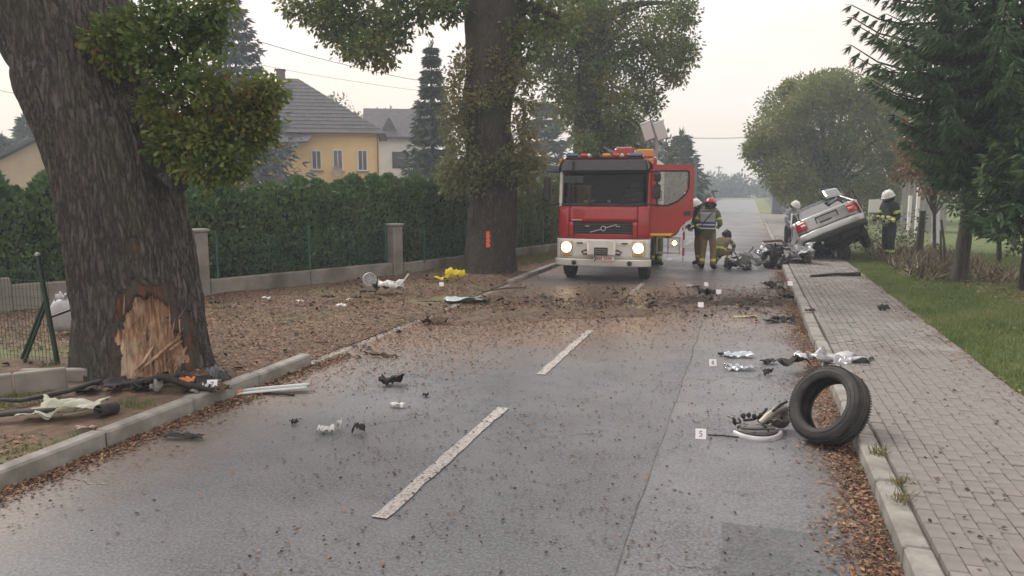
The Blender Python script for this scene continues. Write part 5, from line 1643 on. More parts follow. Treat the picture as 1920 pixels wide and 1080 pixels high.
# ================================================================== THE WRECKED CAR
M_SILV = mat('silver_paint', (.43, .44, .43), .36, metal=.5, col2=(.34, .345, .33), scale=3, coat=.4, col3=(.27, .255, .22), scale3=1.6, lo3=.55, hi3=.8)
M_SILVD = mat('scraped_silver', (.40, .41, .43), .42, metal=.5, col2=(.22, .22, .23), scale=5, col3=(.08, .08, .085), scale3=4, lo3=.5, hi3=.66)
M_TAIL = mat('tail_lens', (.50, .02, .025), .15, coat=.7)
M_TAILW = mat('tail_lens_pale', (.62, .32, .34), .2, coat=.5)
M_UND = mat('car_underside', (.02, .02, .022), .8, col2=(.05, .048, .045), scale=6)
M_CGL = glass_mat('car_glass', (.18, .22, .21), .16, .03)
M_GREEN = glass_mat('green_glass', (.55, .68, .62), .22, .05)

cr0 = at(1568, 444, 21.9)
R_ = Matrix.Rotation(rad(-3), 4, 'Z') @ Matrix.Rotation(rad(-15), 4, 'X') @ Matrix.Rotation(rad(-25), 4, 'Y')
org = cr0 - (R_ @ Vector((0, 0, .43)))
car = thing('wrecked_car', 'silver wrecked saloon car tilted on its side on the pavement', 'car', org, rot=R_.to_euler())
car.scale = (1.07, 1.05, 1.25)


def dent(P, k=1.0, y0=1.5):
    P = np.array(P, float); sh = P.shape; Q = P.reshape(-1, 3)
    a = np.clip((Q[:, 1] - y0) / 1.3, 0, 1.4) * k
    for c in range(3):
        Q[:, c] += a * .38 * fbm(Q[:, 0] * 2.3 + c * 9, Q[:, 1] * 2.3, Q[:, 2] * 2.3, 50 + c, 4)
    s_ = .012 * k
    for c in range(3): Q[:, c] += s_ * fbm(Q[:, 0] * 5, Q[:, 1] * 5, Q[:, 2] * 5, 60 + c, 3)
    Q[:, 1] -= a * .35 * (Q[:, 1] - y0)
    Q[:, 2] -= a * .16 * np.maximum(Q[:, 2] - .5, 0) * 2
    return Q.reshape(sh)


def sx_(y): return .865 - .10 * max(0, 1 - y / .35) ** 2
# side panels with rear wheel arches
for sgn in (-1, 1):
    rows = []
    for z in np.linspace(.36, .985, 14):
        row = []
        for y in np.linspace(.06, 2.9, 46):
            bulge = .03 * math.sin((z - .36) / .62 * PI) - .05 * max(0, (z - .82) / .16) ** 2
            row.append((sgn * (sx_(y) + bulge - .03), y, z))
        rows.append(row)
    P = np.array(rows)
    yy, zz = P[:, :, 1], P[:, :, 2]
    d2 = (yy - .98) ** 2 + (zz - .30) ** 2
    inside = d2 < .37 ** 2
    P[:, :, 0] += sgn * .028 * np.exp(-((np.sqrt(d2) - .39) / .05) ** 2)
    P = dent(P)
    n, m = P.shape[:2]
    f = [(i * m + j, i * m + j + 1, (i + 1) * m + j + 1, (i + 1) * m + j) for i in range(n - 1) for j in range(m - 1) if not inside[i:i + 2, j:j + 2].all()]
    g = MB(); g.add(list(P.reshape(-1, 3)), f, True); g.build('side_panel', M_SILV, car)
    g = MB(); g.lathe([(.36, 0), (.38, .0), (.36, -.25 * sgn), (0.01, -.26 * sgn)], 18, Matrix.Translation((sgn * .80, .98, .30)) @ Matrix.Rotation(rad(90), 4, 'Y'), a0=rad(80), a1=rad(280)); g.build('wheel_arch', M_UND, car)


# rear face: bumper, boot lid
def rear(x, z):
    y = .16 * (abs(x) / .86) ** 4
    if z < .66: y += -.07 * math.sin(min(1, max(0, (z - .36) / .30)) * PI) ** .6 - .02
    else: y += .02 + .10 * (z - .66)
    return y
def rgrid(x0, x1, z0, z1, nx=22, nz=8, off=0): return [[(x, rear(x, z) + off, z) for x in np.linspace(x0, x1, nx)] for z in np.linspace(z0, z1, nz)]
g = MB(); g.grid(dent(rgrid(-.83, .83, .50, .655, 30, 8), 1), thick=-.02); bmp = g.build('rear_bumper', M_SILV, car)
g = MB(); g.grid(rgrid(-.80, .80, .36, .495, 30, 6), thick=-.02); g.build('bumper_valance', M_BLK, car)
lid = MB(); lid.grid(rgrid(-.60, .60, .665, .985, 26, 8), thick=-.02)
lid.grid([[(x * (1 - .02 * j), .055 + .10 * (j / 5) * 4.6 + .05 * (abs(x) / .6) ** 4, .99 + .035 * math.sin(j / 5 * 1.4) - .025 * (abs(x) / .62) ** 4) for x in np.linspace(-.66, .66, 20)] for j in range(6)], thick=-.02)
lid = lid.build('boot_lid', M_SILV, car)
for sgn in (-1, 1):
    g = MB(); g.grid([[(sgn * x, rear(x, z) + .012, z) for x in np.linspace(.605, .835, 8)] for z in np.linspace(.665, .985, 6)], thick=-.02 * sgn); g.build('rear_quarter', M_SILV, car)
    g = MB(); g.grid([[(sgn * x, rear(x, z) - .018, z) for x in np.linspace(.52, .83, 10)] for z in np.linspace(.74, .925, 6)], thick=-.03 * sgn); tl = g.build('tail_light', M_TAIL, car)
    g = MB(); g.grid([[(sgn * x, rear(x, z) - .024, z) for x in np.linspace(.54, .66, 6)] for z in np.linspace(.80, .86, 3)], thick=-.012 * sgn); g.build('reversing_lens', M_TAILW, tl)
# number plate recess and frame
rc = MB(); y_ = rear(0, .8)
rc.box((0, y_ - .012, .905), (.56, .03, .022)).box((-.27, y_ - .012, .84), (.022, .03, .12)).box((.27, y_ - .012, .84), (.022, .03, .12)).box((-.06, y_ - .012, .775), (.30, .03, .02))
rc.build('plate_recess', M_BLK, lid)
g = MB(); g.box((.02, y_ - .012, .84), (.46, .01, .10), .003); g.build('number_plate_bracket', mat('bracket_grey', (.34, .35, .36), .6), lid)
g = MB(); g.box((0, rear(0, .66) - .028, .66), (1.3, .01, .012)); g.build('boot_gap', M_BLK, bmp)
g = MB(); g.box((0, .08, .70), (1.1, .006, .012)); g.build('boot_crease', M_BLK, lid)
# greenhouse
g = MB(); g.grid(dent([[(x, .56 + .62 * t, 1.005 + .38 * t - .03 * (abs(x) / .7) ** 3) for x in np.linspace(-.66 + .10 * t, .66 - .10 * t, 14)] for t in np.linspace(0, 1, 7)]), thick=.008); g.build('rear_window', M_CGL, car)
g = MB(); g.grid(dent([[(x, 1.18 + 1.25 * t, 1.39 + .045 * math.sin(t * PI) - .05 * (abs(x) / .6) ** 3) for x in np.linspace(-.60, .60, 16)] for t in np.linspace(0, 1, 14)], 1.0, 1.9), thick=.03); g.build('roof', M_SILV, car)
for sgn in (-1, 1):
    g = MB(); g.grid(dent([[(sgn * (.84 - .24 * t), .42 + .72 * t + w * (.26 - .06 * t), .975 + .415 * t) for w in (0, .5, 1)] for t in np.linspace(0, 1, 7)]), thick=.03 * sgn); g.build('rear_pillar', M_SILV, car)
    g = MB(); g.grid(dent([[(sgn * (.835 - .23 * t), .72 + .68 * t + w * (1.5 - .75 * t), .98 + .40 * t) for w in np.linspace(0, 1, 8)] for t in np.linspace(0, 1, 5)], .8, 1.9)); g.build('side_window', M_CGL, car)
    g = MB(); g.tube([tuple(p) for p in dent([(sgn * .62, 1.2 + k * .12, 1.385) for k in range(11)], .9, 1.9)], .03, 6); g.build('roof_rail', M_SILV, car)
# underside, exhaust, axle
g = MB(); g.grid(dent([[(x, y, .40 - .03 * math.cos(x * 3)) for x in np.linspace(-.78, .78, 10)] for y in np.linspace(.02, 2.8, 16)])); g.box((.0, .55, .42), (1.1, .7, .22), .06); g.box((.35, .25, .36), (.5, .4, .16), .06); g.build('floor_pan', M_UND, car)
g = MB(); g.tube([(-.35, -.02, .33), (-.35, .5, .32), (-.1, 1.2, .3), (0, 2.2, .3)], .032, 8); g.build('exhaust', M_MET, car)
g = MB(); g.tube([(-.7, .98, .30), (.7, .98, .30)], .05, 8); g.build('rear_axle', M_UND, car)
for x in (-.73, .73):
    wheel(car, x, .98, .30, .19)
# dark block stands in for the shade inside the cabin; torn front
g = MB(); g.box((0, 1.6, .75), (1.4, 1.7, .5), .1); g.build('cabin_shade_block', M_INT, car)
# sprung door glass standing up behind
g = MB(); P = [[(.30 + u * .46, .95 + .12 * u + .35 * t, 1.36 + .34 * t - .05 * u) for u in np.linspace(0, 1, 5)] for t in np.linspace(0, 1, 5)]
g.grid(P, thick=.01); g.build('raised_window', M_GREEN, car)
g = MB(); g.tube([P[0][0], P[4][0], P[4][4], P[0][4]], .022, 6); g.build('raised_window_frame', M_BLK, car)
g = MB(); g.grid(dent([[(.86 + .04 * u, .45 + .6 * u, .45 + .8 * t) for u in np.linspace(0, 1, 8)] for t in np.linspace(0, 1, 6)], .5), thick=.04); g.build('bent_shaded_rear_door', M_UND, car)  # door lying in shade: the shade is put into its dark colour


def crumple(w, d, h, seed, n=14, fold=3.0, curl=0.08, thick=.004):
    u, v = np.meshgrid(np.linspace(-.5, .5, n), np.linspace(-.5, .5, n))
    X = u * w + .07 * w * fbm(u * fold + seed, v * fold, 0, seed, 3) * 2
    Y = v * d + .07 * d * fbm(u * fold, v * fold + seed, 3, seed + 1, 3) * 2
    Z = h * (.5 + fbm(u * fold, v * fold, seed, seed + 2, 4) * 1.2 + .35 * np.abs(np.sin(u * fold * 2.2 + v * 3 + seed))) + curl * h * (u * u + v * v) * 2
    Z -= Z.min()
    return np.stack([X, Y, Z], 2)


def wreckage(name, label, cat, loc, rotz=0):
    return thing(name, label, cat, loc, rotz)


# torn-off front end lying left of the car
q = G(1446, 503)
fe = thing('torn_front_end', 'torn off front end of the car with a wheel, left of the wreck', 'wreckage', (q.x, q.y, 0), .1)
wheel(fe, -.05, .1, .31, .2, turn=rad(24))
rr = random.Random(21)
for i in range(13):
    x, y = rr.uniform(-.1, 1.05), rr.uniform(.0, .8)
    M_ = Matrix.Translation((x, y, rr.uniform(.0, .35) + .1 * x)) @ Matrix.Rotation(rr.uniform(0, 6.3), 4, 'Z') @ Matrix.Rotation(rr.uniform(-.9, .9), 4, 'X') @ Matrix.Rotation(rr.uniform(-.9, .9), 4, 'Y')
    g = MB(); g.grid(crumple(rr.uniform(.3, .7), rr.uniform(.2, .45), rr.uniform(.1, .25), i, 10), M=M_, thick=.006)
    g.build('crushed_panel', rr.choice([M_SILVD, M_UND, M_SILVD, M_SILVD]), fe)
for i in range(9):
    p0 = Vector((rr.uniform(-.3, 1.), rr.uniform(0, .7), rr.uniform(.05, .5))); p = [p0]
    for k in range(4): p.append(p[-1] + Vector((rr.uniform(-.2, .2), rr.uniform(-.15, .15), rr.uniform(-.12, .16))))
    g = MB(); g.tube(p, rr.uniform(.012, .03), 6); g.build('bent_rail', rr.choice([M_BLK, M_SILVD, M_MET]), fe)
g = MB(); g.tube([(-.28, .25, .35), (-.2, .3, .68), (.25, .3, .72), (.55, .3, .5)], [.035, .04, .035, .03], 7); g.build('subframe_arm', mat('rusty_iron', (.09, .06, .05), .8, col2=(.15, .1, .08), scale=9), fe)

q = G(1392, 506)
eb = thing('engine_block', 'crushed grey engine block lying on the road before the firefighters', 'engine', (q.x, q.y, 0), .2)
g = MB(); g.box((0, .1, .26), (.36, .3, .4), .06, Matrix.Rotation(rad(14), 4, 'Y')); g.build('casting', mat('cast_alloy', (.12, .125, .13), .6, metal=.4, col2=(.25, .255, .26), scale=8), eb)
for i in range(10):
    M_ = Matrix.Translation((rr.uniform(-.35, .35), rr.uniform(-.1, .3), rr.uniform(0, .3))) @ Matrix.Rotation(rr.uniform(0, 6), 4, 'Z') @ Matrix.Rotation(rr.uniform(-1.2, 1.2), 4, 'X')
    g = MB(); g.grid(crumple(rr.uniform(.15, .4), rr.uniform(.1, .3), .12, 40 + i, 8), M=M_, thick=.006); g.build('torn_piece', rr.choice([M_UND, MATS['cast_alloy'], M_BLK, M_SILVD]), eb)
for i in range(8):
    p = [Vector((rr.uniform(-.35, .35), rr.uniform(-.1, .2), rr.uniform(.02, .4)))]
    for k in range(4): p.append(p[-1] + Vector((rr.uniform(-.12, .12), rr.uniform(-.1, .1), rr.uniform(-.1, .13))))
    for z in p: z.z = max(z.z, .02)
    g = MB(); g.tube(p, rr.uniform(.01, .022), 6); g.build('hose', M_BLK, eb)
q = G(1578, 496)
lw = thing('spare_tyre', 'dark wheel standing under the raised tail of the wreck', 'tyre', (q.x, q.y + .1, 0), rad(30))
wheel(lw, 0, 0, .30, .2)

# ================================================================== PEOPLE
M_SKIN = mat('skin', (.42, .25, .18), .6)
M_TAN = mat('tan_suit', (.17, .125, .07), .9, col2=(.23, .175, .10), scale=8, bump=.3, bscale=20)
M_NAVY = mat('navy_suit', (.018, .022, .032), .85, col2=(.035, .04, .052), scale=8, bump=.3, bscale=20)
M_HIVIS = mat('yellow_reflective', (.55, .62, .12), .45)
M_SILVB = mat('silver_reflective', (.58, .60, .58), .4)
M_BOOT = mat('boot_leather', (.015, .015, .015), .6)
M_GLOVE = mat('glove', (.09, .085, .05), .85)
M_HELR = mat('red_helmet', (.42, .02, .035), .25, coat=.4)
M_HELW = mat('white_helmet', (.72, .72, .68), .3, coat=.4)
M_VEST = mat('vest_grey', (.33, .34, .40), .8, col2=(.42, .43, .48), scale=9)
M_BLUEV = mat('vest_blue', (.05, .07, .22), .8)


def person(label, loc, rotz, J, jacket, trousers, helmet, bands, group=None, H=1.0, extra=None):
    """J: joints in local space, facing -y; one skinned surface, then helmet, gloves and gear as children"""
    t = thing('person', label, 'person', loc, rotz, group)
    t.scale = (H, H, H)
    names = ['pelvis', 'belly', 'chest', 'neck', 'head', 'crown', 'shL', 'elL', 'wrL', 'shR', 'elR', 'wrR', 'hiL', 'knL', 'anL', 'toL', 'hiR', 'knR', 'anR', 'toR']
    rad_ = dict(pelvis=(.17, .125), belly=(.17, .125), chest=(.20, .14), neck=(.065, .065), head=(.082, .098), crown=(.07, .085), shL=(.085, .085), elL=(.066, .066), wrL=(.052, .052), hiL=(.115, .115), knL=(.088, .088), anL=(.078, .078), toL=(.055, .045))
    for k in list(rad_):
        if k.endswith('L'): rad_[k[:-1] + 'R'] = rad_[k]
    E = [('pelvis', 'belly'), ('belly', 'chest'), ('chest', 'neck'), ('neck', 'head'), ('head', 'crown'), ('chest', 'shL'), ('shL', 'elL'), ('elL', 'wrL'), ('chest', 'shR'), ('shR', 'elR'), ('elR', 'wrR'),
         ('pelvis', 'hiL'), ('hiL', 'knL'), ('knL', 'anL'), ('anL', 'toL'), ('pelvis', 'hiR'), ('hiR', 'knR'), ('knR', 'anR'), ('anR', 'toR')]
    me = bpy.data.meshes.new('body')
    me.from_pydata([J[n] for n in names], [(names.index(a), names.index(b)) for a, b in E], [])
    ob = bpy.data.objects.new('tmp', me); COL.objects.link(ob)
    md = ob.modifiers.new('skin', 'SKIN')
    for i, n in enumerate(names):
        me.skin_vertices[0].data[i].radius = rad_[n]
        me.skin_vertices[0].data[i].use_root = (n == 'pelvis')
    ob.modifiers.new('sub', 'SUBSURF').levels = 2
    dg = bpy.context.evaluated_depsgraph_get()
    bme = bpy.data.meshes.new_from_object(ob.evaluated_get(dg))
    bpy.data.objects.remove(ob)
    P = {n: np.array(J[n], float) for n in names}
    mats_ = [jacket, trousers, M_BOOT, M_SKIN, bands[0], bands[1] if len(bands) > 1 else bands[0]]
    bme.materials.clear()
    bm_names = [('arm', a, b) for a, b in (('shL', 'elL'), ('elL', 'wrL'), ('shR', 'elR'), ('elR', 'wrR'))] + [('torso', 'pelvis', 'belly'), ('torso2', 'belly', 'chest'), ('head', 'neck', 'crown'), ('leg', 'hiL', 'knL'), ('leg', 'hiR', 'knR'), ('shin', 'knL', 'anL'), ('shin', 'knR', 'anR'), ('foot', 'anL', 'toL'), ('foot', 'anR', 'toR')]
    idx = []
    for p in bme.polygons:
        c = np.array(p.center); best = (9, None, 0)
        for nm, a, b in bm_names:
            A, B = P[a], P[b]; d = B - A; tt = float(np.clip(np.dot(c - A, d) / np.dot(d, d), 0, 1))
            dist = np.linalg.norm(c - A - d * tt) / (.17 if nm.startswith('torso') else .09)
            if dist < best[0]: best = (dist, nm, tt, a)
        nm, tt = best[1], best[2]
        k = 0
        if nm == 'head': k = 3 if tt > .25 else 0
        elif nm == 'foot': k = 2
        elif nm == 'shin': k = 2 if tt > .86 else (4 if .55 < tt < .68 else 1)
        elif nm == 'leg': k = 1
        elif nm == 'torso': k = 5 if .55 < tt < .95 else (0 if tt > .2 else 0)
        elif nm == 'torso2': k = 0
        elif nm == 'arm':
            k = 4 if (best[3].startswith('el') and .40 < tt < .70) or (best[3].startswith('sh') and .45 < tt < .65) else 0
        idx.append(k)
    bme.polygons.foreach_set('material_index', idx)
    bme.polygons.foreach_set('use_smooth', [True] * len(idx))
    link('body', bme, mats_, t)
    for o_ in (t.children): pass
    # helmet over the crown
    hd, cr = Vector(J['head']), Vector(J['crown'])
    zt_ = (cr - Vector(J['neck'])).normalized()
    M_ = Matrix.Translation(hd + zt_ * .045) @ Vector((0, 0, 1)).rotation_difference(zt_).to_matrix().to_4x4()
    g = MB(); g.lathe([(.150, -.035), (.148, -.01), (.135, .05), (.105, .10), (.06, .13), (.003, .142)], 20, M_ @ Matrix.Diagonal((.95, 1.12, 1.0, 1)))
    g.lathe([(.150, -.035), (.165, -.04), (.168, -.03), (.148, -.015)], 20, M_ @ Matrix.Diagonal((.95, 1.12, 1.0, 1)))
    hm = g.build('helmet', helmet, t, fix=False)
    g = MB(); g.box((0, 0, .12), (.025, .22, .04), .01, M_); g.build('helmet_crest', helmet, hm)
    g = MB(); g.lathe([(.135, -.10), (.152, -.05), (.152, -.03)], 14, M_ @ Matrix.Diagonal((.95, 1.12, 1, 1)), a0=rad(200), a1=rad(340)); g.build('visor', glass_mat('visor_glass', (.25, .22, .15), .2, .05), hm)
    g = MB(); g.lathe([(.12, -.15), (.145, -.08), (.148, -.03)], 14, M_ @ Matrix.Diagonal((.95, 1.1, 1, 1)), a0=rad(0), a1=rad(180)); g.build('neck_guard', M_BOOT, hm, fix=False)
    g = MB(); g.ball((0, -.105, -.075), (.014, .022, .022), 6, 5, M_).ball((-.035, -.092, -.05), .012, 6, 5, M_).ball((.035, -.092, -.05), .012, 6, 5, M_); g.build('face', M_SKIN, t)
    # gloves with five fingers
    for sd in ('L', 'R'):
        w_, e_ = Vector(J['wr' + sd]), Vector(J['el' + sd])
        d = (w_ - e_).normalized(); s_ = d.cross(Vector((0, 1, .2))).normalized(); u_ = d.cross(s_)
        g = MB(); g.tube([w_ - d * .03, w_ + d * .04, w_ + d * .10], [.050, .052, .046], 8, flat=.62)
        for k, (o_, L_) in enumerate(((-.036, .062), (-.012, .075), (.012, .08), (.036, .068))):
            b_ = w_ + d * .10 + s_ * o_
            g.tube([b_ - d * .02, b_ + d * L_ * .5 + u_ * .012, b_ + d * L_ * .8 + u_ * .04], [.014, .013, .010], 5)
        b_ = w_ + d * .04 + s_ * .045
        g.tube([b_, b_ + d * .04 + s_ * .03 + u_ * .01, b_ + d * .075 + s_ * .03 + u_ * .03], [.016, .014, .011], 5)
        g.build('glove', M_GLOVE, t)
    if extra: extra(t)
    return t


def stand(bend=0.0, twist=0.0, arms=None, legs=(.12, .12), head=0.0, step=0.0):
    b = bend
    up = lambda h: (twist * h, -math.sin(b) * (h - .95), .95 + math.cos(b) * (h - .95))
    J = dict(pelvis=(0, 0, .95), belly=up(1.13), chest=up(1.38), neck=up(1.54))
    n = J['neck']
    J['head'] = (n[0], n[1] - .02 - head * .06, n[2] + .11); J['crown'] = (n[0], n[1] - .03 - head * .11, n[2] + .21)
    for sd, s in (('L', -1), ('R', 1)):
        c = J['chest']
        J['sh' + sd] = (c[0] + s * .20, c[1] + .01, c[2] + .07)
        a = (arms or {}).get(sd, ((s * .27, .02, 1.16), (s * .26, -.14, .95)))
        J['el' + sd], J['wr' + sd] = a
        J['hi' + sd] = (s * .095, 0, .88)
        st_ = step * s
        J['kn' + sd] = (s * legs[0], -.02 - st_ * .5, .50); J['an' + sd] = (s * legs[1], .03 - st_, .10); J['to' + sd] = (s * (legs[1] + .03), -.14 - st_, .05)
    return J


def harness(t):
    g = MB()
    P = [[(x, .135 + .03 * math.cos(x * 5) + .01 * math.sin(z * 9), z) for x in np.linspace(-.19, .19, 10)] for z in np.linspace(1.08, 1.46, 9)]
    g.grid(P, thick=.012); v = g.build('vest', M_VEST, t)
    for z, m, h in ((1.20, M_BLUEV, .05), (1.155, M_SILVB, .035), (1.11, M_BLUEV, .05), (1.06, M_SILVB, .035)):
        g = MB(); g.grid([[(x, .150 + .03 * math.cos(x * 5), zz) for x in np.linspace(-.19, .19, 10)] for zz in (z - h / 2, z + h / 2)], thick=.006); g.build('band', m, v)
    g = MB(); g.tube([(-.13, .16, 1.46), (.02, .19, 1.30), (.14, .185, 1.13)], .012, 5); g.build('strap', M_BOOT, v)


def radio(t):
    g = MB(); g.box((.1, -.165, 1.36), (.05, .03, .10), .01); g.build('radio', M_BOOT, t)
    for x in (-.085, .085):
        g = MB(); g.box((x, -.165, 1.13), (.11, .02, .07), .01); g.build('chest_band', M_HIVIS, t)


q = G(1326, 506)
# red helmet, back to the camera, right arm bent forward
J = stand(.10, .0, {'L': ((-.29, .02, 1.16), (-.20, -.20, 1.10)), 'R': ((.33, -.06, 1.20), (.36, -.28, 1.30))}, (.13, .14), head=.5)
person('firefighter in red helmet and grey blue vest, seen from behind beside the engine', (q.x, q.y, 0), rad(170), J, mat('olive_jacket', (.085, .09, .055), .9, col2=(.13, .13, .08), scale=8), M_TAN, M_HELR, (M_HIVIS, M_SILVB), H=1.02, extra=harness)
q = G(1311, 498)
J = stand(.18, .0, {'L': ((-.3, -.05, 1.16), (-.2, -.3, 1.05)), 'R': ((.3, -.05, 1.16), (.2, -.3, 1.05))}, head=.6)
person('firefighter in white helmet half hidden behind the red helmeted one', (q.x, q.y, 0), rad(-60), J, M_NAVY, M_TAN, M_HELW, (M_HIVIS, M_HIVIS), H=1.0)
# crouching behind
q = G(1352, 497)
J = dict(pelvis=(0, .12, .42), belly=(0, .02, .56), chest=(0, -.12, .74), neck=(0, -.2, .86), head=(0, -.26, .94), crown=(0, -.31, 1.03), shL=(-.2, -.12, .80), elL=(-.25, -.32, .62), wrL=(-.12, -.5, .5), shR=(.2, -.12, .80), elR=(.25, -.32, .62), wrR=(.12, -.5, .5),
         hiL=(-.1, .08, .40), knL=(-.17, -.3, .46), anL=(-.13, -.06, .1), toL=(-.14, -.24, .05), hiR=(.1, .08, .40), knR=(.17, -.22, .3), anR=(.13, .2, .1), toR=(.14, .05, .05))
person('firefighter crouching on the road right of the red helmeted one', (q.x, q.y, 0), rad(150), J, mat('sand_jacket', (.14, .125, .06), .9, col2=(.2, .18, .09), scale=8), M_TAN, M_BOOT, (M_HIVIS, M_HIVIS), H=.86)
# behind the open door
q = G(1229, 499)
J = stand(.05)
person('firefighter standing behind the open engine door with only legs showing', (q.x, q.y + .1, 0), rad(160), J, mat('khaki_jacket', (.13, .12, .07), .9), mat('khaki_trousers', (.17, .15, .085), .9, col2=(.22, .2, .12), scale=7), M_HELR, (M_HIVIS, M_HIVIS), H=.93)
# beyond the wreck
q = atd(1478, 470, 25.0)
J = stand(.28, .0, {'L': ((-.3, -.12, 1.1), (-.12, -.36, .98)), 'R': ((.3, -.12, 1.1), (.12, -.36, .98))}, head=.9)
person('firefighter in white helmet leaning behind the crushed nose of the car', (q.x, q.y, 0), rad(40), J, mat('grey_jacket', (.25, .25, .29), .85, col2=(.34, .34, .38), scale=8), M_NAVY, M_HELW, (M_SILVB, M_SILVB), H=.94)
# right-hand firefighter
q = G(1664, 488, .15)
J = stand(.12, .0, {'L': ((-.28, -.06, 1.14), (-.16, -.30, 1.08)), 'R': ((.28, -.03, 1.12), (.20, -.28, 1.0))}, head=.4, step=.05)
person('firefighter in black suit with yellow bands and white helmet by the dry shrub', (q.x, q.y, .14), rad(-52), J, M_NAVY, M_NAVY, M_HELW, (M_HIVIS, mat('pale_yellow_band', (.62, .66, .42), .45)), H=1.05, extra=radio)
# pole tool lying in the shrub before him
a, b = atd(1640, 430, 24.3), atd(1690, 482, 23.4)
g = MB(); g.tube([a, b], .02, 6); tag(g.build('reaching_pole', mat('pole_green', (.32, .40, .36), .5)), 'pale green pole slanting down in front of the right firefighter', 'pole')
# low amber work lamp burning by the engine's step
lp_ = MB(); Ml_ = Matrix.Translation((1.5, 2.50, .74))
lp_.box((0, .03, 0), (.14, .07, .14), .02, Ml_); lh = lp_.build('work_lamp', M_BLK, eng)
g = MB(); g.ball((0, -.02, 0), (.055, .03, .055), 10, 8, Ml_); g.build('lit_amber_lens', mat('lit_amber', (.9, .5, .2), .3, emit=(1.0, .36, .07), estr=16.0), lh)

# ================================================================== DEBRIS
M_WPL = mat('white_plastic', (.60, .61, .60), .5, col2=(.48, .48, .47), scale=6)
M_AIRB = mat('airbag_cloth', (.36, .37, .28), .85, col2=(.50, .50, .44), scale=5, col3=(.25, .25, .2), scale3=4, lo3=.55, hi3=.72, bump=.4, bscale=14)
M_CLEAR = glass_mat('lamp_lens', (.72, .80, .88), .28, .12)
M_GLASS2 = mat('shattered_glass', (.40, .52, .50), .25, col2=(.58, .66, .66), scale=30, bump=.6, bscale=60, spec=.7)
M_YEL2 = mat('yellow_cloth', (.66, .56, .03), .8, col2=(.5, .4, .02), scale=7)
M_IRON = mat('worn_iron', (.16, .15, .14), .5, metal=.5, col2=(.32, .31, .29), scale=9, col3=(.09, .07, .05), scale3=7, lo3=.5, hi3=.65)
M_CHAR = mat('charred_bits', (.012, .012, .013), .8, col2=(.035, .032, .03), scale=10)
M_BARKP = mat('bark_piece', (.06, .04, .028), .95, col2=(.13, .085, .055), scale=12, bump=.6, bscale=30)


def zg(p):
    return .0 if p.x > KL else .13


def gp(px, py):
    p = G(px, py)
    if p.x < KL - .15: p = G(px, py, .12)
    elif p.x > KR: p = G(px, py, .145)
    return p


def piece(name, label, cat, px, py, w, d, h, m, seed, rot=0.0, n=12, fold=3.0, thick=.005, lift=.0):
    p = gp(px, py)
    g = MB(); g.grid(crumple(w, d, h * .8, seed, max(n, 15), fold * 1.4), thick=thick)
    o = g.build(name, m, None, (p.x, p.y, p.z + .004 + lift), (0, 0, YAW + rot))
    return tag(o, label, cat)


def part_piece(t, name, loc, w, d, h, m, seed, rot=(0, 0, 0), n=10, fold=3.0, thick=.005):
    g = MB(); g.grid(crumple(w, d, h, seed, n, fold), thick=thick)
    return g.build(name, m, t, loc, rot)


# ---- the tyre
tp = G(1552, 838)
ty = thing('tyre', 'bare black tyre standing against the right kerb', 'tyre', (tp.x, tp.y, 0))
Rt, Wt = .325, .20
prof = [(.215, -.07), (.222, -.092), (.25, -.105), (.285, -.104), (.308, -.092), (.322, -.070), (.325, -.03), (.325, .03), (.322, .070), (.308, .092), (.285, .104), (.25, .105), (.222, .092), (.215, .07), (.228, .075), (.25, .088), (.285, .088), (.303, .06), (.306, 0), (.303, -.06), (.285, -.088), (.25, -.088), (.228, -.075)]
to_cam = (Vector((0, 0, CAM_H)) - Vector((tp.x, tp.y, .3))).normalized()
axis = Vector((to_cam.x, to_cam.y, 0)).normalized()
axis = Matrix.Rotation(rad(-40), 3, 'Z') @ axis
axis = (axis * math.cos(rad(27)) + Vector((0, 0, math.sin(rad(27))))).normalized()
q_ = Vector((0, 0, 1)).rotation_difference(axis).to_matrix().to_4x4()
low = min((q_ @ Vector((r * math.cos(a), r * math.sin(a), z))).z for r, z in prof for a in np.linspace(0, 2 * PI, 72))
Mt = Matrix.Translation((0, .10, -low)) @ q_
g = MB(); g.lathe(prof, 72, Mt, closed=True); g.build('carcass', mat('dusty_rubber', (.014, .014, .015), .7, col2=(.035, .034, .034), scale=6, col3=(.10, .095, .09), scale3=5, lo3=.5, hi3=.78, bump=.25, bscale=40, bdist=.004), ty)
for rr_, zz_ in ((.262, .107), (.295, .1005), (.262, -.107)):
    g = MB(); g.lathe([(rr_ - .003, zz_ - .002), (rr_, zz_ + (.003 if zz_ > 0 else -.003)), (rr_ + .003, zz_ - .002)], 60, Mt); g.build('sidewall_ring', M_RUB, ty)
g = MB()
for k in range(90):
    a = 2 * PI * k / 90
    for u, w_ in ((-.062, .035), (.062, .035)):
        M_ = Mt @ Matrix.Rotation(a, 4, 'Z') @ Matrix.Translation((Rt, 0, u)) @ Matrix.Rotation(rad(18), 4, 'X')
        g.box((0, 0, 0), (.010, .013, w_), 0, M_)
for u in (-.022, .022): g.lathe([(Rt - .002, u - .014), (Rt + .005, u - .011), (Rt + .005, u + .011), (Rt - .002, u + .014)], 60, Mt)
tag(g.build('tread_blocks', M_RUB, ty, fix=False), kind='stuff')

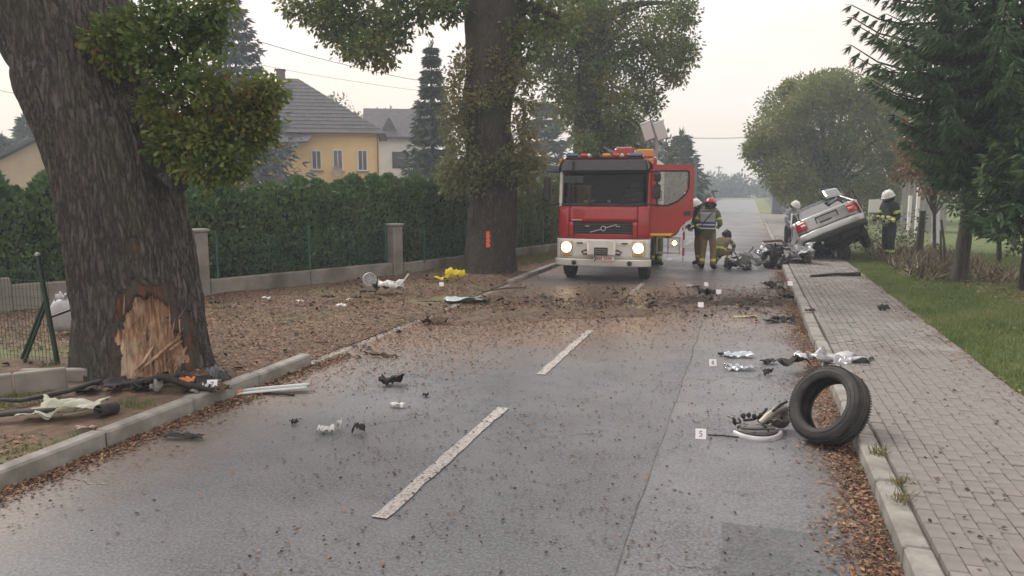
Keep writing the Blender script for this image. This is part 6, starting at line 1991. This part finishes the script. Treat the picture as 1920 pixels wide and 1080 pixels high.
# ---- suspension strut beside it
sp = G(1440, 812)
su = thing('suspension_arm', 'bent grey suspension arm lying left of the bare tyre', 'car part', (sp.x, sp.y, 0), YAW)
k_ = 1 / 235.
def sv(px, py, y=0.0): return Vector(((px - 1440) * k_, y, max(.02, (822 - py) * k_ * .92)))
g = MB(); g.tube([sv(1425, 800, .02), sv(1440, 786, .03), sv(1456, 775, .05), sv(1475, 771, .07), sv(1495, 774, .10), sv(1510, 782, .14)], [.026, .030, .030, .028, .034, .03], 10); g.build('control_arm', mat('alloy_arm', (.30, .28, .25), .45, metal=.4, col2=(.42, .40, .36), scale=8), su)
g = MB(); g.tube([sv(1382, 806, -.02), sv(1410, 808, -.02), sv(1452, 810, .0)], [.030, .034, .026], 10, flat=.7); g.build('strut_tube', M_IRON, su)
g = MB(); g.lathe([(0.01, -.03), (.085, -.03), (.09, 0), (.06, .03), (.01, .03)], 18, Matrix.Translation(sv(1472, 796, .10)) @ Matrix.Rotation(rad(70), 4, 'X')); g.build('hub_carrier', M_IRON, su)
g = MB(); g.lathe([(0.01, -.02), (.04, -.02), (.045, .02), (.01, .03)], 14, Matrix.Translation(sv(1508, 772, .12)) @ Matrix.Rotation(rad(80), 4, 'X')); g.build('ball_joint', M_IRON, su)
for a in ([(1368, 788), (1378, 800), (1390, 806)], [(1380, 798), (1372, 792), (1364, 790)], [(1440, 818), (1452, 806), (1462, 796)], [(1390, 793), (1412, 795), (1432, 790), (1448, 778)], [(1448, 772), (1466, 762), (1484, 758)]):
    g = MB(); g.tube([sv(x, y, .05 * i) for i, (x, y) in enumerate(a)], .012, 6); g.build('linkage', M_CHAR if a[0][0] in (1368, 1390, 1448) else M_IRON, su)
for i, (x, y) in enumerate(((1393, 788), (1404, 786), (1415, 789), (1384, 800), (1376, 803), (1428, 787))):
    g = MB(); g.ball(sv(x, y, .06), (.02, .02, .026), 7, 5, jit=.3, seed=i); g.build('bushing', M_CHAR, su)
part_piece(su, 'torn_bracket', sv(1455, 812, .05), .24, .10, .07, M_IRON, 5)
part_piece(su, 'torn_bracket', sv(1408, 816, .0), .22, .08, .05, M_CHAR, 9)
# rim fragment
rp = G(1416, 826)
rf_ = thing('rim_fragment', 'curved white silver piece of wheel rim in front of the suspension arm', 'car part', (rp.x, rp.y + .20, .0), YAW)
g = MB(); g.lathe([(.185, .012), (.192, .05), (.215, .055), (.222, .05), (.232, .012), (.225, .004), (.20, .004)], 40, Matrix.Rotation(rad(4), 4, 'X'), closed=True, a0=rad(198), a1=rad(342)); g.build('rim_lip', mat('rim_alloy', (.60, .60, .62), .35, metal=.3, col2=(.45, .45, .47), scale=8), rf_)
g = MB(); g.lathe([(.16, .004), (.19, .012), (.19, .05), (.16, .02)], 30, closed=True, a0=rad(205), a1=rad(335)); g.build('rim_inner', M_CHAR, rf_)
a, b = G(1327, 817), G(1385, 822)
g = MB(); g.tube([(a.x, a.y, .008), ((a.x + b.x) / 2, (a.y + b.y) / 2 + .01, .012), (b.x, b.y, .01)], .006, 5); tag(g.build('loose_wire', M_CHAR), 'thin dark wire between number card and suspension arm', 'wire')


# ---- numbered evidence cards
def glyph(t, ch, size, z, y):
    cu = bpy.data.curves.new('digit', 'FONT'); cu.body = ch; cu.size = size; cu.align_x = 'CENTER'; cu.align_y = 'CENTER'; cu.extrude = .0006
    ob = bpy.data.objects.new('digit_tmp', cu); COL.objects.link(ob)
    dg = bpy.context.evaluated_depsgraph_get(); me = bpy.data.meshes.new_from_object(ob.evaluated_get(dg)); bpy.data.objects.remove(ob)
    me.materials.clear()
    link('digit', me, mat('digit_ink', (.12, .13, .15), .7), t, (0, y, z), (rad(62), 0, 0))


for px, py, w, ch, lab in ((1314, 824, .088, '5', 'white number card beside the rim fragment near the tyre'), (1337, 687, .085, '8', 'white number card left of the clear headlamp lenses'), (397, 731, .10, '7', 'white number card at the foot of the scarred oak'),
                           (1314, 577, .10, '', 'white card in front of the dark soil heap on the road'), (1348, 552, .10, '', 'white card on top edge of the dark soil heap'), (1325, 537, .095, '', 'white card on the road behind the soil heap'), (1482, 536, .10, '', 'white card on the right kerb by the wreckage heap'), (828, 537, .09, '', 'small white card on the leaf litter left of the glass sheet')):
    p = gp(px, py)
    t = thing('number_card', lab, 'marker card', (p.x, p.y, p.z + .003), YAW + random.uniform(-.25, .25))
    s_ = Matrix.Rotation(rad(-28), 4, 'X')
    g = MB(); g.box((0, 0, w * .5), (w, .004, w), .001, s_); g.build('card', mat('card_white', (.82, .83, .85), .6), t)
    g = MB(); g.box((0, w * .62, w * .40), (w * .9, .004, w * .86), .001, Matrix.Translation((0, w * .62, 0)) @ Matrix.Rotation(rad(8), 4, 'X') @ Matrix.Translation((0, -w * .62, 0))); g.build('stand', M_WPL, t)
    if ch: glyph(t, ch, w * .8, w * .44, w * .235 - .004)

# ---- torn wing, lamps and small parts on the right
p = gp(1545, 676)
w_ = thing('torn_wing', 'crumpled silver wing panel lying across the kerb behind the tyre', 'car part', (p.x, p.y, .12), YAW)
part_piece(w_, 'sheet', (.05, 0, .0), .72, .30, .11, mat('wing_silver', (.52, .53, .56), .4, metal=.45, col2=(.40, .41, .44), scale=4, col3=(.2, .2, .21), scale3=6, lo3=.56, hi3=.7), 4, (0.05, .06, -.1), 18, 2.6, .004)
part_piece(w_, 'inner_liner', (-.36, -.02, -.04), .30, .22, .10, M_CHAR, 14, (0, 0, .3), 10)
part_piece(w_, 'torn_edge', (.45, -.02, .02), .18, .10, .06, M_CHAR, 15, (0, 0, .2))
part_piece(w_, 'fold', (-.12, -.08, .02), .26, .2, .13, M_SILVD, 16, (.5, 0, .4), 10)
part_piece(w_, 'fold', (.16, -.10, .0), .2, .14, .12, MATS['wing_silver'], 17, (.6, 0, -.3), 10)
for px, py, w, d, h, m, sd, nm, lab in (
        (1386, 671, .34, .12, .07, mat('lens_shell', (.45, .52, .58), .2, col2=(.6, .66, .7), scale=8, coat=.5), 21, 'headlamp_shell', 'pale blue headlamp shell right of its number card'),
        (1384, 694, .30, .16, .06, M_CLEAR, 22, 'headlamp_lens', 'clear curved headlamp lens on the asphalt'),
        (1357, 668, .14, .06, .05, M_CHAR, 23, 'plastic_shard', 'black shard touching the pale headlamp shell'),
        (1440, 704, .10, .07, .07, M_CHAR, 24, 'plastic_clip', 'small black clip on the road above the tyre'),
        (1440, 683, .18, .10, .05, M_UND, 25, 'plastic_shard', 'dark torn shard left of the silver wing'),
        (1468, 604, .34, .14, .10, M_CHAR, 26, 'bracket', 'dark twisted bracket in the right gutter leaves'),
        (1445, 606, .2, .08, .06, mat('dull_green_plastic', (.05, .06, .05), .7), 27, 'plastic_shard', 'dull green shard beside the gutter bracket'),
        (1396, 596, .44, .06, .03, mat('cream_trim', (.52, .46, .24), .7), 28, 'trim_strip', 'cream yellow trim strip lying across the lane'),
        (1518, 584, .16, .06, .04, M_CHAR, 29, 'plastic_clip', 'black clip on the pavement blocks'),
        (1657, 583, .20, .08, .09, M_CHAR, 30, 'plastic_clip', 'black clip on the pavement near the lawn'),
        (1450, 540, .5, .25, .12, M_CHAR, 31, 'wreckage_heap', 'dark wreckage heap in the gutter before the car'),
        (1466, 548, .22, .18, .16, M_IRON, 32, 'turbine_housing', 'round grey metal housing on the gutter heap'),
        (1478, 560, .3, .2, .12, M_UND, 33, 'bracket', 'rusty dark bracket against the kerb stones'),
        (1325, 556, .3, .16, .12, M_CHAR, 34, 'engine_cover', 'black engine cover on the soil heap'),
        (1305, 540, .18, .06, .04, M_CHAR, 35, 'plastic_shard', 'dark shard behind the soil heap near the engine'),
        (1293, 537, .12, .06, .03, M_WPL, 36, 'plastic_shard', 'white sliver on the road behind the soil heap'),
        (735, 722, .26, .14, .10, M_CHAR, 37, 'bracket', 'black twisted bracket alone on the left lane'),
        (552, 797, .06, .05, .05, M_CHAR, 38, 'plastic_clip', 'small black lump on the left lane near the kerb'),
        (745, 764, .14, .06, .04, M_WPL, 39, 'plastic_shard', 'thin white shard below the twisted bracket'),
        (798, 744, .06, .05, .04, M_CHAR, 40, 'plastic_clip', 'tiny black clip left of the centre line'),
        (612, 812, .15, .09, .06, M_WPL, 41, 'plastic_shard', 'white curved shard on the left lane'),
        (636, 806, .05, .05, .09, M_WPL, 43, 'plastic_shard', 'upright white splinter beside the curved shard'),
        (672, 814, .10, .08, .08, M_CHAR, 42, 'plastic_clip', 'black lump right of the white curved shard'),
        (345, 824, .34, .08, .035, M_CHAR, 44, 'rubber_strip', 'curled dark rubber strip near the left kerb'),
        (162, 806, .16, .05, .03, mat('red_white_scrap', (.45, .40, .38), .7, col2=(.2, .06, .05), scale=20), 45, 'scrap', 'small red and white scrap on the verge grass'),
        (1155, 552, .10, .06, .06, M_CHAR, 46, 'plastic_clip', 'black clip on the road in front of the engine'),
        (1170, 545, .07, .05, .06, M_CHAR, 47, 'plastic_clip', 'small black lump nearer the engine bumper'),
        (1130, 600, .06, .04, .03, M_CHAR, 56, 'plastic_clip', 'tiny dark lump beside the second centre dash'),
        (720, 670, .36, .05, .05, M_BARKP, 48, 'bark_strip', 'long brown bark strip below the left kerb line'),
        (815, 608, .40, .16, .10, M_BARKP, 49, 'bark_slab', 'dark bark slab in the thrown soil'),
        (690, 550, .30, .14, .06, M_UND, 50, 'plastic_shard', 'dark shard on the litter below the white headlamp')):
    piece(nm, lab, 'debris', px, py, w, d, h, m, sd, random.uniform(-.3, .3))
# dark strip across the far pavement
a, b = gp(1520, 520), gp(1612, 518)
g = MB(); g.tube([a + Vector((0, 0, .03)), (a + b) / 2 + Vector((0, .06, .05)), b + Vector((0, 0, .05))], [.03, .035, .05], 6); tag(g.build('bent_rail', M_CHAR), 'dark bent rail lying across the pavement before the car', 'debris')

# ---- left side: headlamp, panels, yellow cloth, glass
p = gp(722, 545)
h_ = thing('headlamp_unit', 'white round lamp unit with torn panels beside the second pillar', 'car part', (p.x, p.y, p.z), YAW)
g = MB(); g.lathe([(.02, .02), (.07, .03), (.12, .06), (.14, .09), (.13, .10)], 18, Matrix.Translation((-.33, .1, .2)) @ Matrix.Rotation(rad(80), 4, 'X') @ Matrix.Rotation(rad(20), 4, 'Y')); lr = g.build('reflector', M_WPL, h_)
g = MB()
for k in range(12): g.box((.075, 0, .05), (.12, .012, .05), 0, Matrix.Translation((-.33, .1, .2)) @ Matrix.Rotation(rad(80), 4, 'X') @ Matrix.Rotation(rad(20), 4, 'Y') @ Matrix.Rotation(k * PI / 6, 4, 'Z'))
g.build('reflector_ribs', M_WPL, lr)
part_piece(h_, 'panel', (.12, 0, .02), .50, .26, .14, M_WPL, 61, (.3, 0, .1))
part_piece(h_, 'dark_panel', (.0, .02, .02), .46, .2, .12, M_UND, 62, (.1, 0, -.1))
g = MB(); g.tube([(.2, -.08, .02), (.36, 0, .18), (.46, .05, .33)], .02, 5); g.build('trim', M_WPL, h_)
for i, (px, py, w) in enumerate(((668, 560, .16), (655, 565, .1), (615, 560, .22), (560, 568, .16), (500, 563, .14), (405, 570, .25), (640, 575, .16))):
    piece('scrap', ('dark scrap by the foot of the wall, ' + ('nearest the lamp unit', 'left of the lamp unit', 'midway along the low wall', 'below the green post', 'right of the first pillar', 'beside the first pillar', 'in the leaves before the lamp')[i]), 'debris', px, py, w, w * .5, .05, (M_UND, M_WPL, M_CHAR, M_WPL, M_WPL, M_CHAR, M_WPL)[i], 70 + i)
p = gp(845, 525)
c_ = thing('yellow_cloth', 'crumpled bright yellow cloth at the foot of the middle oak', 'cloth', (p.x, p.y, p.z), YAW)
part_piece(c_, 'fold', (.12, 0, 0), .42, .26, .17, M_YEL2, 81, (0, 0, .2), 14, 3.4)
part_piece(c_, 'fold', (-.2, -.04, 0), .34, .18, .08, M_YEL2, 82, (0, 0, -.1), 12, 3.0)
part_piece(c_, 'scorched_fold', (-.46, -.03, 0), .3, .12, .05, M_BARKP, 83)
p = gp(872, 556)
c_ = thing('glass_sheet', 'pale green shattered window glass on the road left of the engine', 'glass', (p.x, p.y, .01), YAW)
part_piece(c_, 'pane', (.02, 0, 0), .74, .42, .07, M_GLASS2, 91, (0, 0, .15), 16, 2.0)
part_piece(c_, 'dark_seal', (-.5, -.05, 0), .7, .06, .03, M_CHAR, 92, (0, 0, .05))
part_piece(c_, 'dark_seal', (.40, .12, 0), .14, .1, .06, M_CHAR, 93)
a, b = gp(905, 549), gp(985, 541)
g = MB(); g.tube([a + Vector((0, 0, .02)), (a + b) / 2 + Vector((0, 0, .05)), b + Vector((0, 0, .02))], .016, 5); tag(g.build('stick', M_BARKP), 'thin dark stick right of the shattered glass', 'stick')

# ---- left foreground: airbag, trims, pipe, scorched bits by the oak
p = gp(120, 782)
ab = thing('airbag', 'dirty white deflated airbag with dark trim on the left verge', 'airbag', (p.x, p.y, p.z), YAW)
part_piece(ab, 'fabric', (.02, .08, .0), .52, .26, .10, M_AIRB, 101, (0, 0, .25), 20, 3.2, .006)
part_piece(ab, 'fabric', (-.22, .0, .0), .30, .2, .06, M_AIRB, 102, (0, 0, .1), 14, 3.0, .006)
g = MB(); g.tube([(-.75, -.12, .02), (-.45, -.05, .05), (-.2, -.02, .06), (.02, .04, .07)], [.03, .05, .045, .03], 7, flat=.5); g.build('dash_trim', M_CHAR, ab)
g = MB(); g.tube([(.0, .0, .02), (.2, .05, .05), (.36, .08, .08)], [.02, .025, .02], 6, flat=.5); g.build('pale_trim', mat('pale_green_trim', (.36, .38, .26), .7), ab)
p = gp(196, 780)
pc = thing('pipe_stub', 'short black pipe end on the verge right of the airbag', 'pipe', (p.x, p.y, p.z + .055), YAW + rad(-20))
g = MB(); g.lathe([(.046, -.12), (.055, -.12), (.055, .06), (.046, .06)], 20, Matrix.Rotation(rad(84), 4, 'X'), closed=True); g.build('sleeve', M_CHAR, pc)
g = MB(); g.lathe([(.0, 0), (.047, 0)], 16, Matrix.Translation((0, .06, 0)) @ Matrix.Rotation(rad(84), 4, 'X')); g.build('plug', M_BARKP, pc)
a, b, c__ = gp(40, 757), gp(130, 740), gp(190, 728)
g = MB(); g.tube([a + Vector((-.3, -.05, .03)), a + Vector((0, 0, .03)), b + Vector((0, 0, .04)), c__ + Vector((0, 0, .08))], [.02, .035, .04, .03], 7, flat=.6); tag(g.build('rubber_seal', M_CHAR), 'black rubber seal along the ground behind the airbag', 'debris')
rr = random.Random(31)
sc = thing('scorched_debris', 'black charred car bits heaped at the foot of the scarred oak', 'debris', gp(300, 735), YAW)
for i in range(34):
    x = rr.uniform(-.75, .62); y = rr.uniform(-.10, .22) + .05
    hgt = .035 + .06 * math.exp(-((x - .0) / .3) ** 2)
    part_piece(sc, 'shard', (x, y, rr.uniform(0, .04)), rr.uniform(.08, .3), rr.uniform(.06, .16), hgt * rr.uniform(.5, 1.4), rr.choice([M_CHAR, M_CHAR, M_UND, M_BARKP, M_CHAR, M_IRON]), 120 + i, (rr.uniform(-.3, .3), rr.uniform(-.3, .3), rr.uniform(0, 6)), 8)
g = MB(); g.tube([(-.5, .1, .04), (-.2, .0, .1), (.05, -.02, .16), (.3, -.05, .08), (.55, -.08, .04)], [.02, .03, .035, .03, .02], 6); g.build('bent_rail', M_CHAR, sc)
part_piece(sc, 'orange_scrap', (.22, .1, .04), .16, .1, .06, mat('orange_plastic', (.6, .2, .06), .6), 170)
piece('bracket', 'dark blue box fragment behind the number card at the oak', 'debris', 412, 716, .22, .14, .14, mat('slate_plastic', (.08, .085, .095), .6, col2=(.16, .165, .18), scale=6), 171)
piece('plastic_clip', 'white cap left of the number card at the oak', 'debris', 383, 733, .08, .06, .06, M_WPL, 172)
p0, p1, p2 = gp(375, 731), gp(440, 736), gp(530, 742)
g = MB(); g.tube([p0 + Vector((0, 0, .03)), p1 + Vector((0, 0, .03)), p2 + Vector((0, 0, .02)), p2 + Vector((.12, .03, .01))], .012, 6); tag(g.build('black_hose', M_CHAR), 'thin black hose running from the oak over the kerb', 'hose')
p = G(512, 738)
bt = thing('bumper_trim', 'long curved white bumper trim lying at the left kerb', 'car part', (p.x, p.y, .0), YAW)
for dz, dy, m, nm in ((.03, 0, M_WPL, 'trim_band'), (.022, -.05, mat('trim_blue_grey', (.20, .27, .31), .5), 'trim_groove'), (.02, -.10, M_WPL, 'trim_band')):
    P = [[(x, dy + .045 * v + .16 * (.5 + x / .66) ** .7 - .04, dz + .02 * math.sin(v * PI) + .04 * (x + .33)) for v in np.linspace(0, 1, 4)] for x in np.linspace(-.33, .34, 14)]
    g = MB(); g.grid(P, thick=.006); g.build(nm, m, bt)
g = MB(); g.ball((-.33, -.05, .03), (.03, .05, .03), 7, 5); g.build('orange_end', MATS['orange_plastic'], bt)
# pale sack behind the corner post
p = G(122, 612, .15)
sk = thing('pale_sack', 'pale grey filled sack between the corner post and the oak', 'sack', (p.x, p.y, .1), YAW)
sk.scale = (.8, .8, .8)
P = []
for i in range(12):
    e = i / 11 * PI; row = []
    for j in range(20):
        a = j / 19 * 2 * PI; r = (math.sin(e) ** .7) * (1 + .18 * float(fbm(math.cos(a) * 2, math.sin(a) * 2, i * .3, 7)))
        row.append((.26 * r * math.cos(a), .2 * r * math.sin(a), .27 - .29 * math.cos(e) + .05 * r * math.sin(3 * a)))
    P.append(row)
g = MB(); g.grid(P); g.build('sack_body', mat('sack_plastic', (.42, .42, .46), .6, col2=(.54, .54, .57), scale=5, bump=.5, bscale=9), sk)
part_piece(sk, 'tied_neck', (-.02, 0, .5), .18, .14, .16, MATS['sack_plastic'], 181)

# ================================================================== GROUND LITTER (uncountable: stuff)
rng = np.random.default_rng(99)
M_LEAFY = leaf_mat('fallen_leaves', [(.04, .024, .017), (.095, .051, .033), (.16, .088, .054), (.235, .138, .083), (.30, .208, .133)], trans=.1, rough=.8)
M_BITS = leaf_mat('dark_bits', [(.02, .018, .016), (.04, .033, .028), (.08, .06, .045), (.15, .10, .06)], trans=0, rough=.85)


def scatter(name, label, X, Y, Z, size, m, shape='diamond', tilt=.35, cat='leaves'):
    n = len(X)
    C = np.stack([X, Y, Z], 1)
    a = rng.random(n) * 2 * PI
    U = np.stack([np.cos(a), np.sin(a), rng.normal(size=n) * tilt], 1)
    W = np.stack([-np.sin(a), np.cos(a), rng.normal(size=n) * tilt], 1)
    S = size * (.5 + rng.random(n) ** 1.5 * 1.1)
    return tag(link(name, leaf_mesh(name, C, U, W, S, shape), m), label, cat, kind='stuff')


def u(n, a, b): return a + (b - a) * rng.random(n)


def zl(X, Y): return z_left(X, Y)


# verge litter
n = 95000
X, Y = u(n, -12, KL - .05), u(n, 3.5, 24)
keep = (fbm(X * .8, Y * .8, 0, 71, 4) > -.22) & ~((Y < 6.0) & (fbm(X * 1.2, Y * 1.2, 0, 72) > -.15))
X, Y = X[keep], Y[keep]
scatter('leaf_litter', 'brown leaf litter on the verge between oak and wall', X, Y, zl(X, Y) + .010, .038, M_LEAFY)
# gutters
n = 9000
Y = u(n, 2.2, 8.2); X = KL + .02 + np.abs(rng.normal(size=n)) * (.12 + .05 * vnoise(Y * 1.3, 0, 0, 5))
scatter('gutter_leaves', 'brown leaves drifted along the left kerb', X, Y, .006 + rng.random(n) * .02 * np.exp(-(X - KL) * 6), .030, M_LEAFY)
n = 17000
Y = 3.4 + (20 - 3.4) * rng.random(n) ** 1.5
X = KR - .015 - np.abs(rng.normal(size=n)) * (.15 + .07 * vnoise(Y * 1.1, 3, 0, 6))
scatter('gutter_leaves', 'brown leaves drifted along the right kerb', X, Y, .010 + rng.random(n) * .02, .029, M_LEAFY)
# dense band of thrown soil, bark and leaves
n = 26000
X = u(n, KL - .3, KR); Y = 14.2 + X * .55 + rng.normal(size=n) * 1.5
k = (rng.random(n) < np.where(X < -2, 1., .5)) & (Y < 16.6 + .0 * X) | (rng.random(n) < .35)
X, Y = X[k], Y[k]
scatter('thrown_litter', 'leaves and bark thrown over the road before the engine', X, Y, .012 + 0 * X, .034, M_LEAFY)
n = 12000
X = u(n, KL, KL + 2.3); Y = u(n, 6.5, 13)
k = rng.random(n) < np.clip(1.25 - (X - KL) / 1.9, 0.05, 1) * np.clip((Y - 5.5) / 4, .2, 1)
X, Y = X[k], Y[k]
scatter('road_leaves', 'brown leaves over the left lane beside the kerb', X, Y, .010 + 0 * X, .03, M_LEAFY)
# scattered over the road
n = 11000
X, Y = u(n, KL, KR), 3.2 + 13 * rng.random(n) ** 1.3
k = rng.random(n) < .35 + 1.6 * np.clip(fbm(X * .8, Y * .8, 0, 44, 4), -.2, 1)
X, Y = X[k], Y[k]
scatter('road_bits', 'small dark bits and leaves scattered over the asphalt', X, Y, .013 + 0 * X, .016, M_BITS, 'chip', .25)
n = 1900
X, Y = u(n, KL, KR), u(n, 3.2, 22)
scatter('road_leaves', 'single tan leaves scattered over the asphalt', X, Y, .013 + 0 * X, .028, M_LEAFY)
# pavement bits
n = 1500
X, Y = u(n, KR + .16, GR), u(n, 4, 24)
scatter('pavement_bits', 'small dark bits scattered over the paving blocks', X, Y, .162 + 0 * X, .021, M_BITS, 'chip', .3)
n = 700
X, Y = GR - np.abs(rng.normal(size=n)) * .18, u(n, 5, 20)
scatter('pavement_leaves', 'leaves along the lawn edge of the pavement', X, Y, .165 + 0 * X, .04, M_LEAFY)

# clods in the soil band and dark soil heap
def heap(name, label, cx, cy, lx, ly, h, ang_, m, seed):
    nx, ny = 90, 36
    uu, vv = np.meshgrid(np.linspace(-1, 1, nx), np.linspace(-1, 1, ny))
    R2 = uu ** 2 + vv ** 2
    X, Y = uu * lx, vv * ly
    H = h * np.clip(1 - R2, 0, 1) ** .8 * np.clip(.35 + 1.5 * fbm(X * 2.2, Y * 2.2, 0, seed, 5) + .7 * fbm(X * 9, Y * 9, 0, seed + 3, 3), -.2, 2)
    ca, sa = math.cos(ang_), math.sin(ang_)
    P = np.stack([cx + X * ca - Y * sa, cy + X * sa + Y * ca, H - .004], 2)
    f = [(i * nx + j, i * nx + j + 1, (i + 1) * nx + j + 1, (i + 1) * nx + j) for i in range(ny - 1) for j in range(nx - 1) if H[i:i + 2, j:j + 2].max() > .006]
    g = MB(); g.add(list(P.reshape(-1, 3)), f, True)
    return tag(g.build(name, m, fix=False), label, 'soil', kind='stuff')


M_DSOIL = mat('dark_soil', (.022, .018, .015), .95, col2=(.075, .055, .042), scale=9, bump=1.0, bscale=30)
M_BSOIL = mat('brown_soil', (.06, .042, .030), .95, col2=(.15, .105, .075), scale=9, bump=1.0, bscale=30)
p = G(1385, 570)
heap('soil_heap', 'dark soil heap across the right lane', p.x, p.y + .25, 1.35, .55, .12, .1, M_DSOIL, 41)
p = G(1050, 590)
heap('soil_spread', 'brown soil strewn over the left lane before the engine', p.x, p.y + .3, 2.3, .75, .055, .35, M_BSOIL, 47)
p = G(860, 595)
heap('soil_spread', 'brown soil and bark strewn over the kerb by the verge', p.x, p.y, 1.6, .8, .08, .3, M_BSOIL, 53)
n = 700
X = u(n, KL - .5, .7); Y = 14.4 + .4 * X + rng.normal(size=n) * .9
scatter('soil_clods', 'dark clods and bark chips strewn across the road', X, Y, .02 + 0 * X, .06, M_BITS, 'chip', .5, cat='soil')
n = 500
X = u(n, -8.5, KL + .5); Y = u(n, 6.0, 17)
scatter('bark_chips', 'bark chips strewn over the verge', X, Y, np.where(X < KL - .15, zl(X, Y), 0) + .02, .055, M_BITS, 'chip', .5, cat='bark')


# ---- grass
M_GRASS = leaf_mat('grass_blades', [(.065, .10, .028), (.10, .145, .042), (.145, .18, .06), (.21, .2, .085)], trans=.25, bigvar=1.0)
M_GRASSY = leaf_mat('dry_grass_blades', [(.09, .10, .03), (.14, .14, .05), (.2, .17, .07), (.24, .19, .10)], trans=.25)


def grass(name, label, X, Y, Z, hgt, m):
    n = len(X)
    C = np.stack([X, Y, Z], 1)
    U = rng.normal(size=(n, 3)) * .45; U[:, 2] = 1
    W = rng.normal(size=(n, 3)); W[:, 2] *= .2
    return tag(link(name, leaf_mesh(name, C, U, W, hgt * (.5 + .8 * rng.random(n)), 'blade'), m), label, 'grass', kind='stuff')


n = 115000
X = GR - .05 + 4.8 * rng.random(n) ** 1.15; Y = 4.4 + 20.8 * rng.random(n) ** 1.2
k = (fbm(X * .9, Y * .9, 0, 33, 3) > -.5) & (X - GR > .12 * fbm(Y * 2., 0, 0, 34, 3) - .02) & ~((X > 4.3) & (Y < 20) & (Y > 12) & (rng.random(n) < .6))
X, Y = X[k], Y[k]
grass('lawn_grass', 'green grass strip beside the pavement', X, Y, z_right(X, Y) - .01, .085, M_GRASS)
n = 22000
X = u(n, -8.2, KL - .16); Y = u(n, 3.2, 7.2)
k = (fbm(X * 1.0, Y * 1.0, 0, 36, 4) > .02) & (Y < 6.4) & (X > -7.6)
X, Y = X[k], Y[k]
grass('verge_grass', 'patchy grass on the verge at the left kerb', X, Y, zl(X, Y) - .005, .06, M_GRASS)
n = 16000
X = u(n, -12, -6); Y = u(n, 6.8, 14)
k = (fbm(X * .9, Y * .9, 0, 38, 4) > .12)
X, Y = X[k], Y[k]
grass('verge_grass', 'thin yellowish grass between the oak and the wall', X, Y, zl(X, Y) - .005, .06, M_GRASSY)
n = 14000
X = -5.3 - 1.6 * rng.random(n); Y = u(n, 16.5, 30)
X = X - np.clip(20 - Y, 0, 4) * .1
grass('verge_grass', 'yellowish grass strip between the middle oak and the engine', X, Y, zl(X, Y) - .005, .12, M_GRASSY)
for px, py, lab in ((1648, 848, 'small grass tuft in the kerb joint beside the tyre'), (1690, 935, 'thin weed in the kerb joint below the tyre'), (1618, 885, 'grass tuft in the right gutter leaves'), (1690, 905, 'sparse weed between paving blocks')):
    p = gp(px, py); n = 70
    X, Y = p.x + rng.normal(size=n) * .035, p.y + rng.normal(size=n) * .05
    t = link('grass_tuft', leaf_mesh('grass_tuft', np.stack([X, Y, 0 * X + p.z - .01], 1), np.stack([rng.normal(size=n) * .6, rng.normal(size=n) * .6, np.ones(n)], 1), rng.normal(size=(n, 3)), .06 * (.5 + rng.random(n)), 'blade'), M_GRASSY)
    tag(t, lab, 'weed', kind='stuff')
# brown bed under the spruces, dry stems by the fence
n = 5000
X = u(n, 4.1, 8); Y = u(n, 12, 20)
scatter('needle_litter', 'brown needle litter under the spruces', X, Y, z_right(X, Y) + .02, .07, M_LEAFY)
n = 2600
X = 3.4 + 2.2 * rng.random(n); Y = u(n, 17.5, 24.5)
C = np.stack([X, Y, z_right(X, Y)], 1); U_ = rng.normal(size=(n, 3)) * .8; U_[:, 2] = np.abs(U_[:, 2]) + .25
tag(link('dry_stems', leaf_mesh('dry_stems', C, U_, rng.normal(size=(n, 3)), .35 * (.3 + rng.random(n)), 'blade'), leaf_mat('dry_stems', [(.06, .05, .03), (.12, .095, .06), (.2, .16, .1)], trans=.1)), 'dry stems and brambles along the old fence', 'brambles', kind='stuff')

# ================================================================== HAZE: one closed box of misty air round the site
hz = bpy.data.materials.new('mist'); hz.use_nodes = True
N, L = hz.node_tree.nodes, hz.node_tree.links
N.clear()
vo = N.new('ShaderNodeVolumePrincipled'); mo = N.new('ShaderNodeOutputMaterial')
vo.inputs['Color'].default_value = (.76, .87, 1.0, 1)
vo.inputs['Density'].default_value = HAZE
vo.inputs['Anisotropy'].default_value = 0.1
L.new(vo.outputs['Volume'], mo.inputs['Volume'])
g = MB(); g.box((-20, 240, 12.5), (520, 640, 28))
tag(g.build('haze', hz), kind='stuff')
